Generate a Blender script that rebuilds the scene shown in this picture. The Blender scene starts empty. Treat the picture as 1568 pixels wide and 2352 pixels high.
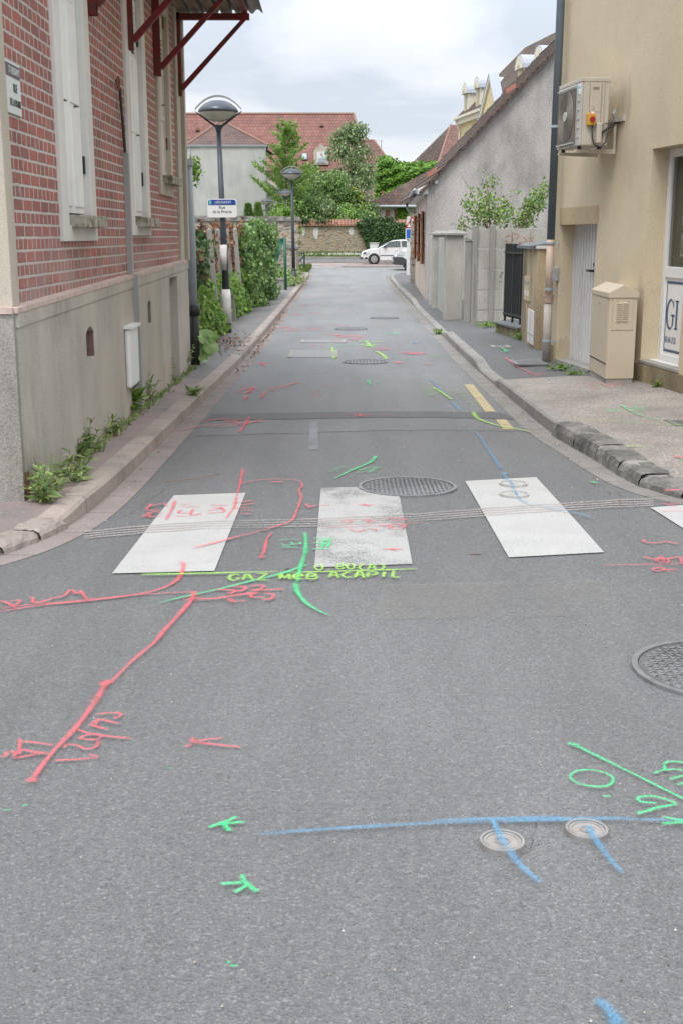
import bpy, math, random
from mathutils import Vector
random.seed(7)
R_ = math.radians
scene = bpy.context.scene
COL = scene.collection

# ------------------------------------------------------------------ camera
F = 2711.0; PT = math.atan(635 / 2711); CH = 1.64     # focal length in photo units, pitch, eye height
cam = bpy.data.cameras.new('camera'); camo = bpy.data.objects.new('camera', cam); COL.objects.link(camo)
camo.location = (0, 0, CH); camo.rotation_euler = (math.pi / 2 - PT, 0, 0)
cam.sensor_fit = 'VERTICAL'; cam.sensor_height = 36; cam.sensor_width = 24
cam.lens = 36 * F / 2352; cam.clip_end = 1500; cam.clip_start = .05
scene.camera = camo

# ------------------------------------------------------------------ world
W = bpy.data.worlds.new('World'); scene.world = W; W.use_nodes = True
nt = W.node_tree; nt.nodes.clear()
def wn(t): return nt.nodes.new(t)
out = wn('ShaderNodeOutputWorld'); bg = wn('ShaderNodeBackground'); bg2 = wn('ShaderNodeBackground'); mixs = wn('ShaderNodeMixShader')
sky = wn('ShaderNodeTexSky'); sky.sky_type = 'NISHITA'; sky.sun_disc = False
SUN_EL, SUN_AZ = R_(58), R_(200)
sky.sun_elevation = SUN_EL; sky.sun_rotation = SUN_AZ
nt.links.new(sky.outputs[0], bg.inputs[0]); bg.inputs[1].default_value = .09
tc = wn('ShaderNodeTexCoord'); sep = wn('ShaderNodeSeparateXYZ'); nt.links.new(tc.outputs['Generated'], sep.inputs[0])
add = wn('ShaderNodeMath'); add.operation = 'ADD'; add.inputs[1].default_value = .22; nt.links.new(sep.outputs[2], add.inputs[0])
mx = wn('ShaderNodeMath'); mx.operation = 'MAXIMUM'; mx.inputs[1].default_value = .05; nt.links.new(add.outputs[0], mx.inputs[0])
def dv(o):
    d = wn('ShaderNodeMath'); d.operation = 'DIVIDE'; nt.links.new(sep.outputs[o], d.inputs[0]); nt.links.new(mx.outputs[0], d.inputs[1]); return d.outputs[0]
cmb = wn('ShaderNodeCombineXYZ'); nt.links.new(dv(0), cmb.inputs[0]); nt.links.new(dv(1), cmb.inputs[1])
cmb.inputs[2].default_value = 4.3
no = wn('ShaderNodeTexNoise'); no.inputs['Scale'].default_value = 1.15; no.inputs['Detail'].default_value = 7; no.inputs['Roughness'].default_value = .52
no.inputs['Distortion'].default_value = .35
nt.links.new(cmb.outputs[0], no.inputs[0])
cr = wn('ShaderNodeValToRGB'); cr.color_ramp.elements[0].position = .41; cr.color_ramp.elements[0].color = (.63, .68, .76, 1)
cr.color_ramp.elements[1].position = .58; cr.color_ramp.elements[1].color = (.87, .89, .915, 1)
e = cr.color_ramp.elements.new(.49); e.color = (.78, .815, .865, 1)
nt.links.new(no.outputs[0], cr.inputs[0])
zen = wn('ShaderNodeMapRange'); zen.inputs[1].default_value = .12; zen.inputs[2].default_value = .9; zen.inputs[3].default_value = .80; zen.inputs[4].default_value = 2.1
nt.links.new(sep.outputs[2], zen.inputs[0]); nt.links.new(zen.outputs[0], bg2.inputs[1])
nt.links.new(cr.outputs[0], bg2.inputs[0])
mixs.inputs[0].default_value = .88
nt.links.new(bg.outputs[0], mixs.inputs[1]); nt.links.new(bg2.outputs[0], mixs.inputs[2]); nt.links.new(mixs.outputs[0], out.inputs[0])
# ------------------------------------------------------------------ sun (veiled by cloud)
sl = bpy.data.lights.new('sun', 'SUN'); sl.energy = 1.3; sl.angle = R_(22); sl.color = (1, .97, .92)
slo = bpy.data.objects.new('sun', sl); COL.objects.link(slo)
dirv = Vector((math.sin(SUN_AZ) * math.cos(SUN_EL), math.cos(SUN_AZ) * math.cos(SUN_EL), math.sin(SUN_EL)))
slo.rotation_euler = dirv.to_track_quat('Z', 'Y').to_euler()
scene.view_settings.view_transform = 'Standard'; scene.view_settings.look = 'None'
scene.view_settings.exposure = 0.54; scene.view_settings.gamma = 1
scene.render.engine = 'CYCLES'
scene.cycles.transparent_max_bounces = 40; scene.cycles.max_bounces = 5

# ------------------------------------------------------------------ photo-to-world helpers
def sm(t):
    t = min(1, max(0, t)); return t * t * (3 - 2 * t)
def gz(y): return -0.18 * sm((y - 5) / 14) + 0.15 * sm((y - 50) / 16)
def ray(px, py):
    u = (px - 784) / F; v = (py - 1176) / F
    return (u, math.cos(PT) - v * math.sin(PT), -(math.sin(PT) + v * math.cos(PT)))
def G(px, py, h=0.0):
    d = ray(px, py); y = 8.0
    for i in range(60):
        t = (gz(y) + h - CH) / d[2]; y = t * d[1]
    return (t * d[0], y)
def YP(px, py, y):
    d = ray(px, py); t = y / d[1]; return (t * d[0], y, CH + t * d[2])
def XP(px, py, x):
    d = ray(px, py); t = x / d[0]; return (x, t * d[1], CH + t * d[2])

# ------------------------------------------------------------------ mesh helpers
class MB:
    def __init__(s): s.v = []; s.f = []; s.uv = []; s.T = None
    def add(s, vs, fs, uvs=None):
        n = len(s.v)
        if s.T: vs = [s.T(*p) for p in vs]
        s.v += vs; s.f += [tuple(i + n for i in f) for f in fs]
        s.uv += uvs if uvs else [None] * len(fs)
        return s
    def box(s, x0, x1, y0, y1, z0, z1):
        return s.add([(x, y, z) for z in (z0, z1) for y in (y0, y1) for x in (x0, x1)],
              [(0, 2, 3, 1), (4, 5, 7, 6), (0, 1, 5, 4), (2, 6, 7, 3), (0, 4, 6, 2), (1, 3, 7, 5)])
    def hexa(s, b, t):      # bottom four, top four points (same winding)
        return s.add(list(b) + list(t), [(3, 2, 1, 0), (4, 5, 6, 7)] + [(i, (i + 1) % 4, 4 + (i + 1) % 4, 4 + i) for i in range(4)])
    def quad(s, a, b, c, d): return s.add([a, b, c, d], [(0, 1, 2, 3)])
    def prism(s, pts, f0, f1):   # pts 2D, f0/f1 map to 3D
        n = len(pts)
        return s.add([f0(*p) for p in pts] + [f1(*p) for p in pts], [tuple(range(n))[::-1], tuple(range(n, 2 * n))] + [(i, (i + 1) % n, n + (i + 1) % n, n + i) for i in range(n)])
    def tube(s, pts, r, seg=10, cap=True):
        pts = [Vector(p) for p in pts]; n = len(pts)
        rr = r if isinstance(r, (list, tuple)) else [r] * n
        vs = []; up = Vector((0, 0, 1))
        d0 = (pts[1] - pts[0]).normalized()
        a = d0.cross(up)
        if a.length < .05: a = d0.cross(Vector((1, 0, 0)))
        a.normalize()
        for i, p in enumerate(pts):
            d = (pts[min(i + 1, n - 1)] - pts[max(i - 1, 0)]).normalized()
            a = (a - d * a.dot(d)).normalized(); b = d.cross(a)
            for k in range(seg):
                t = 2 * math.pi * k / seg; q = p + (a * math.cos(t) + b * math.sin(t)) * rr[i]; vs.append(tuple(q))
        fs = []
        for i in range(n - 1):
            for k in range(seg):
                fs.append((i * seg + k, i * seg + (k + 1) % seg, (i + 1) * seg + (k + 1) % seg, (i + 1) * seg + k))
        if cap: fs += [tuple(range(seg))[::-1], tuple((n - 1) * seg + k for k in range(seg))]
        return s.add(vs, fs)
    def lathe(s, prof, c, seg=24, sx=1, sy=1):
        vs = []; fs = []
        for (r, z) in prof:
            for k in range(seg):
                t = 2 * math.pi * k / seg; vs.append((c[0] + r * sx * math.cos(t), c[1] + r * sy * math.sin(t), c[2] + z))
        for i in range(len(prof) - 1):
            for k in range(seg):
                fs.append((i * seg + k, i * seg + (k + 1) % seg, (i + 1) * seg + (k + 1) % seg, (i + 1) * seg + k))
        fs += [tuple(range(seg))[::-1], tuple((len(prof) - 1) * seg + k for k in range(seg))]
        return s.add(vs, fs)
    def disc_y(s, c, r, th, seg=20):   # disc whose axis is y
        vs = [(c[0] + r * math.cos(2 * math.pi * k / seg), c[1] + o, c[2] + r * math.sin(2 * math.pi * k / seg)) for o in (0, th) for k in range(seg)]
        return s.add(vs, [tuple(range(seg)), tuple(range(seg, 2 * seg))[::-1]] + [(k, seg + k, seg + (k + 1) % seg, (k + 1) % seg) for k in range(seg)])
    def build(s, name, m, parent=None, smooth=False, bevel=0, loc=None):
        me = bpy.data.meshes.new(name); me.from_pydata(s.v, [], s.f)
        if any(u for u in s.uv):
            ul = me.uv_layers.new(name='UVMap'); k = 0
            for f, u in zip(s.f, s.uv):
                for j in range(len(f)):
                    ul.data[k].uv = u[j] if u else (0, 0); k += 1
        if smooth:
            me.polygons.foreach_set('use_smooth', [True] * len(me.polygons))
        me.update()
        o = bpy.data.objects.new(name, me); COL.objects.link(o); me.materials.append(m)
        if parent: o.parent = parent
        if bevel:
            b = o.modifiers.new('edge', 'BEVEL'); b.width = bevel; b.segments = 2; b.limit_method = 'ANGLE'
        if smooth == 2:
            pass
        return o
def tag(o, label=None, cat=None, group=None, kind=None):
    if label: o['label'] = label
    if cat: o['category'] = cat
    if group: o['group'] = group
    if kind: o['kind'] = kind
    return o
def empty(name, label, cat, group=None, loc=(0, 0, 0)):
    o = bpy.data.objects.new(name, None); COL.objects.link(o); o.location = loc; o.empty_display_size = .1
    return tag(o, label, cat, group)
def struct(o): o['kind'] = 'structure'; return o
def text(name, body, m, parent, org, ux, uz, size, align='LEFT', ext=.001, sx=1.0):
    c = bpy.data.curves.new(name, 'FONT'); c.body = body; c.size = size; c.align_x = align; c.extrude = ext
    t_ = bpy.data.objects.new('tmp', c); me = bpy.data.meshes.new_from_object(t_); bpy.data.objects.remove(t_)
    o = bpy.data.objects.new(name, me); COL.objects.link(o); me.materials.clear(); me.materials.append(m)
    ux = Vector(ux).normalized(); uz = Vector(uz).normalized(); n = ux.cross(uz)
    from mathutils import Matrix
    mt = Matrix((ux * sx, uz, n)).transposed().to_4x4(); mt.translation = Vector(org)
    o.matrix_world = mt
    if parent: o.parent = parent
    return o

# ------------------------------------------------------------------ material helpers
class NM:
    def __init__(s, name):
        s.m = bpy.data.materials.new(name); s.m.use_nodes = True; s.t = s.m.node_tree
        s.b = s.t.nodes['Principled BSDF']; s.geo = s.t.nodes.new('ShaderNodeTexCoord').outputs['Object']
        s.g = s.t.nodes.new('ShaderNodeNewGeometry')
    def n(s, t): return s.t.nodes.new(t)
    def l(s, a, b): s.t.links.new(a, b)
    def setv(s, inp, v):
        if hasattr(v, 'links') or isinstance(v, bpy.types.NodeSocket): s.l(v, inp)
        elif isinstance(v, (tuple, list)) and len(v) == 3 and inp.type == 'RGBA': inp.default_value = (*v, 1)
        else: inp.default_value = v
    def map(s, sc=(1, 1, 1), vec=None, loc=(0, 0, 0), rot=(0, 0, 0)):
        n = s.n('ShaderNodeMapping'); s.l(vec or s.geo, n.inputs[0]); n.inputs['Scale'].default_value = sc; n.inputs['Location'].default_value = loc; n.inputs['Rotation'].default_value = rot
        return n.outputs[0]
    def noise(s, scale=1, det=4, rough=.55, vec=None, dist=0):
        n = s.n('ShaderNodeTexNoise'); s.l(vec or s.geo, n.inputs[0]); n.inputs['Scale'].default_value = scale; n.inputs['Detail'].default_value = det
        n.inputs['Roughness'].default_value = rough; n.inputs['Distortion'].default_value = dist; return n.outputs[0]
    def vor(s, scale=1, feat='F1', out='Distance', vec=None):
        n = s.n('ShaderNodeTexVoronoi'); n.feature = feat; s.l(vec or s.geo, n.inputs['Vector']); n.inputs['Scale'].default_value = scale; return n.outputs[out]
    def ramp(s, fac, stops):
        n = s.n('ShaderNodeValToRGB'); s.l(fac, n.inputs[0]); r = n.color_ramp
        while len(r.elements) < len(stops): r.elements.new(.5)
        for e, (p, c) in zip(r.elements, stops):
            e.position = p; e.color = (c, c, c, 1) if not isinstance(c, (tuple, list)) else (*c, 1)
        return n.outputs[0]
    def mix(s, f, a, b, mode='MIX'):
        n = s.n('ShaderNodeMix'); n.data_type = 'RGBA'; n.blend_type = mode
        s.setv(n.inputs[0], f); s.setv(n.inputs[6], a); s.setv(n.inputs[7], b); return n.outputs[2]
    def math(s, op, a, b=0.0, c=0.0):
        n = s.n('ShaderNodeMath'); n.operation = op; s.setv(n.inputs[0], a); s.setv(n.inputs[1], b); s.setv(n.inputs[2], c); return n.outputs[0]
    def xyz(s, vec=None):
        n = s.n('ShaderNodeSeparateXYZ'); s.l(vec or s.geo, n.inputs[0]); return n.outputs
    def comb(s, x, y, z=0.0):
        n = s.n('ShaderNodeCombineXYZ'); s.setv(n.inputs[0], x); s.setv(n.inputs[1], y); s.setv(n.inputs[2], z); return n.outputs[0]
    def bump(s, h, dist=.01, st=1.0):
        n = s.n('ShaderNodeBump'); s.l(h, n.inputs['Height']); n.inputs['Distance'].default_value = dist; n.inputs['Strength'].default_value = st
        s.l(n.outputs[0], s.b.inputs['Normal']); return n.outputs[0]
    def fin(s, col=None, rough=.8, metal=0, spec=.5):
        if col is not None: s.setv(s.b.inputs['Base Color'], col)
        s.setv(s.b.inputs['Roughness'], rough); s.b.inputs['Metallic'].default_value = metal
        s.b.inputs['Specular IOR Level'].default_value = spec
        return s.m
def simple(name, col, rough=.6, metal=0, var=.15, sc=6, spec=.5, dirt=None, grain=0, bump=.0):
    k = NM(name); f = k.noise(sc, 5, .6)
    c = k.mix(k.ramp(f, [(.3, 0.0), (.7, 1.0)]), tuple(x * (1 - var) for x in col), tuple(min(1, x * (1 + var)) for x in col))
    if dirt:
        g = k.ramp(k.noise(sc * .6, 7, .7, vec=k.map((1, 1, .35), loc=(3, 1, 2))), [(.5, 0.0), (.72, 1.0)])
        c = k.mix(k.math('MULTIPLY', g, dirt[1]), c, dirt[0])
    if grain:
        c = k.mix(grain, c, k.ramp(k.noise(220, 2, .6), [(.35, 0.0), (.65, 1.0)]), 'OVERLAY')
    if bump: k.bump(k.noise(sc * 18, 4, .6), bump)
    return k.fin(c, rough, metal, spec)
def plaster(name, base, stain, amt=.6, streak=.5, grain=.25, rough=.92, bump=.004, lo=.42, hi=.7, gs=170, spots=()):
    k = NM(name)
    c = k.mix(k.ramp(k.noise(.9, 5, .6), [(.3, 0.0), (.7, 1.0)]), tuple(x * .93 for x in base), tuple(min(1, x * 1.06) for x in base))
    s1 = k.ramp(k.noise(1.0, 7, .62, vec=k.map((1.5, 1.5, .6))), [(lo, 0.0), (hi, 1.0)])
    s2 = k.ramp(k.noise(.7, 6, .6, vec=k.map((1, 1, .8), loc=(5, 2, 1))), [(.35, 0.0), (.65, 1.0)])
    c = k.mix(k.math('MULTIPLY', k.math('MULTIPLY', s1, k.math('MULTIPLY_ADD', s2, .65, .35)), amt), c, stain)
    s3 = k.ramp(k.noise(1.0, 5, .6, vec=k.map((11, 11, .7), loc=(1, 8, 0))), [(.55, 0.0), (.8, 1.0)])
    c = k.mix(k.math('MULTIPLY', s3, streak * .4), c, tuple(x * .8 for x in stain))
    for (cx, cy, cz, rx, rz, st_, sc_) in spots:
        x = k.xyz(); dx = k.math('DIVIDE', k.math('SUBTRACT', x[0], cx), rx); dy = k.math('DIVIDE', k.math('SUBTRACT', x[1], cy), rx); dz = k.math('DIVIDE', k.math('SUBTRACT', x[2], cz), rz)
        d2 = k.math('ADD', k.math('ADD', k.math('MULTIPLY', dx, dx), k.math('MULTIPLY', dy, dy)), k.math('MULTIPLY', dz, dz))
        nn = k.noise(5, 6, .65, vec=k.map((1.6, 1.6, .6), loc=(cx * 3, 0, 1)))
        f = k.ramp(k.math('ADD', d2, k.math('MULTIPLY', nn, 1.3)), [(.45, 1.0), (1.0, 0.0)])
        c = k.mix(k.math('MULTIPLY', f, st_), c, sc_)
    gr = k.noise(gs, 3, .7)
    c = k.mix(grain, c, k.ramp(gr, [(.35, 0.0), (.65, 1.0)]), 'OVERLAY')
    k.bump(gr, bump)
    return k.fin(c, rough, 0, .25)

# ------------------------------------------------------------------ ground materials
def asphalt(name, base=.19, tint=(1.0, 1.01, 1.03), gscale=105, contrast=1.0, bright=.5, pink=0, rough=.6, bumpd=.004, zones=False):
    k = NM(name)
    vc = k.vor(gscale, out='Color'); g = k.xyz(vc)[0]
    col = [tuple(base * f * t for t in tint) for f in (.45, .84, 1.0, 1.18, 2.0)]
    c1 = k.ramp(g, [(0.0, col[0]), (.14, col[1]), (.55, col[2]), (.9, col[3]), (.985, col[4])])
    g2 = k.xyz(k.vor(gscale * 1.9, out='Color'))[1]
    c2 = k.ramp(g2, [(0.0, (base * .55,) * 3), (.3, tuple(base * t for t in tint)), (.85, tuple(base * 1.2 * t for t in tint)), (.96, (base * 2.1, base * 1.95, base * 1.75))])
    c = k.mix(.5, c1, c2)
    c = k.mix(1 - contrast * .8, c, tuple(base * t for t in tint))
    f = k.ramp(k.noise(38, 4, .65), [(.3, .88), (.7, 1.11)])
    c = k.mix(1.0, c, f, 'MULTIPLY')
    f = k.ramp(k.noise(.8, 6, .6, vec=k.map((1, .45, 1))), [(.3, .87), (.7, 1.12)])
    c = k.mix(1.0, c, f, 'MULTIPLY')
    f = k.ramp(k.noise(1.0, 4, .6, vec=k.map((2.2, .16, 1), loc=(4, 0, 0))), [(.35, .94), (.65, 1.07)])
    c = k.mix(1.0, c, f, 'MULTIPLY')
    # fine cracks and small dark scars
    s = k.ramp(k.noise(2.6, 8, .7, loc if False else None) if False else k.noise(2.6, 8, .72), [(.66, 0.0), (.74, 1.0)])
    c = k.mix(k.math('MULTIPLY', s, .35), c, (base * .6,) * 3)
    if pink:
        p = k.ramp(k.noise(1.3, 6, .6, vec=k.map((1, 1, 1), loc=(9, 3, 0))), [(.3, 0.0), (.62, 1.0)])
        c = k.mix(k.math('MULTIPLY', p, pink), c, (base * 2.2, base * 1.65, base * 1.55))
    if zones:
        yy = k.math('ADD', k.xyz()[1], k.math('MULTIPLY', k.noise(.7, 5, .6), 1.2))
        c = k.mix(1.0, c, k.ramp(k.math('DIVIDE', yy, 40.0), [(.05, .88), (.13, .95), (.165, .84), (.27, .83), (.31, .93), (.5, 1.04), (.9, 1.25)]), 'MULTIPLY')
    h = k.math('ADD', k.vor(gscale, out='Distance'), k.noise(gscale * 2, 3, .6))
    k.bump(h, bumpd, .9)
    return k.fin(c, rough, 0, .5)
M = {}
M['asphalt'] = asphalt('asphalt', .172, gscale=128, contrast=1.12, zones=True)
M['asphalt_dark'] = asphalt('asphalt_dark', .10, gscale=140, contrast=.7)
M['asphalt_mid'] = asphalt('asphalt_mid', .14, gscale=140, contrast=.75)
M['asphalt_patch'] = asphalt('asphalt_patch', .158, gscale=150, contrast=.6)
M['pave_left'] = asphalt('pave_left', .165, (1.06, 1.0, .97), 120, 1.0, pink=.85)
M['pave_left_far'] = asphalt('pave_left_far', .165, (1.02, 1, 1), 120, .8, pink=.15)
M['pave_right'] = asphalt('pave_right', .112, (1, 1.0, 1.02), 120, .8)
M['redroad'] = asphalt('redroad', .22, (1.25, .92, .9), 90, .6)
k = NM('aggregate')      # washed pebble concrete
c = k.ramp(k.xyz(k.vor(70, out='Color'))[0], [(0, (.16, .13, .11)), (.3, (.36, .31, .27)), (.6, (.50, .45, .41)), (.8, (.42, .27, .21)), (.93, (.68, .64, .6))])
c = k.mix(k.ramp(k.vor(70), [(.25, 0.0), (.6, 1.0)]), c, (.30, .28, .26))
c = k.mix(1.0, c, k.ramp(k.noise(1.1, 6, .65), [(.3, .62), (.7, 1.05)]), 'MULTIPLY'); k.bump(k.vor(70), .006, .8)
M['aggregate'] = k.fin(c, .85, 0, .4)
def kerbmat(name, base, dark, jl=1.0, axis=1):
    k = NM(name); x = k.xyz()
    c = k.mix(k.ramp(k.noise(2.2, 6, .65), [(.3, 0.0), (.7, 1.0)]), tuple(b * .84 for b in base), tuple(b * 1.1 for b in base))
    c = k.mix(k.math('MULTIPLY', k.ramp(k.noise(1.6, 7, .7, vec=k.map((1, 1, 1), loc=(2, 7, 1))), [(.48, 0.0), (.68, 1.0)]), .55), c, dark)
    c = k.mix(.35, c, k.ramp(k.noise(150, 3, .7), [(.35, 0.0), (.65, 1.0)]), 'OVERLAY')
    fr = k.math('FRACT', k.math('DIVIDE', x[axis], jl))
    j = k.math('LESS_THAN', fr, .012 / jl)
    c = k.mix(k.math('MULTIPLY', j, .65), c, (.10, .095, .085))
    k.bump(k.noise(60, 4, .7), .004)
    return k.fin(c, .88, 0, .3)
M['kerb_left'] = kerbmat('kerb_left', (.38, .325, .29), (.17, .16, .14))
M['kerb_right'] = kerbmat('kerb_right', (.30, .285, .265), (.16, .155, .14))
M['gutter_left'] = kerbmat('gutter_left', (.28, .24, .225), (.20, .18, .165), .5)
M['gutter_right'] = kerbmat('gutter_right', (.25, .235, .22), (.17, .16, .15), .5)
M['conc'] = plaster('conc', (.36, .345, .32), (.15, .145, .13), .7, .4)
k = NM('grassmat')
c = k.mix(k.g.outputs['Random Per Island'], (.055, .105, .02), (.16, .22, .05)); M['grass'] = k.fin(c, .7, 0, .3)
k = NM('soil'); c = k.ramp(k.noise(14, 6, .7), [(.3, (.05, .07, .02)), (.7, (.13, .16, .05))]); M['soil'] = k.fin(c, .95)

# ------------------------------------------------------------------ ground sheets
def frange(a, b, s):
    r = []; x = a
    while x < b - 1e-6: r.append(x); x += s
    return r + [b]
ys_road = frange(-12, 30, .25) + frange(30.5, 86, .5)
g = MB()
ysg = [-60, -12] + frange(0, 30, 1) + frange(31, 84, 1) + [90, 95, 110, 140, 250, 700]
for a, b in zip(ysg, ysg[1:]):
    za, zb = gz(a) - .03, gz(b) - .03
    if a >= 84: za = zb = -.06
    g.quad((-500, a, za), (500, a, za), (500, b, zb), (-500, b, zb))
struct(g.build('ground', M['soil']))
g = MB()
for a, b in zip(ys_road, ys_road[1:]):
    for x0, x1 in ((-40, -6), (-6, 0), (0, 6), (6, 40)):
        g.quad((x0, a, gz(a)), (x1, a, gz(a)), (x1, b, gz(b)), (x0, b, gz(b)))
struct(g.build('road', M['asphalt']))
# narrow worn or re-laid strips of the carriageway
def sheet_rows(name, m, rows, off):       # rows: (y, x0, x1)
    g = MB()
    for (y0, a0, b0), (y1, a1, b1) in zip(rows, rows[1:]):
        n = max(1, int(abs(y1 - y0) / .25))
        for i in range(n):
            t, u = i / n, (i + 1) / n
            ya, yb = y0 + (y1 - y0) * t, y0 + (y1 - y0) * u
            L = lambda p, q, w: p + (q - p) * w
            g.quad((L(a0, a1, t), ya, gz(ya) + off), (L(b0, b1, t), ya, gz(ya) + off), (L(b0, b1, u), yb, gz(yb) + off), (L(a0, a1, u), yb, gz(yb) + off))
    return g.build(name, m)
# dark bitumen joint across the street (slightly curved) and re-laid zones either side
def band(name, m, lo, hi, off):
    g = MB(); n = 40
    for i in range(n):
        q = []
        for t in (i / n, (i + 1) / n):
            w = .012 * math.sin(t * 37) + .009 * math.sin(t * 91 + 1)
            for pts in (lo, hi):
                s_ = t * (len(pts) - 1); j = min(int(s_), len(pts) - 2); f = s_ - j
                px = pts[j][0] + (pts[j + 1][0] - pts[j][0]) * f; py = pts[j][1] + (pts[j + 1][1] - pts[j][1]) * f
                x, y = G(px, py); q.append((x, y + w, gz(y) + off))
        g.quad(q[0], q[2], q[3], q[1])
    return struct(g.build(name, m))
band('road_joint_surround', M['asphalt_patch'], [(455, 1002), (640, 996), (850, 990), (1010, 988), (1212, 992)], [(470, 960), (640, 952), (850, 945), (1010, 944), (1165, 948)], .002)
band('road_joint', M['asphalt_dark'], [(470, 967), (640, 964), (850, 960), (1010, 960), (1180, 964)], [(489, 952), (640, 949), (850, 946), (1010, 946), (1160, 950)], .005)
# kerbs
def resample(P, step0=.3):
    out_ = []
    for (x0, y0), (x1, y1) in zip(P, P[1:]):
        d = math.hypot(x1 - x0, y1 - y0); st = step0 if min(y0, y1) < 20 else .8
        n = max(1, int(d / st))
        out_ += [(x0 + (x1 - x0) * i / n, y0 + (y1 - y0) * i / n) for i in range(n)]
    return out_ + [P[-1]]
def smoothpl(P, it=2):
    for _ in range(it):
        Q = [P[0]]
        for a, b in zip(P, P[1:]):
            Q += [(a[0] * .75 + b[0] * .25, a[1] * .75 + b[1] * .25), (a[0] * .25 + b[0] * .75, a[1] * .25 + b[1] * .75)]
        P = Q + [P[-1]]
    return P
def offs(P, d):
    o = []
    for i, p in enumerate(P):
        a = P[max(i - 1, 0)]; b = P[min(i + 1, len(P) - 1)]
        dx, dy = b[0] - a[0], b[1] - a[1]; l = math.hypot(dx, dy) or 1
        o.append((p[0] - dy / l * d, p[1] + dx / l * d))
    return o
def lerp_tab(tab, y):
    if y >= tab[0][0]: return tab[0][1]
    for (a, ha), (b, hb) in zip(tab, tab[1:]):
        if b <= y <= a: return ha + (hb - ha) * (a - y) / (a - b)
    return tab[-1][1]
def kerb(nm, P, side, hf, mk, mg, gw, kw=.145):
    jr = [random.uniform(-.004, .004) for _ in range(400)]
    top_o = offs(P, side * .022); inner = offs(P, side * kw); outer = offs(P, -side * gw); base = offs(P, side * .004)
    g = MB(); gg = MB()
    for i in range(len(P) - 1):
        q = []
        for j in (i, i + 1):
            y = P[j][1]; z = gz(y); h = hf(y)
            q.append([(P[j][0], P[j][1], z - .05), (base[j][0], base[j][1], z + h - .02), (top_o[j][0], top_o[j][1], z + h), (inner[j][0], inner[j][1], z + h + .003), (inner[j][0], inner[j][1], z - .05)])
        for a in range(4):
            g.quad(q[0][a], q[1][a], q[1][a + 1], q[0][a + 1]) if side > 0 else g.quad(q[0][a + 1], q[1][a + 1], q[1][a], q[0][a])
        za, zb = gz(P[i][1]) + .005, gz(P[i + 1][1]) + .005
        gg.quad((outer[i][0], outer[i][1], za - .002), (outer[i + 1][0], outer[i + 1][1], zb - .002), (P[i + 1][0], P[i + 1][1], zb - .008 + .008), (P[i][0], P[i][1], za))
    struct(g.build(nm + '_kerb', mk)); struct(gg.build(nm + '_gutter', mg))
    return inner
PL = [(-5.0, 58.6), (-2.2, 58.2), (-1.6, 57.2), (-1.44, 55), (-1.42, 42), (-1.42, 30), (-1.44, 22), (-1.47, 16), (-1.49, 12), (-1.50, 9.2), (-1.51, 7.8), (-1.55, 6.85), (-1.64, 6.4), (-1.78, 6.02), (-2.1, 5.6), (-2.8, 5.25), (-4, 5.1), (-40, 5.1)]
PL = resample(smoothpl(PL))
def hL(y): return lerp_tab([(60, .03), (57.5, .05), (55, .11), (7, .11), (6.5, .06), (5.9, .035), (5, .03)], y)
innerL = kerb('left', PL, -1, hL, M['kerb_left'], M['gutter_left'], .17)
PR = [(6, 58.0), (3.0, 57.4), (2.35, 56), (2.1, 53.5), (1.96, 45), (1.90, 32), (1.87, 22), (1.86, 16.4), (1.84, 12), (1.84, 10.1), (1.92, 9.2), (1.97, 8.35), (2.06, 7.75), (2.25, 7.38), (2.7, 7.1), (3.6, 6.95), (40, 6.9)]
PR = resample(smoothpl(PR))
def hR(y): return lerp_tab([(60, .03), (54, .03), (52, .1), (43, .1), (41.5, .05), (41, .11), (33, .11), (31.5, .035), (22.4, .03), (21.7, .12), (16.7, .12), (15.9, .05), (14.5, .05), (13.9, .12), (9.5, .125), (8.3, .11), (7.6, .06), (7.0, .035)], y)
innerR = kerb('right', PR, 1, hR, M['kerb_right'], M['gutter_right'], .19)
def pavR(x, y, e=0.0):
    w = min(1, max(0, (x - 2.0) / 1.2)); hf = .1 + .07 * sm((y - 10) / 3) if y < 13.85 else .1 + .07 * sm((15.5 - y) / 1.5)
    return hR(y) * (1 - w) + hf * w + e
# pavements
def pave(name, m, inner, hf, far, ylo, yhi, hfar=None, off=0):
    g = MB()
    for a, b in zip(inner, inner[1:]):
        ya, yb = a[1], b[1]
        if max(ya, yb) > yhi + .3 or min(ya, yb) < ylo - .3: continue
        if abs(a[0]) > 3.2 and abs(b[0]) > 3.2 and abs(ya - yb) < .01: continue
        fa = (far if abs(a[0]) < abs(far) else a[0]); n = 8
        def pt(p, t):
            t2 = t ** 1.8
            x = p[0] + (far - p[0]) * t2; y = p[1]
            w = min(1, abs(x - p[0]) / 1.2)
            h = hf(y) * (1 - w) + (hfar(y) if hfar else .1) * w
            return (x, y, gz(y) + h + off)
        for i in range(n):
            t, u = i / n, (i + 1) / n
            g.quad(pt(a, t), pt(b, t), pt(b, u), pt(a, u))
    return struct(g.build(name, m))
pave('pavement_left_near', M['pave_left'], innerL, hL, -30, 0, 14.3, lambda y: .1 if y > 6.6 else .06)
pave('pavement_left_far', M['pave_left_far'], innerL, hL, -30, 14.3, 57, lambda y: .1, .001)
pave('pavement_right_near', M['aggregate'], innerR, hR, 30, 0, 13.75, lambda y: .1 + .07 * sm((y - 10) / 3))
pave('pavement_right_far', M['pave_right'], innerR, hR, 30, 14.0, 56, lambda y: .1 + .07 * sm((15.5 - y) / 1.5), -.001)
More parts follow.
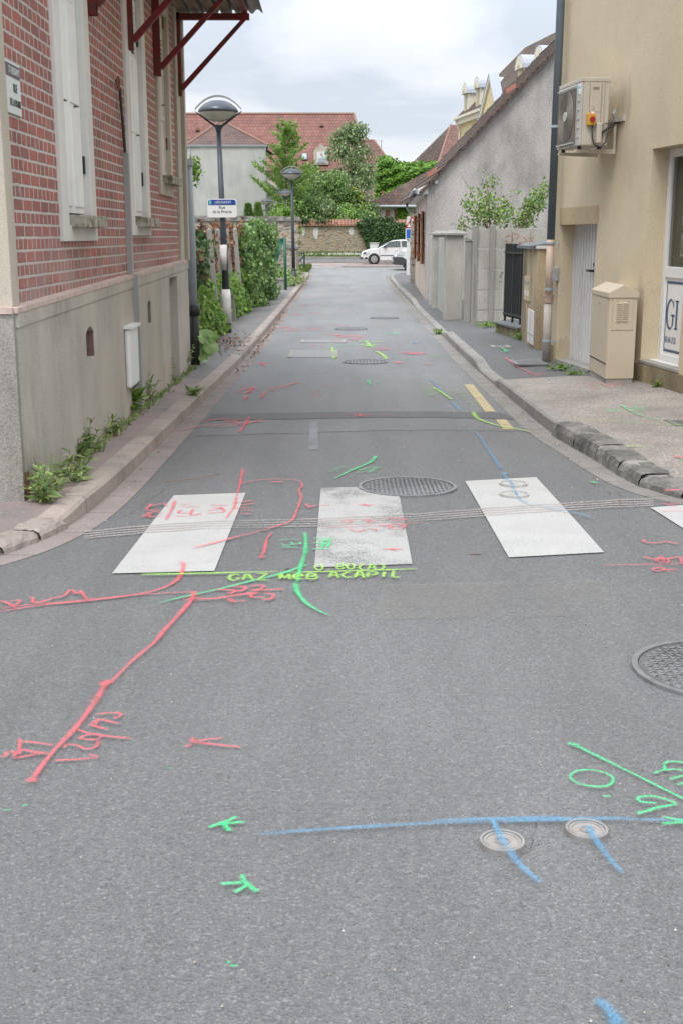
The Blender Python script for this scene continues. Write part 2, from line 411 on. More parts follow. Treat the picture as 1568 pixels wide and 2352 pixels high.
# rough old kerbstones at the right corner
k = NM('oldstone'); x = k.xyz()
c = k.mix(k.ramp(k.noise(5, 8, .7), [(.35, 0.0), (.65, 1.0)]), (.13, .125, .115), (.29, .275, .255))
c = k.mix(k.ramp(k.noise(3, 7, .75, vec=k.map((1, 1, 1), loc=(4, 4, 4))), [(.5, 0.0), (.62, 1.0)]), c, (.11, .105, .097))
k.bump(k.noise(28, 7, .7), .012); M['oldstone'] = k.fin(c, .9, 0, .35)
def stone_block(g, A, B, w0, w1, h, seed, top=0.0):
    rnd = random.Random(seed); n = 9; m_ = 6
    d = Vector((B[0] - A[0], B[1] - A[1])); nrm = Vector((-d.y, d.x)).normalized()
    vs = []
    for i in range(n + 1):
        for j in range(m_ + 3):
            t = i / n; e = min(t, 1 - t)
            if j == 0: w_, z = -w0 - .01, -.04
            elif j == 1: w_, z = -w0, h * .55
            else:
                s_ = (j - 2) / m_; w_ = -w0 + .015 + s_ * (w0 + w1 - .015); z = h + .002
            edge = 1 if e > .03 else .0
            r = .006 * (1 if 0 < j else .5)
            w_ += rnd.uniform(-r, r); z += rnd.uniform(-.004, .004) - (0 if edge else .01) - (.012 if j == 2 else 0)
            p = Vector(A[:2]) + d * t + nrm * w_
            vs.append((p.x, p.y, gz(p.y) + z))
    fs = [(i * (m_ + 3) + j, (i + 1) * (m_ + 3) + j, (i + 1) * (m_ + 3) + j + 1, i * (m_ + 3) + j + 1) for i in range(n) for j in range(m_ + 2)]
    g.add(vs, fs)
old = [(1.845, 10.15), (1.90, 9.45), (1.955, 8.85), (1.98, 8.25), (2.03, 7.83), (2.2, 7.42), (2.62, 7.13), (3.2, 7.0), (3.9, 6.95)]
g = MB()
for i, (a, b) in enumerate(zip(old, old[1:])):
    d = Vector((b[0] - a[0], b[1] - a[1])).normalized() * .004
    stone_block(g, (a[0] + d.x, a[1] + d.y), (b[0] - d.x, b[1] - d.y), .02, .2, .132 - .013 * max(0, i - 1) ** 1.35, i)
struct(g.build('kerb_stones_right', M['oldstone'], smooth=False))
# worn stones at the left corner
k = NM('palestone')
c = k.mix(k.ramp(k.noise(6, 8, .7), [(.35, 0.0), (.65, 1.0)]), (.28, .24, .215), (.42, .365, .33)); k.bump(k.noise(30, 6, .7), .015); M['palestone'] = k.fin(c, .9, 0, .3)
g = MB(); oldl = [(-1.60, 6.62), (-1.68, 6.30), (-1.80, 6.0), (-2.02, 5.68), (-2.4, 5.4), (-3.0, 5.22)]
for i, (a, b) in enumerate(zip(oldl, oldl[1:])):
    d = Vector((b[0] - a[0], b[1] - a[1])).normalized() * .01
    stone_block(g, (b[0] - d.x, b[1] - d.y), (a[0] + d.x, a[1] + d.y), .19, .03, .095 - .012 * i, i + 20) if False else stone_block(g, (b[0] - d.x, b[1] - d.y), (a[0] + d.x, a[1] + d.y), .025, .15, .068 - .008 * i, i + 20)
struct(g.build('kerb_stones_left', M['palestone']))

# ---------------- far crossing street: tables, kerbs, verge
def rowsheet(name, m, x0, x1, y0, y1, h):
    g = MB(); n = max(1, int((y1 - y0) / .5))
    for i in range(n):
        a, b = y0 + (y1 - y0) * i / n, y0 + (y1 - y0) * (i + 1) / n
        g.quad((x0, a, gz(a) + h), (x1, a, gz(a) + h), (x1, b, gz(b) + h), (x0, b, gz(b) + h))
    return struct(g.build(name, m))
rowsheet('raised_crossing', M['redroad'], -30, 30, 65.5, 75.2, .004)
g = MB(); g.box(0.0, 30, 64.9, 65.3, -.06, .045); struct(g.build('table_kerb', M['kerb_right'], bevel=.02))
g = MB(); g.box(-30, 30, 75.3, 75.6, -.06, .09); struct(g.build('far_kerb', M['kerb_right'], bevel=.02))
g = MB(); g.box(-30, 30, 75.6, 82.3, -.06, .085); struct(g.build('far_pavement', M['pave_right']))
g = MB(); g.box(-30, 30, 82.3, 82.6, -.06, .23); struct(g.build('verge_kerb', M['kerb_right'], bevel=.02))
g = MB(); g.quad((-40, 82.6, .2), (40, 82.6, .2), (40, 92.2, .36), (-40, 92.2, .36)); struct(g.build('verge', M['soil']))
g = MB(); rnd = random.Random(3)
for i in range(9000):
    y = 82.7 + 9.2 * rnd.random(); x = rnd.uniform(-9, 12); z = .2 + .16 * (y - 82.6) / 9.6
    h = rnd.uniform(.06, .2); a = rnd.uniform(0, 3.14); w = rnd.uniform(.03, .07)
    dx, dy = w * math.cos(a), w * math.sin(a); lx, ly = rnd.uniform(-.06, .06), rnd.uniform(-.06, .06)
    g.add([(x - dx, y - dy, z), (x + dx, y + dy, z), (x + lx, y + ly, z + h)], [(0, 1, 2)])
tag(g.build('verge_grass', M['grass']), 'grass growing on the verge in front of the far stone wall', 'grass', kind='stuff')
g = MB(); k = NM('daisy'); M['daisy'] = k.fin((.75, .74, .68), .7)
for i in range(500):
    y = 82.9 + 5 * rnd.random(); x = rnd.gauss(1.0, 2.2); z = .32 + .16 * (y - 82.6) / 9.6
    g.box(x, x + .05, y, y + .05, z, z + .03)
tag(g.build('daisies', M['daisy']), 'small white daisies scattered through the far verge grass', 'flowers', kind='stuff')
M['whitepaint'] = None
# ------------------------------------------------------------------ painted markings
def paintmat(name, col, wear=.5, lo=.42, hi=.56, strong=1.0, grain=105):
    k = NM(name)
    n1 = k.noise(2.4, 7, .65, vec=k.map((1, 1, 1), loc=(2, 3, 4))); n2 = k.noise(grain, 3, .7)
    s = k.math('ADD', k.math('MULTIPLY', n1, wear), k.math('MULTIPLY', n2, 1 - wear))
    a = k.ramp(s, [(lo, 0.0), (hi, 1.0)])
    c = k.mix(k.ramp(k.noise(3, 6, .6), [(.3, 0.0), (.7, 1.0)]), tuple(x * .88 for x in col), col)
    c = k.mix(.12, c, k.ramp(k.noise(160, 2, .6), [(.35, 0.0), (.65, 1.0)]), 'OVERLAY')
    k.l(k.math('MULTIPLY', a, strong), k.b.inputs['Alpha']); k.bump(k.noise(130, 3, .6), .003)
    return k.fin(c, .75, 0, .4)
M['white_line'] = paintmat('white_line', (.50, .495, .48), .5, .27, .40, .95, 130)
M['white_worn'] = paintmat('white_worn', (.50, .495, .48), .5, .37, .52, .9, 130)
M['yellow_line'] = paintmat('yellow_line', (.55, .46, .27), .5, .3, .46, .85)
M['pale_line'] = paintmat('pale_line', (.5, .49, .46), .5, .36, .5, .6)
M['groove'] = paintmat('groove', (.50, .44, .42), .3, .42, .56, .75, 160)
M['bluegrey'] = paintmat('bluegrey', (.42, .44, .48), .4, .38, .55, .6)
def pquad(name, m, pts, off=.007, cols=12, rows=20):
    # four photo points on the road: bl, br, tr, tl
    w = [G(*p) for p in pts]; g = MB()
    def P(u, v):
        x = (w[0][0] * (1 - u) + w[1][0] * u) * (1 - v) + (w[3][0] * (1 - u) + w[2][0] * u) * v
        y = (w[0][1] * (1 - u) + w[1][1] * u) * (1 - v) + (w[3][1] * (1 - u) + w[2][1] * u) * v
        return (x, y, gz(y) + off)
    for i in range(rows):
        g.quad(P(0, i / rows), P(1, i / rows), P(1, (i + 1) / rows), P(0, (i + 1) / rows))
    return g.build(name, m)
st = [([(258, 1320), (493, 1314), (565, 1134), (400, 1140)], 'white_line', 'white crossing stripe crossed by red figures, nearest the brick house'),
      ([(722, 1306), (946, 1298), (912, 1118), (737, 1123)], 'white_worn', 'worn white crossing stripe reaching under the large round cover'),
      ([(1167, 1283), (1386, 1271), (1230, 1098), (1067, 1107)], 'white_line', 'white crossing stripe with two small water covers in it'),
      ([(1640, 1262), (1840, 1248), (1600, 1160), (1492, 1168)], 'white_line', 'white crossing stripe at the corner of the pebbled pavement')]
for p, m, lab in st:
    tag(pquad('crossing_stripe', M[m], p), lab, 'road marking', 'stripes of the pedestrian crossing')
for p, lab in [([(1113, 947), (1137, 947), (1085, 884), (1064, 884)], 'long yellow dash beside the gutter, beyond the bitumen joint'), ([(1155, 988), (1181, 988), (1160, 965), (1137, 965)], 'short yellow dash beside the gutter, on the near side of the joint')]:
    tag(pquad('yellow_dash', M['yellow_line'], p), lab, 'road marking', 'yellow dashes along the gutter')
tag(pquad('paint_smear', M['bluegrey'], [(708, 1034), (732, 1034), (728, 970), (712, 970)], .0065), 'blurred blue grey smear on the asphalt below the bitumen joint', 'road marking')
for nm, px in (('a', [(400, 618), (428, 617), (418, 613), (395, 613)]),): pass
for p, lab in [([(745, 613.5), (775, 613.5), (760, 610.5), (737, 610.5)], 'a'),]: pass
tri = MB()
for (a, b, c_) in [((705, 617.4), (733, 617), (703, 613)), ((726, 617.2), (748, 617), (725, 612.8)), ((750, 617), (775, 616.8), (750, 612.5)),]:
    ws = [G(*q) for q in (a, b, c_)]; tri.add([(x, y, gz(y) + .02) for x, y in ws], [(0, 1, 2)])
for q in [((704, 610.2), (746, 610.2), (738, 607.6), (702, 607.6)), ((775, 609.6), (801, 609.6), (785, 606), (760, 606)), ]:
    ws = [G(*p) for p in q]; tri.add([(x, y, gz(y) + .02) for x, y in ws], [(0, 1, 2, 3)])
tag(tri.build('ramp_marking', M['pale_line']), 'white triangles and bars painted on the red ramp of the far junction', 'road marking')
g = MB()       # four parallel scratches over the crossing
ln = [(195, 1232), (330, 1219), (480, 1209), (730, 1203), (960, 1191), (1200, 1173), (1400, 1160), (1500, 1156)]
for kx in range(4):
    o = (kx - 1.5) * 5.2
    for (a, b) in zip(ln, ln[1:]):
        for i in range(8):
            q = []
            for t in (i / 8, (i + 1) / 8):
                px = a[0] + (b[0] - a[0]) * t; py = a[1] + (b[1] - a[1]) * t + o
                for dd in (1.3, -1.3):
                    x, y = G(px, py + dd + .5 * math.sin(px * .06 + kx)); q.append((x, y, gz(y) + .0095))
            g.quad(q[0], q[2], q[3], q[1])
tag(g.build('road_scratches', M['groove']), 'four parallel pale scratches running across the pedestrian crossing', 'road marking')

k = NM('crackmat'); k.l(k.ramp(k.noise(22, 4, .7), [(.4, 0.0), (.65, .7)]), k.b.inputs['Alpha']); M['crack'] = k.fin((.07, .068, .066), .95)
def crack(pts, w=.007, seed=0, m='crack', nm='asphalt_crack', off=.006):
    rnd = random.Random(seed); g = MB(); P = []
    for a, b in zip(pts, pts[1:]):
        n = max(2, int(math.hypot(b[0] - a[0], b[1] - a[1]) / 9))
        for i in range(n): t = i / n; P.append(G(a[0] + (b[0] - a[0]) * t + rnd.uniform(-3, 3), a[1] + (b[1] - a[1]) * t + rnd.uniform(-1.5, 1.5)))
    for (x0, y0), (x1, y1) in zip(P, P[1:]):
        dx, dy = x1 - x0, y1 - y0; l = math.hypot(dx, dy) or 1; ww = w * rnd.uniform(.4, 1); ox, oy = -dy / l * ww, dx / l * ww
        g.quad((x0 - ox, y0 - oy, gz(y0) + off), (x1 - ox, y1 - oy, gz(y1) + off), (x1 + ox, y1 + oy, gz(y1) + off), (x0 + ox, y0 + oy, gz(y0) + off))
    return struct(g.build(nm, M[m]))
crack([(455, 1003), (640, 998), (860, 991), (1100, 991), (1200, 994)], .005, 2)
crack([(640, 862), (760, 858), (900, 860), (1060, 856)], .007, 3); crack([(590, 820), (690, 822)], .01, 4); crack([(1230, 1895), (1215, 1955), (1170, 1985)], .004, 5)
crack([(400, 1110), (330, 1160), (270, 1200)], .004, 6); crack([(690, 705), (800, 702), (930, 700)], .012, 7); crack([(660, 735), (800, 733)], .012, 8)
M['stain'] = paintmat('stain', (.36, .34, .30), .95, .40, .62, .22, 60)
struct(pquad('beige_stain', M['stain'], [(860, 1425), (1420, 1415), (1380, 1335), (880, 1345)], .0045))

# ------------------------------------------------------------------ spray paint
def spray(name, col, a=1.0):
    k = NM(name)
    uv = k.n('ShaderNodeUVMap').outputs[0]; s = k.xyz(uv)
    av = k.math('ABSOLUTE', k.math('MULTIPLY_ADD', s[1], 2.0, -1.0))
    core = k.ramp(av, [(0.0, 1.0), (.28, .95), (.56, .32), (.8, .07), (1.0, 0.0)])
    gn = k.noise(150, 3, .8); gl = k.noise(4, 5, .7); g3 = k.noise(48, 3, .6)
    grit = k.math('MULTIPLY', k.ramp(gn, [(.38, .05), (.58, 1.0)]), k.ramp(g3, [(.33, .55), (.55, 1.0)]))
    solid = k.math('MULTIPLY', core, k.ramp(gl, [(.30, .55), (.60, 1.0)]))
    mixv = k.math('ADD', k.math('MULTIPLY', solid, .36), k.math('MULTIPLY', k.math('MULTIPLY', solid, grit), .68))
    al = k.math('MULTIPLY', k.math('MULTIPLY', mixv, s[0]), a)
    k.l(al, k.b.inputs['Alpha'])
    c = k.mix(.3, col, k.ramp(gn, [(.35, 0.1), (.65, .9)]), 'OVERLAY')
    return k.fin(c, .7, 0, .3)
SP = {'r': spray('spray_red', (.84, .14, .17), .88), 'rf': spray('spray_red_faint', (.80, .14, .17), .85),
      'g': spray('spray_green', (.08, .66, .26), 1.0), 'gf': spray('spray_green_faint', (.07, .60, .24), .8),
      'y': spray('spray_lime', (.38, .72, .12), 1.0), 'yf': spray('spray_lime_faint', (.36, .68, .12), .8),
      'b': spray('spray_blue', (.11, .33, .54), .72), 'bf': spray('spray_blue_faint', (.12, .32, .52), .6), 'o': spray('spray_orange', (.55, .11, .06), .8), 'k': spray('spray_black', (.02, .02, .02), .9)}
def catmull(p, step):
    if len(p) == 2: q = [p[0], ((p[0][0] + p[1][0]) / 2, (p[0][1] + p[1][1]) / 2), p[1]]
    else: q = p
    q = [q[0]] + list(q) + [q[-1]]; o = []
    for i in range(1, len(q) - 2):
        a, b, c, d = q[i - 1:i + 3]; n = max(1, int(math.hypot(c[0] - b[0], c[1] - b[1]) / step))
        for j in range(n):
            t = j / n; t2, t3 = t * t, t ** 3
            o.append(tuple(.5 * (2 * b[m] + (c[m] - a[m]) * t + (2 * a[m] - 5 * b[m] + 4 * c[m] - d[m]) * t2 + (3 * b[m] - a[m] - 3 * c[m] + d[m]) * t3) for m in (0, 1)))
    return o + [q[-1]]
_lay = [0]
CR = {'a': (229.7, 1033.6, .47607), 'b': (0, 1263.2, .5127), 'c': (764.2, 1148.4, .5127), 'd': (993.9, 1607.7, .3662),
      'e': (516.8, 631.6, .43943), 'f': (0, 1722.6, .5127), 'R': (936.7, 516.8, .4028), 'L': (0, 574.2, .4028), 'E': (1119.7, 516.8, .14648), 'p': (0, 0, 1)}
def ribbon(g, w, width, zf, fade0=.06, fade1=.06):
    width = (width[0] * .92, width[1] * .92) if isinstance(width, tuple) else width * .98
    if len(w) < 2: return
    w2 = [w[0]]
    for p in w[1:]:
        if math.hypot(p[0] - w2[-1][0], p[1] - w2[-1][1]) > .004: w2.append(p)
    if len(w2) < 2: return
    w = w2; L = [0]
    for a, b in zip(w, w[1:]): L.append(L[-1] + math.hypot(b[0] - a[0], b[1] - a[1]))
    # fluctuating width of a hand-held can
    n = len(w); A = []
    for i in range(n):
        a = w[max(i - 1, 0)]; b = w[min(i + 1, n - 1)]; dx, dy = b[0] - a[0], b[1] - a[1]; l = math.hypot(dx, dy) or 1
        ww = (width[0] + (width[1] - width[0]) * L[i] / L[-1]) * (1 + .12 * math.sin(L[i] * 21 + n)) if isinstance(width, tuple) else width * (1 + .12 * math.sin(L[i] * 21 + n))
        A.append(((w[i][0] - dy / l * ww / 2, w[i][1] + dx / l * ww / 2), (w[i][0] + dy / l * ww / 2, w[i][1] - dx / l * ww / 2), ww))
    for i in range(n - 1):
        fl = .6 if L[-1] < .4 else .3
        u0 = min(1, fl + min(L[i], L[-1] - L[i]) / fade0); u1 = min(1, fl + min(L[i + 1], L[-1] - L[i + 1]) / fade0)
        p = [A[i][0], A[i][1], A[i + 1][1], A[i + 1][0]]
        g.add([(x, y, zf(x, y)) for x, y in p], [(0, 1, 2, 3)], [((u0, 0), (u0, 1), (u1, 1), (u1, 0))])
def mark(label, cr, col, width, strokes, h=0.0, off=None, name='spray_mark', group=None, fade=.06):
    g = MB(); ox, oy, s = CR[cr]
    for st_ in strokes:
        _lay[0] += 1
        z0 = (.0105 + (_lay[0] % 14) * .0004) if off is None else off + (_lay[0] % 14) * .0003
        wd = width
        if isinstance(st_[0], (int, float)): wd = st_[0]; st_ = st_[1]
        elif isinstance(st_[0], str): wd = eval(st_[0]); st_ = st_[1]
        px = [(ox + a * s, oy + b * s) for a, b in st_]
        px = catmull(px, 3)
        hh = h if callable(h) else (lambda x, y: h)
        ww = [G(x, y, hh(0, 0) if not callable(h) else .1) for x, y in px]
        ribbon(g, ww, wd, lambda x, y: gz(y) + hh(x, y) + z0, fade, fade)
    return tag(g.build(name, SP[col]), label, 'spray marking', group)
GL = {'G': [[(1, .8), (.6, 1), (.15, .8), (0, .45), (.25, .05), (.8, .05), (1, .4), (.6, .42)]], 'A': [[(0, 0), (.5, 1), (1, 0)], [(.2, .4), (.8, .4)]], 'Z': [[(0, 1), (1, 1)], [(1, 1), (0, 0)], [(0, 0), (1.15, 0)]],
      'M': [[(0, 0), (.1, 1)], [(.1, 1), (.5, .3), (.9, 1)], [(.9, 1), (1, 0)]], 'e': [[(.1, .5), (.9, .55), (.6, .95), (.1, .7), (.1, .25), (.5, 0), (1, .2)]], 'B': [[(0, 0), (0, 1)], [(0, 1), (.8, .85), (.7, .55), (0, .5)], [(0, .5), (.95, .4), (.8, .05), (0, 0)]],
      'C': [[(1, .85), (.5, 1), (0, .5), (.4, 0), (1, .15)]], 'P': [[(0, 0), (0, 1)], [(0, 1), (.9, .9), (.8, .5), (0, .45)]], 'I': [[(.4, 0), (.45, 1)]], 'L': [[(.1, 1), (0, 0)], [(0, 0), (.9, 0)]],
      '0': [[(.5, 1), (.05, .7), (.1, .2), (.5, 0), (.95, .3), (.9, .8), (.5, 1)]], '.': [[(.3, 0), (.55, .08)]], '8': [[(.5, .5), (.1, .75), (.5, 1), (.9, .75), (.5, .5), (.05, .25), (.5, 0), (.95, .25), (.5, .5)]],
      '(': [[(.8, 1.1), (.3, .5), (.8, -.1)]], ')': [[(.2, 1.1), (.7, .5), (.2, -.1)]], '1': [[(.2, .75), (.55, 1)], [(.55, 1), (.5, 0)]], '2': [[(.05, .75), (.5, 1), (.9, .7), (.1, 0), (1, 0)]],
      '3': [[(.1, .9), (.7, .95), (.7, .6), (.35, .5), (.85, .4), (.7, .05), (.05, .05)]], '5': [[(.9, 1), (.2, 1)], [(.2, 1), (.15, .55), (.8, .5), (.8, .05), (.1, 0)]], '9': [[(.85, .6), (.4, .5), (.15, .75), (.5, 1), (.9, .8), (.8, .3), (.4, 0)]],
      '6': [[(.8, 1), (.3, .7), (.1, .3), (.4, 0), (.85, .2), (.6, .5), (.15, .35)]], ' ': []}
wr = random.Random(55)
def word(s, o, u, v, gap=.25):
    """strokes of a word: origin o, advance vector u per letter, up vector v, in crop units"""
    r = []
    for i, ch in enumerate(s):
        jo, ju, jv = wr.uniform(-.05, .05), wr.uniform(-.08, .08), wr.uniform(-.08, .1)
        for st_ in GL[ch]:
            st_ = [(a + jo + ju * (b - .5) + wr.uniform(-.03, .03), b * (1 + jv) + wr.uniform(-.06, .06)) for a, b in st_]
            r.append([(o[0] + u[0] * (i + a * (1 - gap)) + v[0] * b, o[1] + u[1] * (i + a * (1 - gap)) + v[1] * b) for a, b in st_])
    return r
mark('long red line curving off a white stripe towards the brick house corner', 'b', 'r', .035,
     [('(.05,.03)', [(800, 58), (822, 68), (812, 120), (770, 160), (690, 192), (560, 216), (380, 238), (180, 258), (0, 284)]), (.022, [(0, 270), (130, 255), (290, 243), (450, 226), (640, 208), (880, 196)]),
      (.03, [(0, 238), (30, 245), (60, 262), (70, 270)]), (.03, [(48, 240), (90, 236), (80, 252), (45, 258)]), (.03, [(130, 222), (150, 225), (150, 245), (200, 240), (250, 222)]), (.03, [(240, 228), (290, 215), (318, 190), (345, 205)]), (.03, [(322, 205), (385, 205)]), (.035, [(358, 192), (395, 235)])], fade=.12)
mark('long straight red line running from beside the crossing to a red dot', 'b', 'r', .035,
     [('(.05,.03)', [(870, 195), (862, 230), (800, 305), (740, 370), (690, 430), (600, 505), (520, 585), (490, 610)]), (.075, [(500, 600), (455, 622)]), ('(.05,.03)', [(480, 605), (455, 650), (400, 735), (330, 825), (250, 910), (190, 985), (150, 1045)]), (.06, [(150, 1040), (138, 1060)]), (.03, [(830, 240), (870, 230), (960, 232), (1080, 215), (1170, 203)])], fade=.05)
mark('red figures one two nine beside the long red line', 'b', 'r', .024,
     [[(245, 955), (330, 952), (440, 944)], [(398, 928), (440, 940)], [(290, 900), (300, 885), (350, 890), (385, 905), (430, 895), (445, 868)], [(380, 862), (440, 862), (452, 842), (400, 840), (362, 855), (380, 862)], [(345, 815), (400, 835), (500, 850), (595, 860)],
      [(410, 790), (455, 775), (500, 785), (540, 793)], [(400, 795), (440, 808), (490, 822)], [(430, 800), (440, 770)], [(435, 752), (490, 745), (545, 748), (535, 762), (505, 768)]])
mark('red scribble of crossed letters at the near end of the long red line', 'b', 'r', .026,
     [[(78, 868), (100, 862)], [(92, 868), (88, 935)], [(100, 875), (170, 882), (240, 892)], [(0, 945), (30, 940), (35, 925), (70, 925), (65, 945)], [(70, 930), (110, 915), (160, 925), (220, 930)], [(60, 945), (110, 938), (190, 920)]])
mark('red forked arrow lying alone on the open asphalt', 'b', 'r', .026, [('(.045,.03)', [(830, 895), (860, 885)]), (.034, [(868, 852), (862, 880)]), [(868, 872), (930, 862), (1000, 857)], [(870, 876), (960, 885), (1080, 898)]])
mark('red figures one point two five under the green slanted line', 'a', 'r', .035,
     [(.02, [(455, 738), (560, 725), (680, 705), (760, 698)]), [(560, 685), (650, 688), (640, 700), (610, 700)], [(640, 672), (700, 672), (690, 690), (650, 690)], [(720, 668), (790, 665), (780, 680), (740, 690), (890, 682)], (.05, [(620, 730), (655, 748)]), [(675, 742), (705, 742)], [(740, 705), (730, 722), (800, 722)], [(790, 706), (835, 710), (830, 730), (780, 735)]])
mark('thick lime line along the near ends of the crossing stripes', 'a', 'y', .05, [('(.07,.03)', [(200, 614), (420, 610), (640, 605), (860, 600)]), ('(.03,.045)', [(860, 600), (1100, 595), (1330, 588), (1530, 582)])], fade=.2)
mark('lime letters GAZ MeB ACAPIL below the lime line', 'a', 'y', .034, word('GAZ', (625, 638), (66, 0), (0, -30)) + word('MeB', (868, 636), (66, 0), (0, -28)) + word('ACAPIL', (1108, 626), (60, 0), (0, -28)))
mark('lime figures 0.80 and bracketed A above the lime line', 'a', 'y', .026, word('0.80(A)', (1035, 592), (51, -1), (0, -28)))
mark('green line slanting under the GAZ letters', 'a', 'g', .028, [('(.02,.05)', [(270, 752), (400, 720), (560, 685), (720, 645), (880, 605), (1000, 562)])], fade=.12)
mark('green curve running down between two crossing stripes', 'a', 'g', .03, [('(.035,.05)', [(990, 403), (993, 470), (988, 520)]), ('(.05,.035)', [(988, 515), (970, 570), (950, 650)]), ('(.06,.025)', [(945, 650), (950, 690), (990, 745), (1050, 785), (1110, 812)])], fade=.08)
mark('green figures one three one left of the green curve', 'a', 'g', .024, [[(868, 443), (920, 441), (968, 442)], [(875, 462), (890, 470), (930, 466), (925, 455)], [(925, 468), (970, 462), (960, 455)], [(870, 482), (900, 480), (958, 482)]])
mark('green filled scribble right of the green curve', 'a', 'g', .03, [[(1030, 438), (1130, 435)], [(1045, 445), (1090, 450), (1100, 440)], [(1030, 455), (1095, 462)], [(1050, 470), (1110, 468)], [(1022, 487), (1060, 485), (1105, 488)], [(1085, 440), (1070, 485)], [(1110, 440), (1100, 480)]])
mark('red line with barbs crossing the first white stripe', 'a', 'r', .03, [('(.05,.025)', [(692, 95), (685, 130), (675, 180), (660, 230)]), ('(.035,.03)', [(660, 230), (650, 280), (625, 315), (608, 340)]), ('(.02,.03)', [(675, 175), (720, 160), (820, 148), (920, 150), (970, 160)]), (.05, [(815, 160), (890, 163)]), ('(.03,.03)', [(970, 160), (975, 185), (962, 200), (970, 245), (950, 300), (930, 345), (880, 368), (780, 400)]), ('(.025,.06)', [(780, 400), (640, 435), (540, 462), (450, 483)])], fade=.1)
mark('red figures sprayed across the first white stripe', 'a', 'rf', .034, [('(.045,.03)', [(365, 250), (350, 290), (318, 350)]), [(385, 272), (440, 270)], [(400, 282), (490, 282)], [(395, 295), (380, 310), (440, 310)], [(450, 292), (440, 322), (490, 312)], [(370, 325), (430, 328)], [(530, 272), (620, 275)], [(520, 300), (590, 290), (540, 285)], [(580, 280), (600, 305), (520, 312)], [(640, 265), (740, 252)], [(680, 275), (750, 265)], [(640, 290), (720, 285)], [(660, 300), (740, 300)], [(680, 315), (730, 318)]])
mark('ragged red scribble left of the first white stripe', 'a', 'rf', .03, [[(215, 290), (300, 268), (320, 280)], [(250, 270), (230, 300), (290, 300)], [(200, 335), (260, 310), (300, 315)], [(215, 320), (240, 330), (300, 325)], [(230, 305), (250, 335)]])
mark('short red stroke curving between the first two white stripes', 'a', 'r', .032, [('(.02,.045)', [(835, 405), (808, 435), (795, 490), (783, 520)]), (.06, [(785, 518), (778, 532)])])
mark('red arrow pointing between the first two white stripes', 'a', 'rf', .03, [[(992, 266), (1010, 282), (1040, 275), (1110, 274)], [(1010, 282), (1000, 290)]])
mark('red lettering across the worn white stripe', 'a', 'rf', .032, [(.02, [(1060, 385), (1200, 378), (1340, 372), (1560, 358)]), [(1160, 352), (1210, 348), (1200, 360), (1165, 362)], [(1255, 350), (1300, 345), (1290, 358), (1340, 355)], [(1375, 345), (1430, 338), (1470, 345), (1400, 355)], [(1200, 390), (1240, 402), (1280, 392)], [(1290, 388), (1330, 392), (1320, 400)], [(1340, 378), (1400, 375), (1390, 390)], [(1400, 380), (1470, 372), (1455, 388), (1400, 390)]])
mark('red dash at the top of the worn white stripe', 'a', 'rf', .04, [[(1240, 272), (1320, 272)], [(1262, 266), (1300, 278)]])
mark('red smudge near the bottom of the worn white stripe', 'a', 'rf', .05, [[(1365, 488), (1460, 486)], [(1400, 484), (1430, 495)]])
mark('green stroke with ticks above the crossing', 'a', 'g', .03, [('(.025,.06)', [(1128, 146), (1200, 110), (1270, 80), (1310, 60), (1328, 35)]), (.02, [(1100, 112), (1160, 106)]), (.02, [(1115, 100), (1170, 97)]), (.02, [(1140, 92), (1200, 88)]), (.02, [(1180, 100), (1235, 97)]), (.022, [(1230, 118), (1300, 106), (1340, 92)]), (.022, [(1240, 108), (1290, 95), (1360, 90)]), (.022, [(1290, 118), (1330, 105)])])
# lime/green/red marks to the right of the crossing
mark('red underlined figures right of the third stripe', 'c', 'r', .03, [(.018, [(1200, 304), (1300, 302), (1568, 299)]), [(1385, 265), (1440, 278), (1470, 265), (1480, 290)], [(1440, 282), (1500, 288), (1490, 270), (1440, 280)], [(1500, 272), (1550, 265), (1560, 295)], [(1430, 315), (1435, 325), (1480, 322), (1470, 312), (1430, 315)], [(1490, 322), (1540, 318)], [(1490, 330), (1525, 331)]])
mark('red hooked stroke right of the third stripe', 'c', 'r', .035, [[(1385, 186), (1405, 200), (1460, 200), (1490, 195), (1540, 205)]])
mark('pair of red strokes on the corner stripe', 'R', 'r', .03, [(.035, [(1450, 1595), (1480, 1605), (1530, 1612)]), [(1490, 1600), (1550, 1598)], (.02, [(1430, 1643), (1500, 1640), (1568, 1638)])])
mark('green figures zero point nine at the right edge of the road', 'd', 'g', .02, [[(985, 462), (1070, 480), (1125, 515), (1100, 560), (1010, 568), (900, 545), (858, 505), (900, 470), (985, 462)], (.024, [(1060, 630), (1115, 630)]), [(1400, 675), (1300, 665), (1285, 640), (1360, 630), (1440, 645), (1530, 680)], ('(.02,.03)', [(1530, 682), (1400, 705), (1340, 725), (1280, 738)]), (.03, [(1280, 735), (1305, 742)])], fade=.03)
mark('long green slanted line above the figures at the right edge', 'd', 'g', .024, [('(.03,.02)', [(840, 295), (900, 308), (1100, 405), (1300, 505), (1500, 605), (1600, 655)])], fade=.03)
mark('green letters beyond the slanted line at the right edge', 'd', 'g', .021, [[(1440, 425), (1480, 405), (1568, 412), (1620, 430)], [(1380, 480), (1440, 460), (1530, 455), (1580, 470)], [(1450, 430), (1450, 465)], [(1480, 522), (1530, 505), (1600, 490)], (.026, [(1530, 555), (1580, 540)])], fade=.03)
mark('green tick at the right edge beside the blue line', 'd', 'g', .024, [[(1430, 815), (1568, 805), (1640, 800)], [(1440, 770), (1500, 785), (1568, 795)]], fade=.03, off=.018)
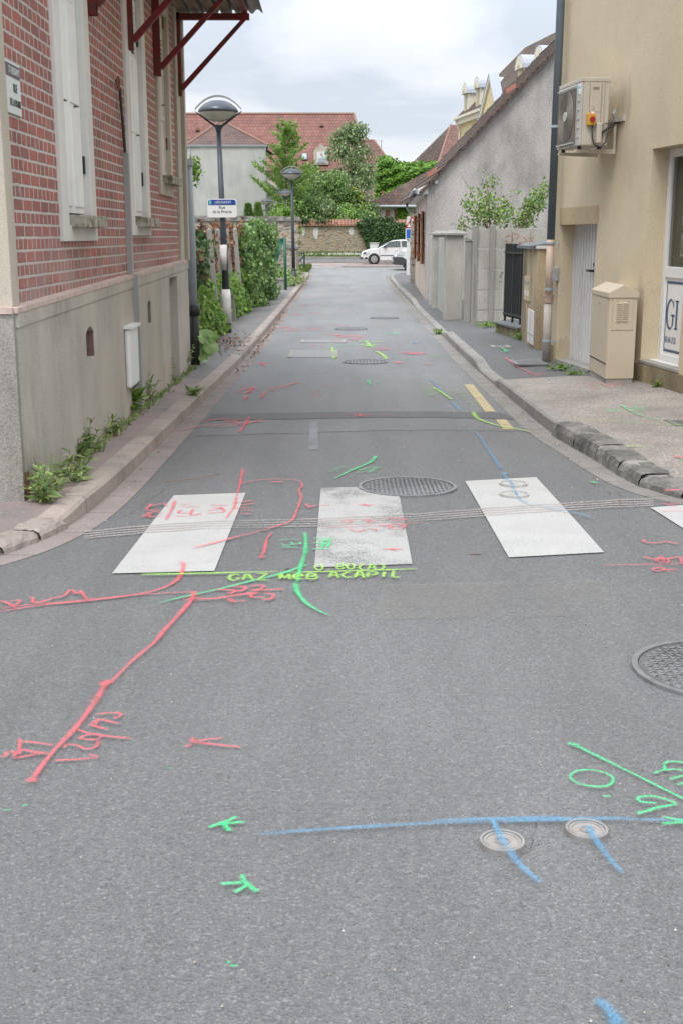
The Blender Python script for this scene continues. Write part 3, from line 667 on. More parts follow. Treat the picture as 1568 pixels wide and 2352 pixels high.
mark('long blue line across the near road above two small covers', 'd', 'b', .036, [('(.034,.034)', [(-1080, 870), (-760, 845), (-400, 822), (0, 800), (400, 788)]), (.03, [(0, 785), (400, 772), (800, 765)]), ('(.045,.04)', [(400, 790), (800, 778), (1240, 770)]), (.024, [(1200, 778), (1568, 785), (1700, 788)])], fade=.2, off=.0125)
mark('blue stroke running over the left small cover', 'd', 'b', .034, [('(.032,.045)', [(362, 790), (390, 840), (430, 920), (470, 980)]), ('(.04,.04)', [(470, 980), (520, 1060), (600, 1140), (670, 1195)])], fade=.06, off=.021)
mark('blue stroke running off the right small cover', 'd', 'b', .034, [('(.04,.034)', [(965, 825), (1000, 890), (1060, 980), (1130, 1070), (1190, 1130)])], fade=.04, off=.021)
mark('blue blob at the bottom edge of the road', 'd', 'b', .06, [('(.05,.075)', [(1010, 1905), (1070, 1940), (1120, 2000), (1190, 2120)])], fade=.05, off=.012)
mark('green forked arrow pointing away on the near asphalt', 'f', 'g', .022, [[(935, 362), (1000, 340), (1065, 312)], (.024, [(985, 350), (1040, 342), (1100, 338)]), (.032, [(1000, 342), (1030, 380)])], fade=.02)
mark('green feathered arrow nearest the camera', 'f', 'g', .026, [[(990, 618), (1090, 612)], [(1085, 575), (1100, 610), (1155, 655)], [(1050, 658), (1085, 640), (1110, 620)]], fade=.02)
mark('tiny faint green flecks low on the road', 'f', 'gf', .014, [[(1030, 990), (1075, 988)], [(1020, 968), (1030, 980)], [(15, 290), (60, 285)], [(100, 270), (130, 265)]], fade=.01)
mark('tiny green fleck beside the red forked arrow', 'b', 'gf', .014, [[(755, 996), (775, 997)]], fade=.01)
mark('pale green smear between the small cover and the corner figures', 'c', 'g', .03, [[(1050, 1108), (1110, 1118)]])
# blue service line running up the street
mark('blue line winding down onto the third crossing stripe', 'R', 'b', .035, [('(.05,.045)', [(545, 1425), (555, 1455), (590, 1490), (600, 1520)]), ('(.035,.03)', [(600, 1520), (625, 1565), (680, 1600), (760, 1615)]), ('(.03,.04)', [(760, 1615), (860, 1640), (960, 1660), (1060, 1690)]), (.05, [(525, 1432), (575, 1425)])], fade=.1, off=.021)
mark('faint blue trail running up the street from the third stripe', 'R', 'bf', .06, [('(.06,.05)', [(530, 1405), (490, 1340), (440, 1270), (400, 1205), (368, 1180)]), ('(.05,.05)', [(240, 1000), (170, 930), (120, 880)])], fade=.2)
mark('lime hook beside the lower yellow dash', 'R', 'y', .04, [('(.09,.04)', [(372, 1072), (385, 1100), (430, 1125), (520, 1152), (600, 1165), (700, 1188)])], fade=.12)
mark('lime stroke with hatched letters beside the long yellow dash', 'R', 'y', .045, [(.06, [(140, 930), (190, 960), (245, 1000)]), (.05, [(95, 945), (160, 938)]), (.05, [(95, 955), (160, 952)]), (.05, [(100, 967), (165, 962)]), (.05, [(110, 977), (150, 973)]), (.04, [(215, 955), (280, 950)]), (.04, [(215, 965), (275, 968)])])
mark('blue cross mark above the bitumen joint', 'R', 'b', .05, [(.06, [(240, 1012), (270, 1035), (290, 1065)]), [(190, 1046), (240, 1048)], [(290, 1050), (355, 1048)], (.03, [(200, 1040), (235, 1042)])])
mark('red scribble on the joint near the left gutter', 'e', 'r', .045, [(.05, [(0, 775), (60, 765), (120, 760)]), (.05, [(130, 745), (105, 790), (75, 828)]), [(40, 768), (100, 785), (200, 758)], [(130, 770), (210, 772)], [(-60, 795), (0, 798), (90, 785)], [(-100, 770), (-40, 762), (40, 770)]])
mark('red line crossing from the left kerb to the joint', 'L', 'rf', .04, [[(975, 1045), (1050, 1030), (1150, 1010), (1300, 1000), (1440, 985)], [(1150, 990), (1240, 975), (1330, 970)]])
mark('red spray on the joint in mid street', 'e', 'r', .05, [[(640, 736), (700, 733), (770, 740)], [(660, 742), (740, 744)], (.03, [(500, 740), (600, 736)]), (.03, [(800, 734), (880, 737)]), [(700, 728), (710, 745)]])
mark('red writing across the street beyond the joint', 'e', 'rf', .09, [(.08, [(70, 610), (130, 600), (190, 603)]), (.08, [(90, 600), (150, 590), (120, 620)]), (.06, [(200, 590), (260, 592), (330, 580), (390, 562)]), (.06, [(240, 595), (255, 612)]), (.05, [(330, 575), (380, 570)]), (.05, [(500, 584), (570, 586)])])
mark('green cross mark in mid street beyond the joint', 'e', 'gf', .07, [(.08, [(745, 552), (755, 582)]), [(665, 566), (720, 568)], [(775, 563), (818, 563)], [(780, 570), (815, 571)], (.06, [(722, 618), (760, 618)])])
mark('lime and green marks around the second far cover', 'e', 'y', .11, [[(700, 352), (750, 350), (840, 352)], [(735, 345), (760, 375), (790, 378)], [(700, 365), (760, 372)], [(720, 376), (800, 366)], (.1, [(790, 402), (820, 420), (845, 444)]), (.1, [(560, 380), (570, 440), (580, 440)]), (.08, [(1045, 428), (1125, 427)])])
mark('green stroke trailing from the far lime marks', 'e', 'gf', .1, [[(565, 378), (620, 372), (690, 368)], [(700, 352), (730, 346)], (.1, [(840, 314), (925, 316)]), (.1, [(885, 302), (900, 316)])])
mark('red scrawls among the far lime marks', 'e', 'rf', .13, [[(580, 322), (600, 312)], [(630, 322), (720, 328)], [(640, 335), (700, 345)], [(580, 330), (640, 322)], [(440, 371), (480, 371)], [(495, 373), (520, 373)], [(760, 390), (850, 395)], [(900, 410), (1040, 415)], [(960, 418), (1050, 414)], [(890, 462), (935, 463)], [(900, 455), (905, 468)], [(550, 267), (640, 265)], [(300, 290), (380, 292)], [(420, 288), (500, 290)]])
mark('blue cross mark near the right gutter far up the street', 'e', 'bf', .12, [[(950, 358), (1025, 356)], [(985, 345), (995, 365)], [(880, 204), (915, 206)]])
mark('red scrawl near the left gutter in mid street', 'e', 'rf', .1, [[(150, 470), (200, 465), (255, 463)], [(190, 458), (210, 480)]])
mark('faint red scrawls farthest up the street', 'e', 'rf', .16, [[(345, 208), (410, 206)], [(440, 203), (505, 202)], [(390, 160), (430, 158)], [(455, 154), (510, 153)], [(590, 181), (620, 180)], [(410, 114), (450, 113)], [(610, 112), (650, 112)], [(520, 40), (545, 40)], [(640, 88), (660, 88)], [(270, 278), (350, 272)], [(1035, 468), (1075, 470)]])
mark('broad faint red hatching on both sides of the far rectangular covers', 'e', 'rf', .12, [[(290, 283), (330, 280), (385, 285)], [(320, 296), (400, 296)], [(425, 280), (510, 283)], [(520, 310), (620, 318)], [(640, 318), (740, 322)], [(655, 330), (735, 338)], [(560, 345), (600, 348)], [(800, 384), (860, 390)], [(930, 406), (1060, 410)], [(940, 412), (1020, 420)], [(345, 212), (400, 210)], [(640, 86), (670, 85)], [(430, 112), (520, 110)], [(500, 60), (560, 60)]])
mark('faint red tracks crossing the street just beyond the joint', 'e', 'rf', .06, [[(440, 615), (500, 612)], [(450, 628), (520, 626)], [(440, 640), (515, 640)], [(235, 605), (280, 598), (340, 590)], [(60, 615), (110, 622), (160, 612)], [(190, 650), (215, 610)], [(100, 660), (120, 630)]])
mark('pale lime hatching beside the long yellow dash', 'e', 'yf', .05, [[(1190, 605), (1250, 602)], [(1210, 620), (1270, 618)], [(1225, 640), (1290, 636)], [(1240, 655), (1300, 652)], [(1250, 670), (1320, 668)], [(1275, 688), (1335, 686)]])
mark('faint green scrawls farthest up the street', 'e', 'gf', .16, [[(730, 132), (770, 133)], [(725, 56), (745, 55)], [(780, 212), (820, 213)], [(365, 311), (380, 311)]])
pav = lambda x, y: .1 + .07 * sm((y - 10) / 3) * min(1, max(0, x - 2) / 1.2)
mark('long thin lime line across the pebbled pavement', 'R', 'y', .02, [[(910, 1128), (1100, 1132), (1300, 1142), (1480, 1152), (1600, 1158)], (.035, [(1480, 1148), (1568, 1150)]), (.035, [(1240, 1283), (1290, 1278), (1350, 1282)])], h=lambda x, y: pavR(x, y, .002))
mark('green stroke and hatching on the pebbled pavement', 'R', 'g', .045, [('(.05,.025)', [(1212, 1048), (1260, 1075), (1340, 1105), (1440, 1125)]), [(1115, 1072), (1200, 1070)], [(1120, 1080), (1205, 1082)], [(1280, 1062), (1360, 1056)], [(1270, 1070), (1365, 1068)], [(1290, 1078), (1350, 1078)]], h=lambda x, y: pavR(x, y, .002))
mark('red bracketed figures on the pebbled pavement near the cabinet', 'R', 'r', .04, [[(1015, 940), (1075, 938)], [(1010, 948), (1080, 950)], [(1015, 957), (1060, 962), (1090, 958)], (.03, [(1082, 930), (1120, 945), (1160, 962)]), [(1130, 940), (1215, 935)], [(1130, 948), (1225, 946)], [(1160, 955), (1200, 952)]], h=lambda x, y: pavR(x, y, .002))
mark('red spot at the right edge of the pebbled pavement', 'R', 'r', .05, [[(1510, 1335), (1560, 1336)], [(1530, 1330), (1550, 1343)]], h=lambda x, y: pavR(x, y, .002))
mark('red dashes on the low corner kerbstones', 'R', 'r', .05, [[(1460, 1503), (1555, 1496)]], h=lambda x, y: .075)
mark('red underscore on the kerb top beside the pebbled pavement', 'R', 'r', .04, [[(640, 967), (685, 967)]], h=lambda x, y: .13)
mark('red line with a filled box on the dark pavement by the pipe', 'R', 'r', .045, [('(.05,.03)', [(548, 766), (600, 790), (680, 825), (730, 860)]), [(635, 835), (700, 832)], [(640, 848), (700, 850)], [(720, 842), (780, 845)], [(730, 850), (785, 855)]], h=lambda x, y: pavR(x, y, .002))
mark('green star mark on the dark pavement near the railing', 'R', 'g', .04, [[(528, 706), (565, 736)], [(530, 712), (580, 728)], [(545, 715), (550, 738)]], h=lambda x, y: pavR(x, y, .002))
mark('red line across the left kerb top', 'L', 'r', .025, [[(785, 958), (860, 966), (955, 970)]], h=lambda x, y: .118, off=.004)
mark('green arrow tip in the right gutter by the crossing', 'R', 'g', .04, [[(1035, 1472), (1080, 1478)], [(1050, 1470), (1060, 1482)]])
mark('green dash in the left gutter', 'L', 'g', .03, [[(845, 1178), (878, 1175)]])

# ================================================================== BRICK HOUSE (left)
def xl(y): return -1.88 - .0104 * (y - 6.89)
def LV(px, py, o):       # point of the wall plane shifted by o towards the street
    d = ray(px, py)
    # x = -1.88-.0104*(y-6.89)+o
    t = (-1.88 + .0104 * 6.89 + o) / (d[0] + .0104 * d[1]); return (t * d[1], CH + t * d[2])
def LT(y, z, o): return (xl(y) + o, y, z)
class LB(MB):
    """mesh in wall coordinates: (o, y, z)"""
    def add(s, vs, fs, uvs=None):
        return MB.add(s, [(xl(y) + o, y, z) for o, y, z in vs], fs, uvs)
house = empty('brick_house', 'red brick house with grey rendered base, white shutters and red iron brackets', 'house', loc=(0, 0, 0))
# brick
k = NM('brick'); x = k.xyz()
nd = k.noise(26, 3, .6); nd2 = k.noise(26, 3, .6, vec=k.map((1, 1, 1), loc=(7, 7, 7)))
u = k.math('ADD', x[1], k.math('MULTIPLY', k.math('SUBTRACT', nd, .5), .02)); v = k.math('ADD', x[2], k.math('MULTIPLY', k.math('SUBTRACT', nd2, .5), .016))
br = k.n('ShaderNodeTexBrick'); k.l(k.comb(u, v), br.inputs['Vector']); br.offset = .5; br.offset_frequency = 2; br.squash = .5; br.squash_frequency = 2
br.inputs['Scale'].default_value = 1; br.inputs['Brick Width'].default_value = .225; br.inputs['Row Height'].default_value = .0775; br.inputs['Mortar Size'].default_value = .0105; br.inputs['Mortar Smooth'].default_value = .35; br.inputs['Bias'].default_value = -.05
br.inputs['Color1'].default_value = (.41, .145, .12, 1); br.inputs['Color2'].default_value = (.26, .135, .12, 1); br.inputs['Mortar'].default_value = (.54, .485, .445, 1)
c = k.mix(1.0, br.outputs[0], k.ramp(k.noise(1.6, 6, .6), [(.3, .82), (.7, 1.15)]), 'MULTIPLY')
c = k.mix(k.math('MULTIPLY', k.ramp(k.noise(9, 6, .7), [(.5, 0.0), (.75, 1.0)]), .5), c, (.38, .27, .24))
pale = k.math('MULTIPLY', k.ramp(x[2], [(.0, 0.0), (1.0, 1.0)]), 0)
zz = k.ramp(k.math('SUBTRACT', 1.78, x[2]), [(.0, 0.0), (.5, 1.0)])
pl = k.math('MULTIPLY', zz, k.ramp(k.noise(1.3, 5, .6, vec=k.map((1, 1, 2), loc=(3, 3, 3))), [(.42, 0.0), (.62, .6)]))
c = k.mix(pl, c, (.42, .33, .31))
c = k.mix(.25, c, k.ramp(k.noise(130, 3, .7), [(.35, 0.0), (.65, 1.0)]), 'OVERLAY')
h = k.math('ADD', k.math('MULTIPLY', br.outputs['Fac'], -1.0), k.math('MULTIPLY', k.noise(60, 4, .7), .35)); k.bump(h, .006)
M['brick'] = k.fin(c, .9, 0, .25)
M['plinth'] = plaster('plinth', (.53, .49, .435), (.25, .24, .215), .7, .18, .3, lo=.42, hi=.64, spots=((-1.89, 8.0, 1.12, .7, .35, .6, (.24, .23, .205)), (-1.93, 11.0, 1.15, .45, .4, .65, (.25, .24, .21)), (-1.95, 13.9, 1.2, .5, .3, .5, (.25, .24, .21)), (-1.88, 7.1, .25, .5, .4, .6, (.22, .19, .14)), (-1.9, 9.0, .05, 1.2, .22, .6, (.30, .28, .18)), (-1.93, 11.8, .0, 1.5, .2, .6, (.28, .26, .18))))
M['plinth_grey'] = plaster('plinth_grey', (.40, .38, .345), (.22, .205, .18), .9, .4, .3, gs=110, lo=.36, hi=.62)
M['rough'] = plaster('rough', (.56, .51, .42), (.30, .27, .21), .7, .3, .5, gs=60, bump=.02)
M['beige_smooth'] = plaster('beige_smooth', (.54, .49, .41), (.24, .215, .175), .7, .4, .2)
M['pinkcap'] = simple('pinkcap', (.55, .43, .39), .9, var=.2, sc=9, dirt=((.30, .24, .2), .6))
M['whitewash'] = plaster('whitewash', (.74, .73, .69), (.45, .43, .38), .5, .25, .12, rough=.7)
M['shutter'] = simple('shutter', (.84, .845, .83), .45, var=.04, sc=3, dirt=((.42, .40, .35), .45), spec=.4)
M['shutter_old'] = simple('shutter_old', (.62, .59, .52), .6, var=.06, sc=3, dirt=((.30, .24, .18), .6), spec=.3)
M['darkgap'] = simple('darkgap', (.03, .03, .032), .8)
k = NM('mossy'); n1 = k.ramp(k.noise(7, 7, .7), [(.42, 0.0), (.6, 1.0)]); c = k.mix(n1, (.42, .39, .34), (.14, .12, .05)); c = k.mix(k.ramp(k.noise(18, 6, .7, vec=k.map((1, 1, 1), loc=(1, 2, 3))), [(.52, 0.0), (.62, 1.0)]), c, (.52, .50, .46)); k.bump(k.noise(50, 5, .7), .008); M['mossy'] = k.fin(c, .95, 0, .2)
k = NM('redmetal'); c = k.mix(k.ramp(k.noise(10, 7, .7), [(.42, 0.0), (.62, 1.0)]), (.21, .012, .018), (.085, .03, .022)); c = k.mix(k.ramp(k.noise(40, 5, .7), [(.6, 0.0), (.72, 1.0)]), c, (.26, .12, .09)); k.bump(k.noise(60, 4, .6), .002); M['redmetal'] = k.fin(c, .6, 0, .4)
M['blackiron'] = simple('blackiron', (.035, .034, .034), .5, metal=.2)
M['rust'] = simple('rust', (.20, .09, .05), .85, var=.4, sc=30)
M['greyplastic'] = simple('greyplastic', (.34, .345, .34), .5, var=.05)
M['whiteplastic'] = simple('whiteplastic', (.84, .845, .84), .4, var=.03, dirt=((.5, .48, .43), .3))

y_end = 15.5
g = LB(); g.box(-5, -.05, 7.0, 8.40, 1.15, 5.2); g.box(-5, -.05, 9.6, 11.33, 1.15, 5.2); g.box(-5, -.05, 12.52, 13.38, 1.15, 5.2); g.box(-5, -.05, 14.45, 15.45, 1.15, 5.2)
for a, b, z0, z1 in ((8.40, 9.6, 1.15, 1.62), (11.33, 12.52, 1.15, 1.64), (13.38, 14.45, 1.15, 2.08), (8.40, 9.6, 4.0, 5.2), (11.33, 12.52, 4.0, 5.2), (13.38, 14.45, 4.25, 5.2)): g.box(-5, -.05, a, b, z0, z1)
wall = g.build('brick_wall', M['brick'], house)
g = LB(); ztop = lambda y: 1.235 + .0125 * (y - 7)
N = 20
def pz(a, b):
    # rendered base between y=a and y=b with openings left for vents and the niche
    g.hexa([(-1, a, -.3), (0, a, -.3), (0, b, -.3), (-1, b, -.3)], [(-1, a, ztop(a) - .03), (0, a, ztop(a) - .03), (0, b, ztop(b) - .03), (-1, b, ztop(b) - .03)])
def pzz(a, b, z0, z1): g.box(-1, 0, a, b, z0, z1)
v1 = (8.86, 9.16, .735, .925); v2 = (11.94, 12.17, .775, .965); ni = (13.66, 14.36, -.3, 1.17)
pz(6.93, v1[0]); pz(v1[1], v2[0]); pz(v2[1], ni[0]); pz(ni[1], y_end)
for (a, b, z0, z1) in (v1, v2):
    pzz(a, b, -.3, z0)
    n = 6
    for i in range(n):
        t0, t1 = i / n, (i + 1) / n
        arc = lambda t: z1 + .045 * math.sin(math.pi * t)
        g.hexa([(-1, a + (b - a) * t0, arc(t0)), (0, a + (b - a) * t0, arc(t0)), (0, a + (b - a) * t1, arc(t1)), (-1, a + (b - a) * t1, arc(t1))],
               [(-1, a + (b - a) * t0, ztop(a) - .03), (0, a + (b - a) * t0, ztop(a) - .03), (0, a + (b - a) * t1, ztop(b) - .03), (-1, a + (b - a) * t1, ztop(b) - .03)])
pzz(ni[0], ni[1], ni[3], ztop(14) - .03)
base = g.build('rendered_base', M['plinth'], house)
g = LB()
for i in range(N):      # sloping pink ledge with a shallow moulding under it
    a = 6.9 + (y_end + .02 - 6.9) * i / N; b = 6.9 + (y_end + .02 - 6.9) * (i + 1) / N
    g.hexa([(-.2, a, ztop(a) - .032), (.012, a, ztop(a) - .032), (.012, b, ztop(b) - .032), (-.2, b, ztop(b) - .032)], [(-.2, a, ztop(a) + .03), (.012, a, ztop(a) - .002), (.012, b, ztop(b) - .002), (-.2, b, ztop(b) + .03)])
g.build('base_ledge', M['pinkcap'], base)
g = LB()
for i in range(N):
    a = 6.92 + (y_end - 6.92) * i / N; b = 6.92 + (y_end - 6.92) * (i + 1) / N
    g.hexa([(-.2, a, ztop(a) - .115), (.008, a, ztop(a) - .115), (.008, b, ztop(b) - .115), (-.2, b, ztop(b) - .115)], [(-.2, a, ztop(a) - .034), (.008, a, ztop(a) - .034), (.008, b, ztop(b) - .034), (-.2, b, ztop(b) - .034)])
g.build('base_band', M['plinth'], base)
# front of the house towards the crossing street
g = LB(); g.box(-6, -.012, 6.885, 6.93, -.3, 1.2)
g.build('front_base', M['plinth_grey'], house)
g = LB(); g.box(-6, -.012, 6.87, 6.9, 1.2, 1.235); g.build('front_ledge', M['pinkcap'], house)
g = LB(); g.box(-6, -.055, 6.95, 7.0, 1.23, 5.2); g.build('front_wall', M['rough'], house)
g = LB(); g.box(-.2, -.02, 6.925, 7.09, 1.235, 5.2); g.build('corner_pilaster', M['beige_smooth'], house, bevel=.006)
g = LB(); g.box(-.3, -.014, 14.98, 15.32, 1.33, 5.2); g.build('end_pilaster', M['beige_smooth'], house, bevel=.006)
g = LB(); g.box(-.3, .03, 15.36, 15.5, 1.33, 5.2); g.build('end_pilaster', M['beige_smooth'], house, bevel=.006)
# chipped plaster at the foot of the corner
g = LB(); g.box(-.02, .004, 6.925, 6.97, .0, .26); g.build('bare_brick_patch', M['rust'], house)
# vents and niche
for (a, b, z0, z1) in (v1, v2):
    g = LB(); g.box(-.104, -.004, b - .006, b + .001, z0 + .002, z1 + .001); g.box(-.104, -.004, a - .001, a + .006, z0 + .002, z1 + .001); g.build('vent_lining', simple('ventlining', (.20, .13, .11) if a < 10 else (.25, .23, .2), .9, var=.3, sc=20), house)
    g = LB(); g.box(-.12, -.105, a - .02, b + .02, z0 - .02, z1 + .07); vb = g.build('vent', simple('ventbrick', (.22, .11, .10), .9) if a < 10 else M['plinth_grey'], house)
    g = LB()
    for i in range(4):
        for j in range(6): yy = a + .05 + i * (b - a - .08) / 3; z = z0 + .02 + j * .035; g.box(-.104, -.1, yy - .008, yy + .008, z - .008, z + .008)
    g.build('vent_holes', M['darkgap'], vb)
g = LB(); g.box(-.14, -.1, ni[0] - .02, ni[1] + .02, -.3, 1.19); g.build('blocked_doorway', M['plinth_grey'], house)
# window surrounds, sills and shutters
def window(y0, y1, sb, fz, zt, sill, mo, old=False):
    """y0,y1 frame; sb shutter bottom; fz frame bottom; zt top"""
    W_ = .2; ms = M['shutter_old'] if old else M['shutter']; mf = M['beige_smooth'] if old else M['whitewash']
    if old: W_ = .15
    g = LB(); g.box(-.2, -.02, y0, y0 + W_, fz, zt); g.box(-.2, -.02, y1 - W_, y1, fz, zt); g.box(-.2, -.024, y0 + W_, y1 - W_, fz, sb - .09); g.box(-.2, -.022, y0 + W_, y1 - W_, zt - .25, zt)
    f = g.build('window_surround', mf, house, bevel=.006)
    g = LB(); g.box(-.18, .075, sill[0], sill[1], sb - .105, sb - .015); g.build('sill', M['mossy'], f, bevel=.008)
    g = LB(); g.box(-.2, -.17, y0 + W_, y1 - W_, sb - .05, zt - .25); g.build('window_recess', M['darkgap'], f)
    a, b = y0 + W_ + .005, y1 - W_ - .005; mid = (a + b) / 2; ztp = zt - .26
    for (p, q) in ((a, mid - .003), (mid + .003, b)):
        sh = LB(); d0, d1 = -.105, -.075       # frame of stiles and rails
        s_ = .055
        sh.box(d0, d1, p, p + s_, sb, ztp); sh.box(d0, d1, q - s_, q, sb, ztp)
        zs = [sb, sb + .06, sb + .74, sb + .80, sb + 1.44, sb + 1.50, sb + 1.98, sb + 2.04]
        if mo == 3: zs = [sb, sb + .05, sb + .60, sb + .66, sb + 1.1, sb + 1.15, sb + 1.48, ztp]
        else: zs[-1] = ztp; 
        for i in (0, 2, 4, 6): sh.box(d0, d1 - .001, p + s_, q - s_, zs[i], zs[i + 1])
        for i in (1, 3): sh.box(d0 + .006, d1 - .012 if old else d1 + .009, p + s_ + (0 if old else -.012), q - s_ + (0 if old else .012), zs[i] + (.0 if old else -.012), zs[i + 1] + (0 if old else .012))
        so = sh.build('shutter', ms, house, bevel=.003)
        lv = LB(); n = 9 if mo != 3 else 7
        for i in range(n):
            z = zs[5] + (zs[6] - zs[5]) * (i + .1) / n; dz = (zs[6] - zs[5]) / n
            lv.hexa([(d1 - .006, p + s_, z), (d0, p + s_, z + dz * .5), (d0, q - s_, z + dz * .5), (d1 - .006, q - s_, z)], [(d1 - .002, p + s_, z + .012), (d0 + .004, p + s_, z + dz * .5 + .012), (d0 + .004, q - s_, z + dz * .5 + .012), (d1 - .002, q - s_, z + .012)])
        lv.build('louvre', ms, so)
        hg = LB(); ye = p if p == a else q
        for z in (sb + .3, sb + 1.62): hg.box(-.078, -.055, ye - .022, ye + .022, z, z + .13)
        hg.build('hinge', M['blackiron'] if not old else M['rust'], so)
        hk = LB(); hk.box(-.08, -.05, (p + q) / 2 - .02, (p + q) / 2 + .04, sb + .77, sb + .777); hk.build('hook', M['blackiron'], so)
    return f
window(8.40, 9.62, 1.80, 1.60, 4.0, (8.67, 9.54), 1)
window(11.33, 12.54, 1.825, 1.64, 4.12, (11.66, 12.55), 2)
window(13.38, 14.46, 2.31, 2.08, 4.3, (13.66, 14.52), 3, old=True)
# brackets and canopy
ys = [9.78, 11.53, 13.35, 15.2]
for i, yb in enumerate(ys):
    g = LB(); zb, zt_ = 3.3, 4.25
    g.box(-.05, -.042, yb - .04, yb + .04, zb, zt_); g.box(-.042, .02, yb - .04, yb - .033, zb, zt_); g.box(-.042, .02, yb + .033, yb + .04, zb, zt_)
    b = g.build('iron_bracket', M['redmetal'], house)
    g = LB(); g.hexa([(.0, yb - .025, zb + .1), (.0, yb + .025, zb + .1), (.04, yb + .025, zb + .06), (.04, yb - .025, zb + .06)], [(.76, yb - .025, 4.17), (.76, yb + .025, 4.17), (.82, yb + .025, 4.17), (.82, yb - .025, 4.17)])
    g.build('strut', M['redmetal'], b)
    g = LB(); g.box(-.04, .86, yb - .04, yb + .04, 4.17, 4.24); g.build('beam', M['redmetal'], b)
k = NM('boards'); x = k.xyz(); c = k.mix(k.ramp(k.noise(1, 6, .6, vec=k.map((20, 1.2, 20))), [(.35, 0.0), (.65, 1.0)]), (.17, .135, .105), (.34, .28, .22)); k.bump(k.noise(1, 5, .6, vec=k.map((60, 3, 60))), .004); M['boards'] = k.fin(c, .9, 0, .2)
rnd = random.Random(4)
can = LB()
can.box(.78, .84, 9.3, 15.22, 4.24, 4.28)
can = can.build('canopy', M['redmetal'], house)
for i in range(5):
    g = LB(); a = -.02 + i * .175; L = 15.62 + rnd.uniform(-.1, .12)
    g.box(a, a + .125, 9.0, L, 4.285, 4.325); g.build('canopy_board', M['boards'], can)
g = LB(); nx_ = 60
for i in range(nx_):
    o0, o1 = -.05 + 1.05 * i / nx_, -.05 + 1.05 * (i + 1) / nx_
    z = lambda o: 4.35 + .022 * math.sin(o * 2 * math.pi / .15)
    for (ya, yb2) in ((9.0, 15.7 + .03 * math.sin(i)),):
        g.hexa([(o0, ya, z(o0)), (o1, ya, z(o1)), (o1, yb2, z(o1)), (o0, yb2, z(o0))], [(o0, ya, z(o0) + .008), (o1, ya, z(o1) + .008), (o1, yb2, z(o1) + .008), (o0, yb2, z(o0) + .008)])
g.build('corrugated_sheet', M['conc'], can)
# services on the wall
(ya, za), (yb, zb) = LV(281, 205, .0), LV(293, 350, .0)
g = MB(); g.tube([LT(ya - .1, za + .06, -.03), LT(ya, za, -.02), LT(yb, zb, -.02)], .013, 8); g.build('cable', M['blackiron'], house)
yc, zc = LV(312, 628, .02)
g = LB(); g.box(-.05, .0, yc - .035, yc + .035, 1.3, zb); g.build('conduit', M['greyplastic'], house)
g = LB(); g.box(0, .045, yc - .035, yc + .035, -.02, 1.29); g.build('conduit', M['greyplastic'], house)
g = LB(); g.box(0, .05, 10.52, 10.98, .31, .83); mb = g.build('meter_box', M['whiteplastic'], house, bevel=.02)
g = LB(); g.box(-.002, .075, 10.5, 11.0, .835, .86); g.build('rain_lip', M['whiteplastic'], mb)
g = MB(); yr, zr = LV(259, 190, -.02)
g.tube([LT(yr + .05 * math.sin(a / 10 * 6.283) , zr + .05 * math.cos(a / 10 * 6.283), .03) for a in range(10)], .008, 6); g.build('wall_ring', M['rust'], house)
g = MB(); g.tube([(LT(7.13, 0, .05)[0], 7.13, -.1), (LT(7.13, 0, .05)[0], 7.13, .19)], .032, 14); g.tube([(LT(7.13, 0, .05)[0], 7.13, .10), (LT(7.13, 0, .05)[0], 7.13, .205)], .038, 14)
tag(g.build('pipe_stub', M['whiteplastic'], smooth=False), 'short white plastic pipe stub standing at the foot of the brick house corner', 'pipe')
# down pipe at the end of the house
px_, py_ = -1.955, 15.86
g = MB(); g.tube([(px_ - .02, py_, 2.58), (px_, py_, 1.6), (px_, py_, .68)], .050, 16)
M['zincpipe'] = simple('zincpipe', (.36, .41, .45), .5, var=.1, sc=3, metal=.1)
dp = g.build('downpipe', M['zincpipe'], house, smooth=True)
g = MB(); g.tube([(px_, py_, .7), (px_, py_, -.1)], .066, 16); g.tube([(px_, py_, .74), (px_, py_, .62)], .082, 16); g.build('iron_foot', M['blackiron'], dp, smooth=True)
g = MB(); g.tube([(px_ - .02, py_, 2.60), (px_ - .02, py_, 2.52)], .068, 16); g.build('pipe_collar', M['zincpipe'], dp)
g = MB(); g.box(-3.3, -2.03, 15.5, 15.75, -.2, 2.2); g.build('end_wall', M['plinth_grey'], house)
# house body and roof behind the street wall
g = MB(); g.box(-9, -5, 7.0, 15.4, -.2, 5.2); g.build('house_body', M['beige_smooth'], house)
g = MB(); g.hexa([(-9.3, 6.6, 5.2), (-1.5, 6.6, 5.2), (-1.5, 15.8, 5.2), (-9.3, 15.8, 5.2)], [(-5.5, 6.6, 8), (-5.3, 6.6, 8), (-5.3, 15.8, 8), (-5.5, 15.8, 8)]); g.build('roof', M['redroad'], house)
# old enamel street plate on the bricks
M['signwhite'] = simple('signwhite', (.62, .66, .65), .4, var=.04)
M['signdark'] = simple('signdark', (.10, .085, .095), .5, var=.1)
M['ink'] = simple('ink', (.05, .05, .055), .5)
sg = empty('street_plate', 'old grey enamel street plate reading RUE and LA PRAIRIE on the brick wall', 'sign')
def plateY(px, py): return LV(px, py, -.035)
y0s, y1s = 6.98, plateY(46, 152)[0]; z1s = 2.625; z0s = 2.335
g = LB(); g.box(-.048, -.038, y0s, y1s, z0s, z1s); g.build('plate', M['signwhite'], sg, bevel=.002)
g = LB(); g.box(-.038, -.0365, y0s, y1s - .01, z1s - .085, z1s - .012); g.build('name_band', M['signdark'], sg)
ux, uz = (-.0104, 1, 0), (0, 0, 1)
text('lettering', '77-LIEUSAINT', M['signwhite'], sg, LT(y1s - .015, z1s - .066, -.036), ux, uz, .058, 'RIGHT', sx=.72)
text('lettering', 'RUE', M['ink'], sg, LT(y1s - .13, z0s + .125, -.0365), ux, uz, .07, 'CENTER', sx=.7)
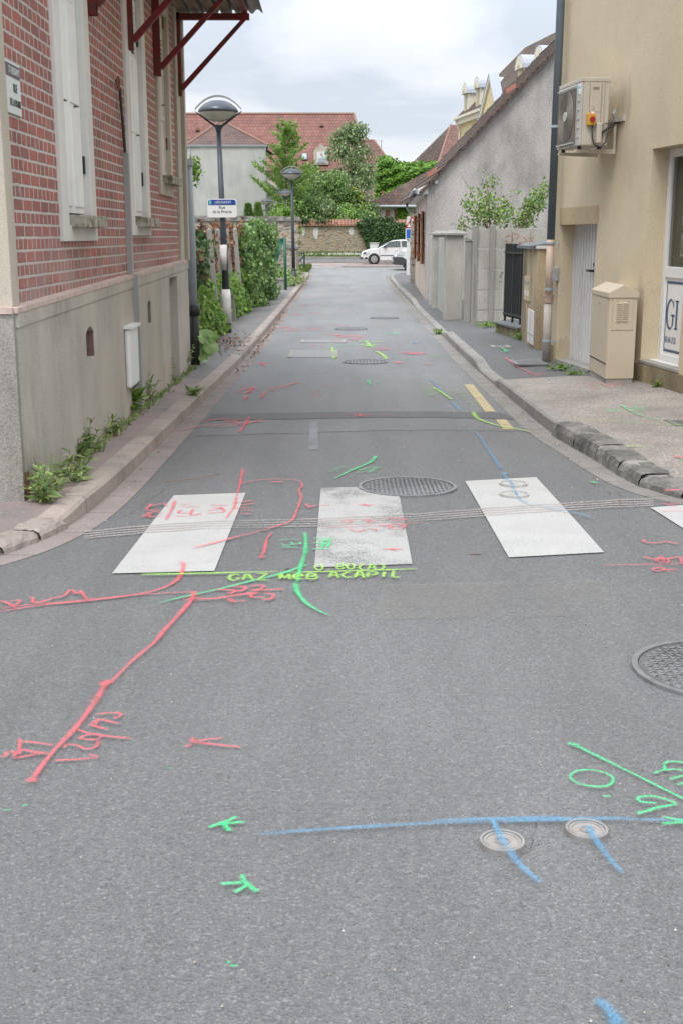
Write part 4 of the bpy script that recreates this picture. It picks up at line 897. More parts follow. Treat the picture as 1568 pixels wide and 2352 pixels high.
text('lettering', 'DE LA PRAIRIE', M['ink'], sg, LT(y1s - .015, z0s + .045, -.0365), ux, uz, .058, 'RIGHT', sx=.68)

# ================================================================== STREET LAMPS
M['lamppost'] = simple('lamppost', (.05, .058, .07), .45, var=.15, metal=.2)
M['lampgrey'] = simple('lampgrey', (.30, .31, .30), .5, var=.15, sc=12, dirt=((.12, .12, .11), .5))
M['lampdark'] = simple('lampdark', (.075, .085, .105), .3, var=.1, metal=.3)
M['diffuser'] = simple('diffuser', (.50, .50, .40), .35, var=.12, sc=6, dirt=((.20, .17, .10), .5), spec=.6)
def lamp(x, y, label, lean=(0, 0), full=True, h=3.95):
    z0 = gz(y) + .08; L = empty('street_lamp', label, 'street lamp', 'lamps along the street', (x, y, z0)); T = h - z0 + 0 
    g = MB(); g.tube([(0, 0, -.05), (0, 0, .55)], .085, 18); g.tube([(0, 0, .55), (0, 0, .62)], [.085, .066], 18)
    g.tube([(0, 0, .6), (lean[0] * .4, 0, (T - .5) * .5), (lean[0], 0, T - .52)], [.064, .055, .042], 18)
    g.build('pole', M['lamppost'], L, smooth=True)
    lx = lean[0]; zc = T - .22
    # cradle: V shaped arms and the hoop over the head
    g = MB(); w = .40
    for s_ in (-1, 1):
        g.hexa([(lx + s_ * .03, -.035, T - .5), (lx + s_ * .03, .035, T - .5), (lx + s_ * .055, .03, T - .43), (lx + s_ * .055, -.03, T - .43)] if s_ > 0 else [(lx + s_ * .055, -.03, T - .43), (lx + s_ * .055, .03, T - .43), (lx + s_ * .03, .035, T - .5), (lx + s_ * .03, -.035, T - .5)],
               [(lx + s_ * (w - .02), -.03, zc - .02), (lx + s_ * (w - .02), .03, zc - .02), (lx + s_ * (w + .01), .03, zc + .02), (lx + s_ * (w + .01), -.03, zc + .02)])
    g.tube([(lx, 0, T - .54), (lx, 0, T - .44)], [.045, .075], 16)
    g.build('cradle', M['lamppost'], L)
    g = MB(); n = 16
    for i in range(n):
        t0, t1 = -1 + 2 * i / n, -1 + 2 * (i + 1) / n
        f0, f1 = (lambda t: zc + .035 + .215 * (1 - abs(t) ** 2.1)), None
        g.hexa([(lx + t0 * w, -.022, f0(t0)), (lx + t1 * w, -.022, f0(t1)), (lx + t1 * w, .022, f0(t1)), (lx + t0 * w, .022, f0(t0))], [(lx + t0 * w, -.022, f0(t0) + .03), (lx + t1 * w, -.022, f0(t1) + .03), (lx + t1 * w, .022, f0(t1) + .03), (lx + t0 * w, .022, f0(t0) + .03)])
    g.build('hoop', M['lampgrey'], L)
    g = MB(); g.lathe([(.345, 0), (.352, .014), (.31, .075), (.235, .135), (.14, .178), (.01, .195)], (lx, 0, zc), 32); g.build('hood', M['lampdark'], L, smooth=True)
    g = MB(); g.lathe([(.01, -.165), (.10, -.155), (.2, -.118), (.28, -.06), (.325, -.004)], (lx, 0, zc), 32); g.build('diffuser', M['diffuser'], L, smooth=True)
    return L
lx_, ly_ = G(522, 765, .1)
l1 = lamp(lx_, ly_, 'nearest street lamp with a blue and white street sign on its taped post', (-.07, 0))
lx2, ly2 = G(675, 657, .1); lamp(lx2, ly2, 'second street lamp standing by the stone wall pier', (-.04, 0), h=3.9)
q_ = YP(656, 436, 76.5); lamp(q_[0], 76.5, 'third street lamp rising just behind the second one', (0, 0), h=q_[2])
q_ = YP(611, 456, 84); lamp(q_[0], 84, 'farthest small street lamp in front of the blank walled building', (0, 0), h=q_[2])
lamp((451 - 784) / F * 46, 47.9, 'street lamp head mostly hidden behind the blue grey downpipe', (0, 0), h=2.95) if False else None
# paper wrap and tape
g = MB(); g.tube([(lx_ - .004, ly_, .10), (lx_ - .004, ly_, .4), (lx_ - .003, ly_, .50), (lx_ - .003, ly_, .70)], [.095, .09, .09, .074], 20)
M['paper'] = simple('paper', (.66, .62, .62), .8, var=.12, sc=12, dirt=((.42, .28, .27), .5), bump=.006)
tag(g.build('paper_wrap', M['paper'], smooth=True), 'long torn pinkish paper wrapped low around the nearest lamp post', 'paper')
g = MB(); g.tube([(lx_ - .024, ly_, 1.04), (lx_ - .034, ly_, 1.48)], .067, 20)
tag(g.build('paper_notice', M['paper'], smooth=True), 'short grey notice taped around the nearest lamp post below the sign', 'paper')
# blue and white street sign
cx, cy, cz = YP(510.5, 478, ly_ - .09)
sn = empty('street_sign', 'white street sign with blue band reading Lieusaint Rue de la Prairie', 'sign')
def rrect(w, h, r, n=5):
    p = []
    for (ax, az, a0) in ((w / 2 - r, h / 2 - r, 0), (-w / 2 + r, h / 2 - r, 90), (-w / 2 + r, -h / 2 + r, 180), (w / 2 - r, -h / 2 + r, 270)):
        for i in range(n + 1): a = R_(a0 + 90 * i / n); p.append((ax + r * math.cos(a), az + r * math.sin(a)))
    return p
M['signface'] = simple('signface', (.80, .80, .79), .35, var=.02)
M['signblue'] = simple('signblue', (.015, .07, .32), .35, var=.03)
sw, shh = .515, .318
g = MB(); pts = rrect(sw, shh, .04); g.prism(pts, lambda a, b: (cx + a, cy, cz + b), lambda a, b: (cx + a, cy + .025, cz + b)); g.build('sign_plate', M['signface'], sn)
g = MB(); pts = [(a, b) for a, b in rrect(sw - .03, shh - .03, .03)]
zb_ = cz + shh / 2 - .105
g.prism([(-sw / 2 + .015, shh / 2 - .105), (sw / 2 - .015, shh / 2 - .105), (sw / 2 - .015, shh / 2 - .04), (sw / 2 - .04, shh / 2 - .015), (-sw / 2 + .04, shh / 2 - .015), (-sw / 2 + .015, shh / 2 - .04)], lambda a, b: (cx + a, cy - .004, cz + b), lambda a, b: (cx + a, cy - .001, cz + b)); g.build('blue_band', M['signblue'], sn)
M['cyan'] = simple('cyan', (.10, .50, .60), .4); M['limegreen'] = simple('limegreen', (.30, .62, .25), .4)
g = MB(); g.box(cx - sw / 2 + .03, cx - sw / 2 + .075, cy - .007, cy - .004, cz + shh / 2 - .095, cz + shh / 2 - .025); g.build('crest', M['cyan'], sn)
g = MB(); g.box(cx - sw / 2 + .045, cx - sw / 2 + .062, cy - .009, cy - .007, cz + shh / 2 - .08, cz + shh / 2 - .035); g.build('crest_leaf', M['limegreen'], sn)
text('lettering', 'LIEUSAINT', M['signface'], sn, (cx + .02, cy - .006, cz + shh / 2 - .079), (1, 0, 0), (0, 0, 1), .062, 'CENTER')
text('lettering', 'Rue', M['ink'], sn, (cx, cy - .002, cz - .012), (1, 0, 0), (0, 0, 1), .072, 'CENTER')
text('lettering', 'de la Prairie', M['ink'], sn, (cx, cy - .002, cz - .083), (1, 0, 0), (0, 0, 1), .070, 'CENTER')
g = MB(); g.box(cx - .05, cx + .05, cy + .025, cy + .04, cz - .08, cz - .05); g.build('clamp', M['lampgrey'], sn)

# ================================================================== BEIGE HOUSE (right)
RA = (2.94, 16.53); _l = math.hypot(.57, 4.43); RDX, RDY = .57 / _l, -4.43 / _l; RNX, RNY = RDY, -RDX    # RN points to the street
if RNX > 0: RNX, RNY = -RNX, -RNY
def RT(o, s, z): return (RA[0] + RDX * s + RNX * o, RA[1] + RDY * s + RNY * o, z)
def RV(px, py, o):       # photo point on the wall plane shifted o to the street: returns s, z
    d = ray(px, py); bx, by = RA[0] + RNX * o, RA[1] + RNY * o
    t = (bx * RNX + by * RNY) / (d[0] * RNX + d[1] * RNY); x, y = t * d[0], t * d[1]
    return ((x - bx) * RDX + (y - by) * RDY, CH + t * d[2])
class RB(MB):
    """mesh in coordinates of the right hand wall: (o, s, z)"""
    def add(s, vs, fs, uvs=None): return MB.add(s, [RT(*p) for p in vs], [f[::-1] for f in fs], uvs)
M['beige'] = plaster('beige', (.64, .54, .385), (.50, .42, .30), .45, .1, .14, gs=90, bump=.008, lo=.46, hi=.72, spots=((3.25, 14.2, 3.1, .4, .55, .55, (.28, .25, .2)), (3.36, 13.4, 1.0, .3, .45, .5, (.25, .2, .14)), (2.98, 16.3, .1, .6, .35, .6, (.2, .18, .11)), (3.3, 13.9, 2.4, .5, .5, .25, (.33, .28, .21))))
M['beige2'] = plaster('beige2', (.52, .41, .26), (.27, .21, .14), .5, .25, .3, gs=90, bump=.008)
M['beigedirty'] = plaster('beigedirty', (.44, .35, .22), (.12, .11, .075), .95, .9, .3, gs=90, bump=.008, lo=.36, hi=.55)
bh = empty('beige_house', 'beige rendered house with a recessed white shop window and ribbed side door', 'house')
dS0, dS1, dT = .11, 1.60, 1.78; wS0, wS1, wT, wB = 3.25, 4.30, 2.55, .29; TOPZ = 8.5
g = RB()
for (a, b, z0, z1) in ((-.33, dS0, -.4, TOPZ), (dS0, dS1, dT, TOPZ), (dS1, wS0, -.4, TOPZ), (wS0, wS1, wT, TOPZ), (wS0, wS1, -.4, wB - .04), (wS1, 9.3, -.4, TOPZ)):
    g.box(-.3, 0, a, b, z0, z1)
bw = g.build('wall', M['beige'], bh)
g = RB(); g.box(0, .006, dS0 - .02, dS1 + .02, dT + .001, 2.0); g.build('lintel_patch', M['beige2'], bh)
g = RB(); g.box(-.28, .02, wS0 - .28, 9.3, -.4, wB - .045); g.build('ledge', M['beigedirty'], bh)
g = RB(); g.box(-.28, .02, wS0 - .02, wS1 + .02, wB - .04, wB - .005); g.build('window_ledge', M['conc'], bh, bevel=.005)
g = RB(); g.box(0, .03, -.02, dS0 - .005, -.4, .16);  g.build('wall_foot', M['beigedirty'], bh)
g = MB(); A0 = RT(-.3, -.33, 0); B0 = RT(-.3, 9.3, 0)
g.hexa([(A0[0], A0[1], -.4), (B0[0], B0[1], -.4), (14, B0[1], -.4), (14, A0[1], -.4)], [(A0[0], A0[1], TOPZ), (B0[0], B0[1], TOPZ), (14, B0[1], TOPZ), (14, A0[1], TOPZ)]); g.build('house_body', M['beige'], bh)
g = MB(); g.hexa([(A0[0] - .3, A0[1] + .3, TOPZ), (B0[0] - .3, B0[1], TOPZ), (14, B0[1], TOPZ), (14, A0[1], TOPZ)], [(8, A0[1] - 2, TOPZ + 3), (8, B0[1] + 2, TOPZ + 3), (9, B0[1] + 2, TOPZ + 3), (9, A0[1] - 2, TOPZ + 3)]); g.build('roof', M['redroad'], bh)
# ribbed side door
M['whitemetal'] = simple('whitemetal', (.70, .70, .69), .45, var=.03, dirt=((.4, .38, .34), .4))
g = RB(); n = 13
for i in range(n):
    a = dS0 + .03 + (dS1 - dS0 - .06) * i / n; w = (dS1 - dS0 - .06) / n
    g.hexa([(-.25, a + w * .04, gz(16) + .0), (-.222, a + w * .12, gz(16)), (-.222, a + w * .66, gz(16)), (-.25, a + w * .72, gz(16))], [(-.25, a + w * .04, dT - .02), (-.222, a + w * .12, dT - .02), (-.222, a + w * .66, dT - .02), (-.25, a + w * .72, dT - .02)])
dr = g.build('door', M['whitemetal'], bh); g = RB(); g.box(-.2625, -.2505, dS0 + .03, dS1 - .03, -.3, dT - .02); g.build('door_back', M['lampgrey'], dr)
g = RB(); g.box(-.3, -.2, dS0, dS0 + .03, -.3, dT); g.box(-.3, -.2, dS1 - .03, dS1, -.3, dT); g.box(-.3, -.2, dS0 + .03, dS1 - .03, dT - .025, dT); g.build('door_frame', M['whitemetal'], bh)
hs, hz = RV(1358, 622, -.2)
g = RB(); g.box(-.225, -.17, hs - .015, hs + .02, hz - .015, hz + .015); g.box(-.18, -.16, hs - .12, hs + .02, hz - .012, hz + .016); g.build('handle', M['blackiron'], dr, bevel=.004)
g = RB(); g.box(-.225, -.215, hs - .01, hs + .01, hz + .06, hz + .1); g.build('keyhole', M['blackiron'], dr)
g = RB(); g.box(-.21, -.0, dS0, dS1, -.35, -.02); g.build('doorstep', M['conc'], bh)
# shop window
M['pvc'] = simple('pvc', (.76, .76, .75), .35, var=.02)
k = NM('shopglass'); k.b.inputs['Transmission Weight'].default_value = .0; k.fin((.10, .105, .08), .03, 0, .6); M['shopglass'] = k.m
k.b.inputs['Alpha'].default_value = .35
f_ = RB(); O0, O1 = -.25, -.19
f_.box(O0, O1, wS0, wS0 + .09, wB, wT); f_.box(O0, O1, wS1 - .09, wS1, wB, wT); f_.box(O0, O1 - .001, wS0 + .09, wS1 - .09, wT - .09, wT); f_.box(O0, O1 - .001, wS0 + .09, wS1 - .09, wB, wB + .07); f_.box(O0, O1 - .001, wS0 + .09, wS1 - .09, 1.19, 1.31)
wf = f_.build('window_frame', M['pvc'], bh, bevel=.006)
g = RB(); g.box(O0, -.10, wS0 - .0, wS1, wB - .02, wB - .001 + .0); g.build('window_sill', M['pvc'], wf, bevel=.004)
g = RB(); g.box(-.222, -.218, wS0 + .09, wS1 - .09, 1.31, wT - .09); g.build('glass', M['shopglass'], wf)
M['shopinside'] = simple('shopinside', (.17, .16, .11), .8, var=.2, sc=2)
g = RB(); g.box(-.297, -.29, wS0 + .02, wS1, 1.2, wT); g.build('interior', M['shopinside'], wf)
for i, (z0, z1) in enumerate(((1.42, 1.66), (1.74, 1.93), (2.02, 2.2))):
    g = RB(); g.box(-.262, -.258, wS0 + .31, wS0 + .75, z0, z1); pc = g.build('picture_card', M['signface'], wf)
    g = RB(); g.box(-.2575, -.256, wS0 + .33, wS0 + .48, z0 + .03, z1 - .05); g.build('picture', M['conc'], pc)
g = RB(); g.box(-.228, -.215, wS0 + .09, wS1 - .09, wB + .07, 1.19); pn = g.build('lower_panel', M['signface'], wf)
g = RB(); a0, a1, z0, z1 = wS0 + .115, wS1 - .1, wB + .10, 1.155; t = .028
g.box(-.2145, -.212, a0, a0 + .016, z0, z1); g.box(-.2145, -.212, a0, a1, z1 - t, z1); g.box(-.2145, -.2125, a0, a1, z0, z0 + t)
M['navy'] = simple('navy', (.05, .10, .21), .4, var=.05)
g.build('blue_border', M['navy'], pn)
# big serif letters
def rp(a, z): return (-.2118, a, z)
def fat(g, pts, wfun):
    n = len(pts)
    L_ = []; 
    for i, p in enumerate(pts):
        a = pts[max(0, i - 1)]; b = pts[min(n - 1, i + 1)]; dx, dz = b[0] - a[0], b[1] - a[1]; l = math.hypot(dx, dz); w = wfun(i / (n - 1)) / 2
        L_.append((rp(p[0] - dz / l * w, p[1] + dx / l * w), rp(p[0] + dz / l * w, p[1] - dx / l * w)))
    for i in range(n - 1): g.quad(L_[i][0], L_[i][1], L_[i + 1][1], L_[i + 1][0])
g = RB(); gc, gw, gh, gm = wS0 + .25, .095, .155, .80
arc = [(gc + gw * math.cos(R_(a)), gm + gh * math.sin(R_(a))) for a in range(35, 326, 10)]
fat(g, arc, lambda t: .012 + .036 * math.sin(math.pi * t) ** 2)
g.box(-.2118, -.2112, gc + gw * .62, gc + gw * .95, gm - gh * .75, gm - .01); g.box(-.2118, -.2112, gc + .02, gc + gw * 1.3, gm - .02, gm); g.box(-.2118, -.2112, gc + gw * .78, gc + gw * .9, gm + gh * .45, gm + gh * .98)
for q in (0.15,):
    g.box(-.2118, -.2112, gc + q, gc + q + .04, gm - gh, gm + gh); g.box(-.2118, -.2112, gc + q - .025, gc + q + .065, gm - gh, gm - gh + .014); g.box(-.2118, -.2112, gc + q - .025, gc + q + .065, gm + gh - .014, gm + gh)
g.build('letters', M['navy'], pn)
text('lettering', '01 64 13 33', M['navy'], pn, RT(-.2105, wS0 + .15, wB + .20), (RDX, RDY, 0), (0, 0, 1), .095, 'LEFT', sx=.62)
# down pipe in three colours
px_, py_ = 2.835, 16.45
M['slatepipe'] = simple('slatepipe', (.12, .15, .175), .45, var=.12, sc=4, metal=.1); M['peachpipe'] = simple('peachpipe', (.55, .42, .33), .5, var=.05, sc=3); M['greypipe'] = simple('greypipe', (.43, .395, .36), .6, var=.1, sc=6, dirt=((.2, .18, .15), .5))
_, _, za = YP(1262, 550, py_); _, _, zb2 = YP(1260, 685, py_)
g = MB(); g.tube([(px_, py_, za), (px_ + .02, py_, 7.9)], .053, 18); dp = g.build('downpipe', M['slatepipe'], bh, smooth=True)
g = MB(); g.tube([(px_, py_, zb2), (px_, py_, za)], .051, 18); g.build('pipe_section', M['peachpipe'], dp, smooth=True)
g = MB(); g.tube([(px_, py_, -.1), (px_, py_, zb2)], .055, 18); g.build('pipe_section', M['greypipe'], dp, smooth=True)
g = MB(); g.tube([(px_, py_, zb2 - .06), (px_, py_, zb2 + .03)], .066, 18); g.tube([(px_, py_, zb2 + .02), (px_, py_, zb2 + .045)], .07, 18); g.build('pipe_socket', M['rust'] if False else simple('socket', (.38, .27, .22), .7, var=.3, sc=20, dirt=((.2, .06, .03), .7)), dp)
for py2 in (261 + 0,): pass
for (q, zq) in (('a', za - .05), ('b', zb2 + .12), ('c', .22), ('d', 3.05)):
    g = MB(); g.tube([(px_, py_, zq - .015), (px_, py_, zq + .015)], .062, 18); g.box(px_ + .05, px_ + .13, py_ - .012, py_ + .012, zq - .01, zq + .01); g.build('pipe_clip', M['zincpipe'], dp)
g = RB(); g.box(0, .022, -.17, -.135, -.1, 7.9); g.build('wall_conduit', M['beige'], bh)
js, jz = RV(1272, 630, .05)
g = RB(); g.box(0.0, .09, js - .09, js + .05, jz - .09, jz + .09); tag(g.build('junction_box', M['greyplastic'], bevel=.01), 'small grey electrical box on the wall edge beside the beige pipe', 'box')

# ---- air conditioner on its wall bracket
ac = empty('air_conditioner', 'beige outdoor air conditioning unit with yellow and red switch on a wall bracket', 'air conditioner')
sN, zT = RV(1401, 181, .17); _, zBt = RV(1401, 333, .17); sF = sN - .86
M['acbody'] = simple('acbody', (.50, .455, .385), .5, var=.04, sc=3, dirt=((.35, .30, .23), .35)); M['acgrey'] = simple('acgrey', (.47, .47, .43), .5, var=.06, sc=6, dirt=((.18, .17, .13), .6)); M['acdark'] = simple('acdark', (.06, .05, .04), .6, var=.3)
oB, oF = .17, .50
g = RB(); g.box(oB, oF - .02, sF + .02, sN, zBt, zT); body = g.build('casing', M['acbody'], ac, bevel=.012)
g = RB(); g.box(oB - .005, oF + .005, sF, sN + .006, zT - .035, zT + .012); g.build('top_cover', M['acbody'], body, bevel=.008)
g = RB(); g.box(oF - .02, oF + .006, sF, sN - .002, zBt, zT - .036)
fp = g.build('front_panel', M['acgrey'], ac, bevel=.01)
g = RB(); zc = (zBt + zT) / 2 - .01; scn = sF + .37; hw = .31
g.box(oF + .006, oF + .022, scn - hw, scn + hw, zc - .31, zc + .29); gr = g.build('fan_grille', simple('acbrown', (.14, .11, .085), .6, var=.3, sc=5), fp, bevel=.004)
g = RB()
for i in range(14):
    r = .06 + i * .017
    for kx in range(28):
        t0, t1 = 2 * math.pi * kx / 28, 2 * math.pi * (kx + 1) / 28
        q = [(oF + .026, scn + (r + a) * math.cos(t), zc + (r + a) * math.sin(t)) for a, t in ((0, t0), (0, t1), (.005, t1), (.005, t0))]
        q2 = [(oF + .031, b, c) for _, b, c in q]; g.hexa(q, q2)
g.build('grille_rings', simple('ringgrey', (.27, .245, .205), .5), gr)
g = RB(); n = 20; g.prism([(.055 * math.cos(6.2832 * i / n), .055 * math.sin(6.2832 * i / n)) for i in range(n)], lambda a, b: (oF + .022, scn + a, zc + b), lambda a, b: (oF + .04, scn + a, zc + b)); g.build('fan_hub', M['acgrey'], gr)
g = RB()
for z in (zc - .32, zc + .30): g.box(oF + .02, oF + .035, scn - hw - .01, scn + hw + .01, z, z + .014)
for i in range(5): g.box(oF + .006, oF + .014, sN - .13, sN - .03, zBt + .09 + i * .1, zBt + .098 + i * .1)
g.build('panel_ribs', M['acgrey'], fp)
g = RB(); g.box(oF + .006, oF + .009, sN - .13, sN - .02, zT - .16, zT - .06); lb_ = g.build('maker_label', M['signface'], fp)
g = RB(); g.box(oF + .009, oF + .0102, sN - .12, sN - .03, zT - .10, zT - .075); g.box(oF + .009, oF + .0102, sN - .12, sN - .09, zT - .15, zT - .12); g.build('label_print', M['cyan'], lb_)
# side face fittings (face towards the camera at s = sN)
g = RB(); e_ = sN + .004
g.box(oB + .10, oB + .235, sN - .001, e_, zT - .36, zT - .055); g.build('service_hatch', M['acbody'], body, bevel=.003)
g = RB(); g.box(oB + .13, oB + .20, e_, e_ + .002, zT - .12, zT - .09); g.build('hand_grip', simple('acshade', (.22, .19, .15), .7), body)
g = RB(); g.box(oB + .095, oB + .098, sN, e_ + .001, zT - .6, zT - .05); g.box(oB + .236, oB + .239, sN, e_ + .001, zT - .36, zT - .05); g.box(oB + .06, oB + .062, sN, e_ + .001, zBt + .02, zT - .04); g.build('panel_seams', simple('seam', (.2, .18, .15), .7), body)
g = RB(); g.box(oB + .175, oB + .21, sN, e_, zT - .42, zT - .30); g.build('rating_plate', M['signface'], body)
g = RB(); g.box(oB + .17, oB + .265, sN, sN + .05, zBt + .22, zBt + .35)
M['yellowbox'] = simple('yellowbox', (.62, .33, .04), .45, var=.06); sw_ = g.build('isolator_switch', M['yellowbox'], ac, bevel=.006)
g = RB(); n = 18; cO, cZ = oB + .21, zBt + .285
g.prism([(.03 * math.cos(6.2832 * i / n), .03 * math.sin(6.2832 * i / n)) for i in range(n)], lambda a, b: (cO + a, sN + .05, cZ + b), lambda a, b: (cO + a, sN + .075, cZ + b)); M['redknob'] = simple('redknob', (.35, .01, .02), .4); g.build('red_knob', M['redknob'], sw_, bevel=.003)
g = RB(); g.box(oB + .09, oB + .155, sN, sN + .06, zBt + .02, zBt + .25); g.build('valve_cover', M['acbody'], ac, bevel=.015)
g = MB()
P_ = lambda o, s, z: RT(o, s, z)
g.tube([P_(oB + .2, sN + .03, zBt + .22), P_(oB + .195, sN + .035, zBt + .08), P_(oB + .17, sN + .05, zBt + .0), P_(oB + .10, sN + .06, zBt - .02), P_(oB + .04, sN + .05, zBt + .04), P_(oB + .02, sN + .03, zBt + .14), P_(.08, sN - .02, zBt + .24), P_(.02, sN - .08, zBt + .27)], .010, 8)
g.tube([P_(oB + .1, sN + .03, zBt + .12), P_(oB + .03, sN + .02, zBt + .18), P_(.05, sN - .05, zBt + .26), P_(.0, sN - .1, zBt + .27)], .013, 8)
g.tube([P_(oB + .1, sN + .02, zBt + .20), P_(oB + .05, sN + .02, zBt + .24), P_(.05, sN - .03, zBt + .265)], .005, 6)
g.build('cables', M['blackiron'], ac, smooth=True)
# bracket
g = RB(); zA = zBt - .035
g.box(0, .028, sF - .1, sN + .08, zBt + .27, zBt + .33); br_ = g.build('wall_rail', M['acbody'], ac)
for s_ in (sN - .14, sF + .12):
    g = RB(); g.box(.028, .055, s_ - .02, s_ + .02, zA - .045, zBt + .31); g.hexa([(.055, s_ - .02, zA - .045), (.055, s_ + .02, zA - .045), (oF + .02, s_ + .02, zA - .03), (oF + .02, s_ - .02, zA - .03)], [(.055, s_ - .02, zA + .005), (.055, s_ + .02, zA + .005), (oF + .02, s_ + .02, zA - .0), (oF + .02, s_ - .02, zA - .0)])
    g.build('bracket_arm', M['acbody'], ac)
    g = RB()
    for o_ in (oB + .03, oF - .06): g.box(o_, o_ + .04, s_ - .018, s_ + .018, zA, zBt)
    g.build('rubber_mount', M['blackiron'], ac)
g = MB(); g.tube([P_(.06, sN - .1, zBt + .27), P_(.08, sN - .1, zBt + .36), P_(.05, sN - .12, zBt + .42)], [.012, .02, .006], 8); g.build('foil_wrap', M['lampgrey'], ac)

# ---- utility cabinet
M['cab'] = simple('cab', (.56, .475, .36), .45, var=.03, sc=2, dirt=((.42, .35, .26), .3)); M['cabdark'] = simple('cabdark', (.30, .25, .18), .6)
hC = .185; n1 = G(1389, 874, hC); n2 = G(1453, 873, hC); f1 = G(1351, 855, hC)
zg = gz(n1[1]) + hC
ex = Vector((n2[0] - n1[0], n2[1] - n1[1])); ey = Vector((f1[0] - n1[0], f1[1] - n1[1]))
wC, dC = ex.length, ey.length; ex.normalize(); ey = Vector((-ex.y, ex.x)) if False else ey.normalized()
zE = YP(1389, 680, n1[1])[2]; H = zE - zg
class CB(MB):
    def add(s, vs, fs, uvs=None): return MB.add(s, [(n1[0] + ex.x * a + ey.x * b, n1[1] + ex.y * a + ey.y * b, zg + c) for a, b, c in vs], fs, uvs)
cb = empty('utility_cabinet', 'tall beige street cabinet with a gabled lid and louvred side beside the ribbed door', 'cabinet')
g = CB(); g.box(0, wC, 0, dC, .015, H); cbd = g.build('body', M['cab'], cb, bevel=.006)
g = CB(); g.box(.01, wC - .01, .01, dC - .01, -.05, .016); g.build('plinth', M['conc'], cb)
g = CB(); r_ = .085; e_ = .014
g.prism([(-e_, H - .02), (-e_, H + .035), (wC / 2 + .0, H + .035 + r_), (wC + e_, H + .035), (wC + e_, H - .02)], lambda a, c: (a, -e_, c), lambda a, c: (a, dC + e_, c)); g.build('lid', M['cab'], cb, bevel=.004)
g = CB(); p0, p1, q0, q1 = wC * .14, wC * .86, H * .60, H * .965
g.box(p0, p1, -.006, -.0005, q0, q1); sd = g.build('side_panel', M['cab'], cb, bevel=.0015)
g = CB(); 
for (a, b, c, d) in ((p0 - .003, p0, q0, q1), (p1, p1 + .003, q0, q1), (p0 - .003, p1 + .003, q0 - .004, q0), ): g.box(a, b, -.002, -.0003, c, d)
g.build('panel_gap', M['cabdark'], sd)
g = CB()
for c0 in (wC * .36, wC * .58):
    for i in range(10):
        z = H * .71 + i * .021; g.hexa([(c0 - .03, -.0062, z), (c0 + .03, -.0062, z), (c0 + .03, -.0058, z + .009), (c0 - .03, -.0058, z + .009)], [(c0 - .03, -.022, z - .003), (c0 + .03, -.022, z - .003), (c0 + .03, -.0062, z + .012), (c0 - .03, -.0062, z + .012)])
g.build('louvre', M['cab'], sd)
g = CB(); g.box(p0 + .05, p0 + .06, -.008, -.006, q1 - .035, q1 - .025); g.box(p1 - .06, p1 - .05, -.008, -.006, q1 - .035, q1 - .025); g.build('screw', M['blackiron'], sd)
g = CB(); g.box(-.007, -.0005, .02, dC - .02, .19, H - .03); cd = g.build('door', M['cab'], cb, bevel=.002)
g = CB(); g.box(-.012, -.007, dC * .5, dC * .5 + .03, H - .12, H - .085); g.build('lock', M['lampgrey'], cd)
g = CB(); g.box(-.004, -.0005, .02, dC - .02, .175, .188); g.build('door_gap', M['blackiron'], cd)

# ================================================================== garden walls and railing beyond the pipe
M['pillarplaster'] = plaster('pillarplaster', (.46, .37, .245), (.10, .085, .06), .8, .9, .3, gs=90, lo=.42, hi=.62)
M['slate'] = simple('slate', (.115, .12, .13), .6, var=.3, sc=14, dirt=((.33, .33, .33), .5))
M['iron'] = simple('iron', (.028, .029, .032), .4, var=.1)
P0 = G(1227, 804, .1); P1 = G(1194, 780, .1); zt1 = XP(1203, 583, P1[0])[2]
zt1 = 1.44
gp = empty('gate_pillar_with_letterboxes', 'dirty beige wall pier with two letterboxes and a meter door beside the pipe', 'wall')
g = MB(); g.hexa([(P0[0], P0[1], -.3), (P0[0] + .32, P0[1] + .05, -.3), (P1[0] + .32, P1[1], -.3), (P1[0], P1[1], -.3)], [(P0[0], P0[1], zt1), (P0[0] + .32, P0[1] + .05, zt1), (P1[0] + .32, P1[1], zt1), (P1[0], P1[1], zt1)]); g.build('pier', M['pillarplaster'], gp)
g = MB(); g.hexa([(P0[0] - .1, P0[1] + .15, zt1), (P0[0] + .4, P0[1] + .15, zt1 + .02), (P1[0] + .4, P1[1] + .1, zt1 + .02), (P1[0] - .1, P1[1] + .1, zt1)], [(P0[0] - .1, P0[1] + .15, zt1 + .045), (P0[0] + .4, P0[1] + .15, zt1 + .13), (P1[0] + .4, P1[1] + .1, zt1 + .13), (P1[0] - .1, P1[1] + .1, zt1 + .045)]); g.build('coping', M['slate'], gp)
g = MB(); g.box(P0[0] - .02, P0[0] + .5, P0[1] - .03, P0[1] + .14, zt1 + .005, zt1 + .05); g.build('coping', M['whitemetal'], gp)
def wq(t, o, z):   # along the pier face from P0 (t=0) to P1
    return (P0[0] + (P1[0] - P0[0]) * t + o, P0[1] + (P1[1] - P0[1]) * t, z)
def wbox(g, t0, t1, z0, z1, th): g.hexa([wq(t0, .0, z0), wq(t0, -th, z0), wq(t1, -th, z0), wq(t1, .0, z0)], [wq(t0, .0, z1), wq(t0, -th, z1), wq(t1, -th, z1), wq(t1, .0, z1)])
M['lbox'] = simple('lbox', (.50, .42, .29), .5, var=.05)
for i in range(2):
    g = MB(); wbox(g, .40 + i * .17, .40 + i * .17 + .16, .62, 1.0, .03); lb = tag(g.build('letterbox', M['lbox'], bevel=.004), ['beige letterbox on the pier, the one nearer the pipe', 'beige letterbox on the pier, the one nearer the railing'][i], 'letterbox', 'letterboxes on the pier')
    g = MB(); wbox(g, .42 + i * .17, .42 + i * .17 + .12, .88, .93, .034); g.build('flap', M['lampgrey'], lb)
    g = MB(); wbox(g, .43 + i * .17, .43 + i * .17 + .07, .70, .78, .033); g.build('sticker', M['signface'], lb)
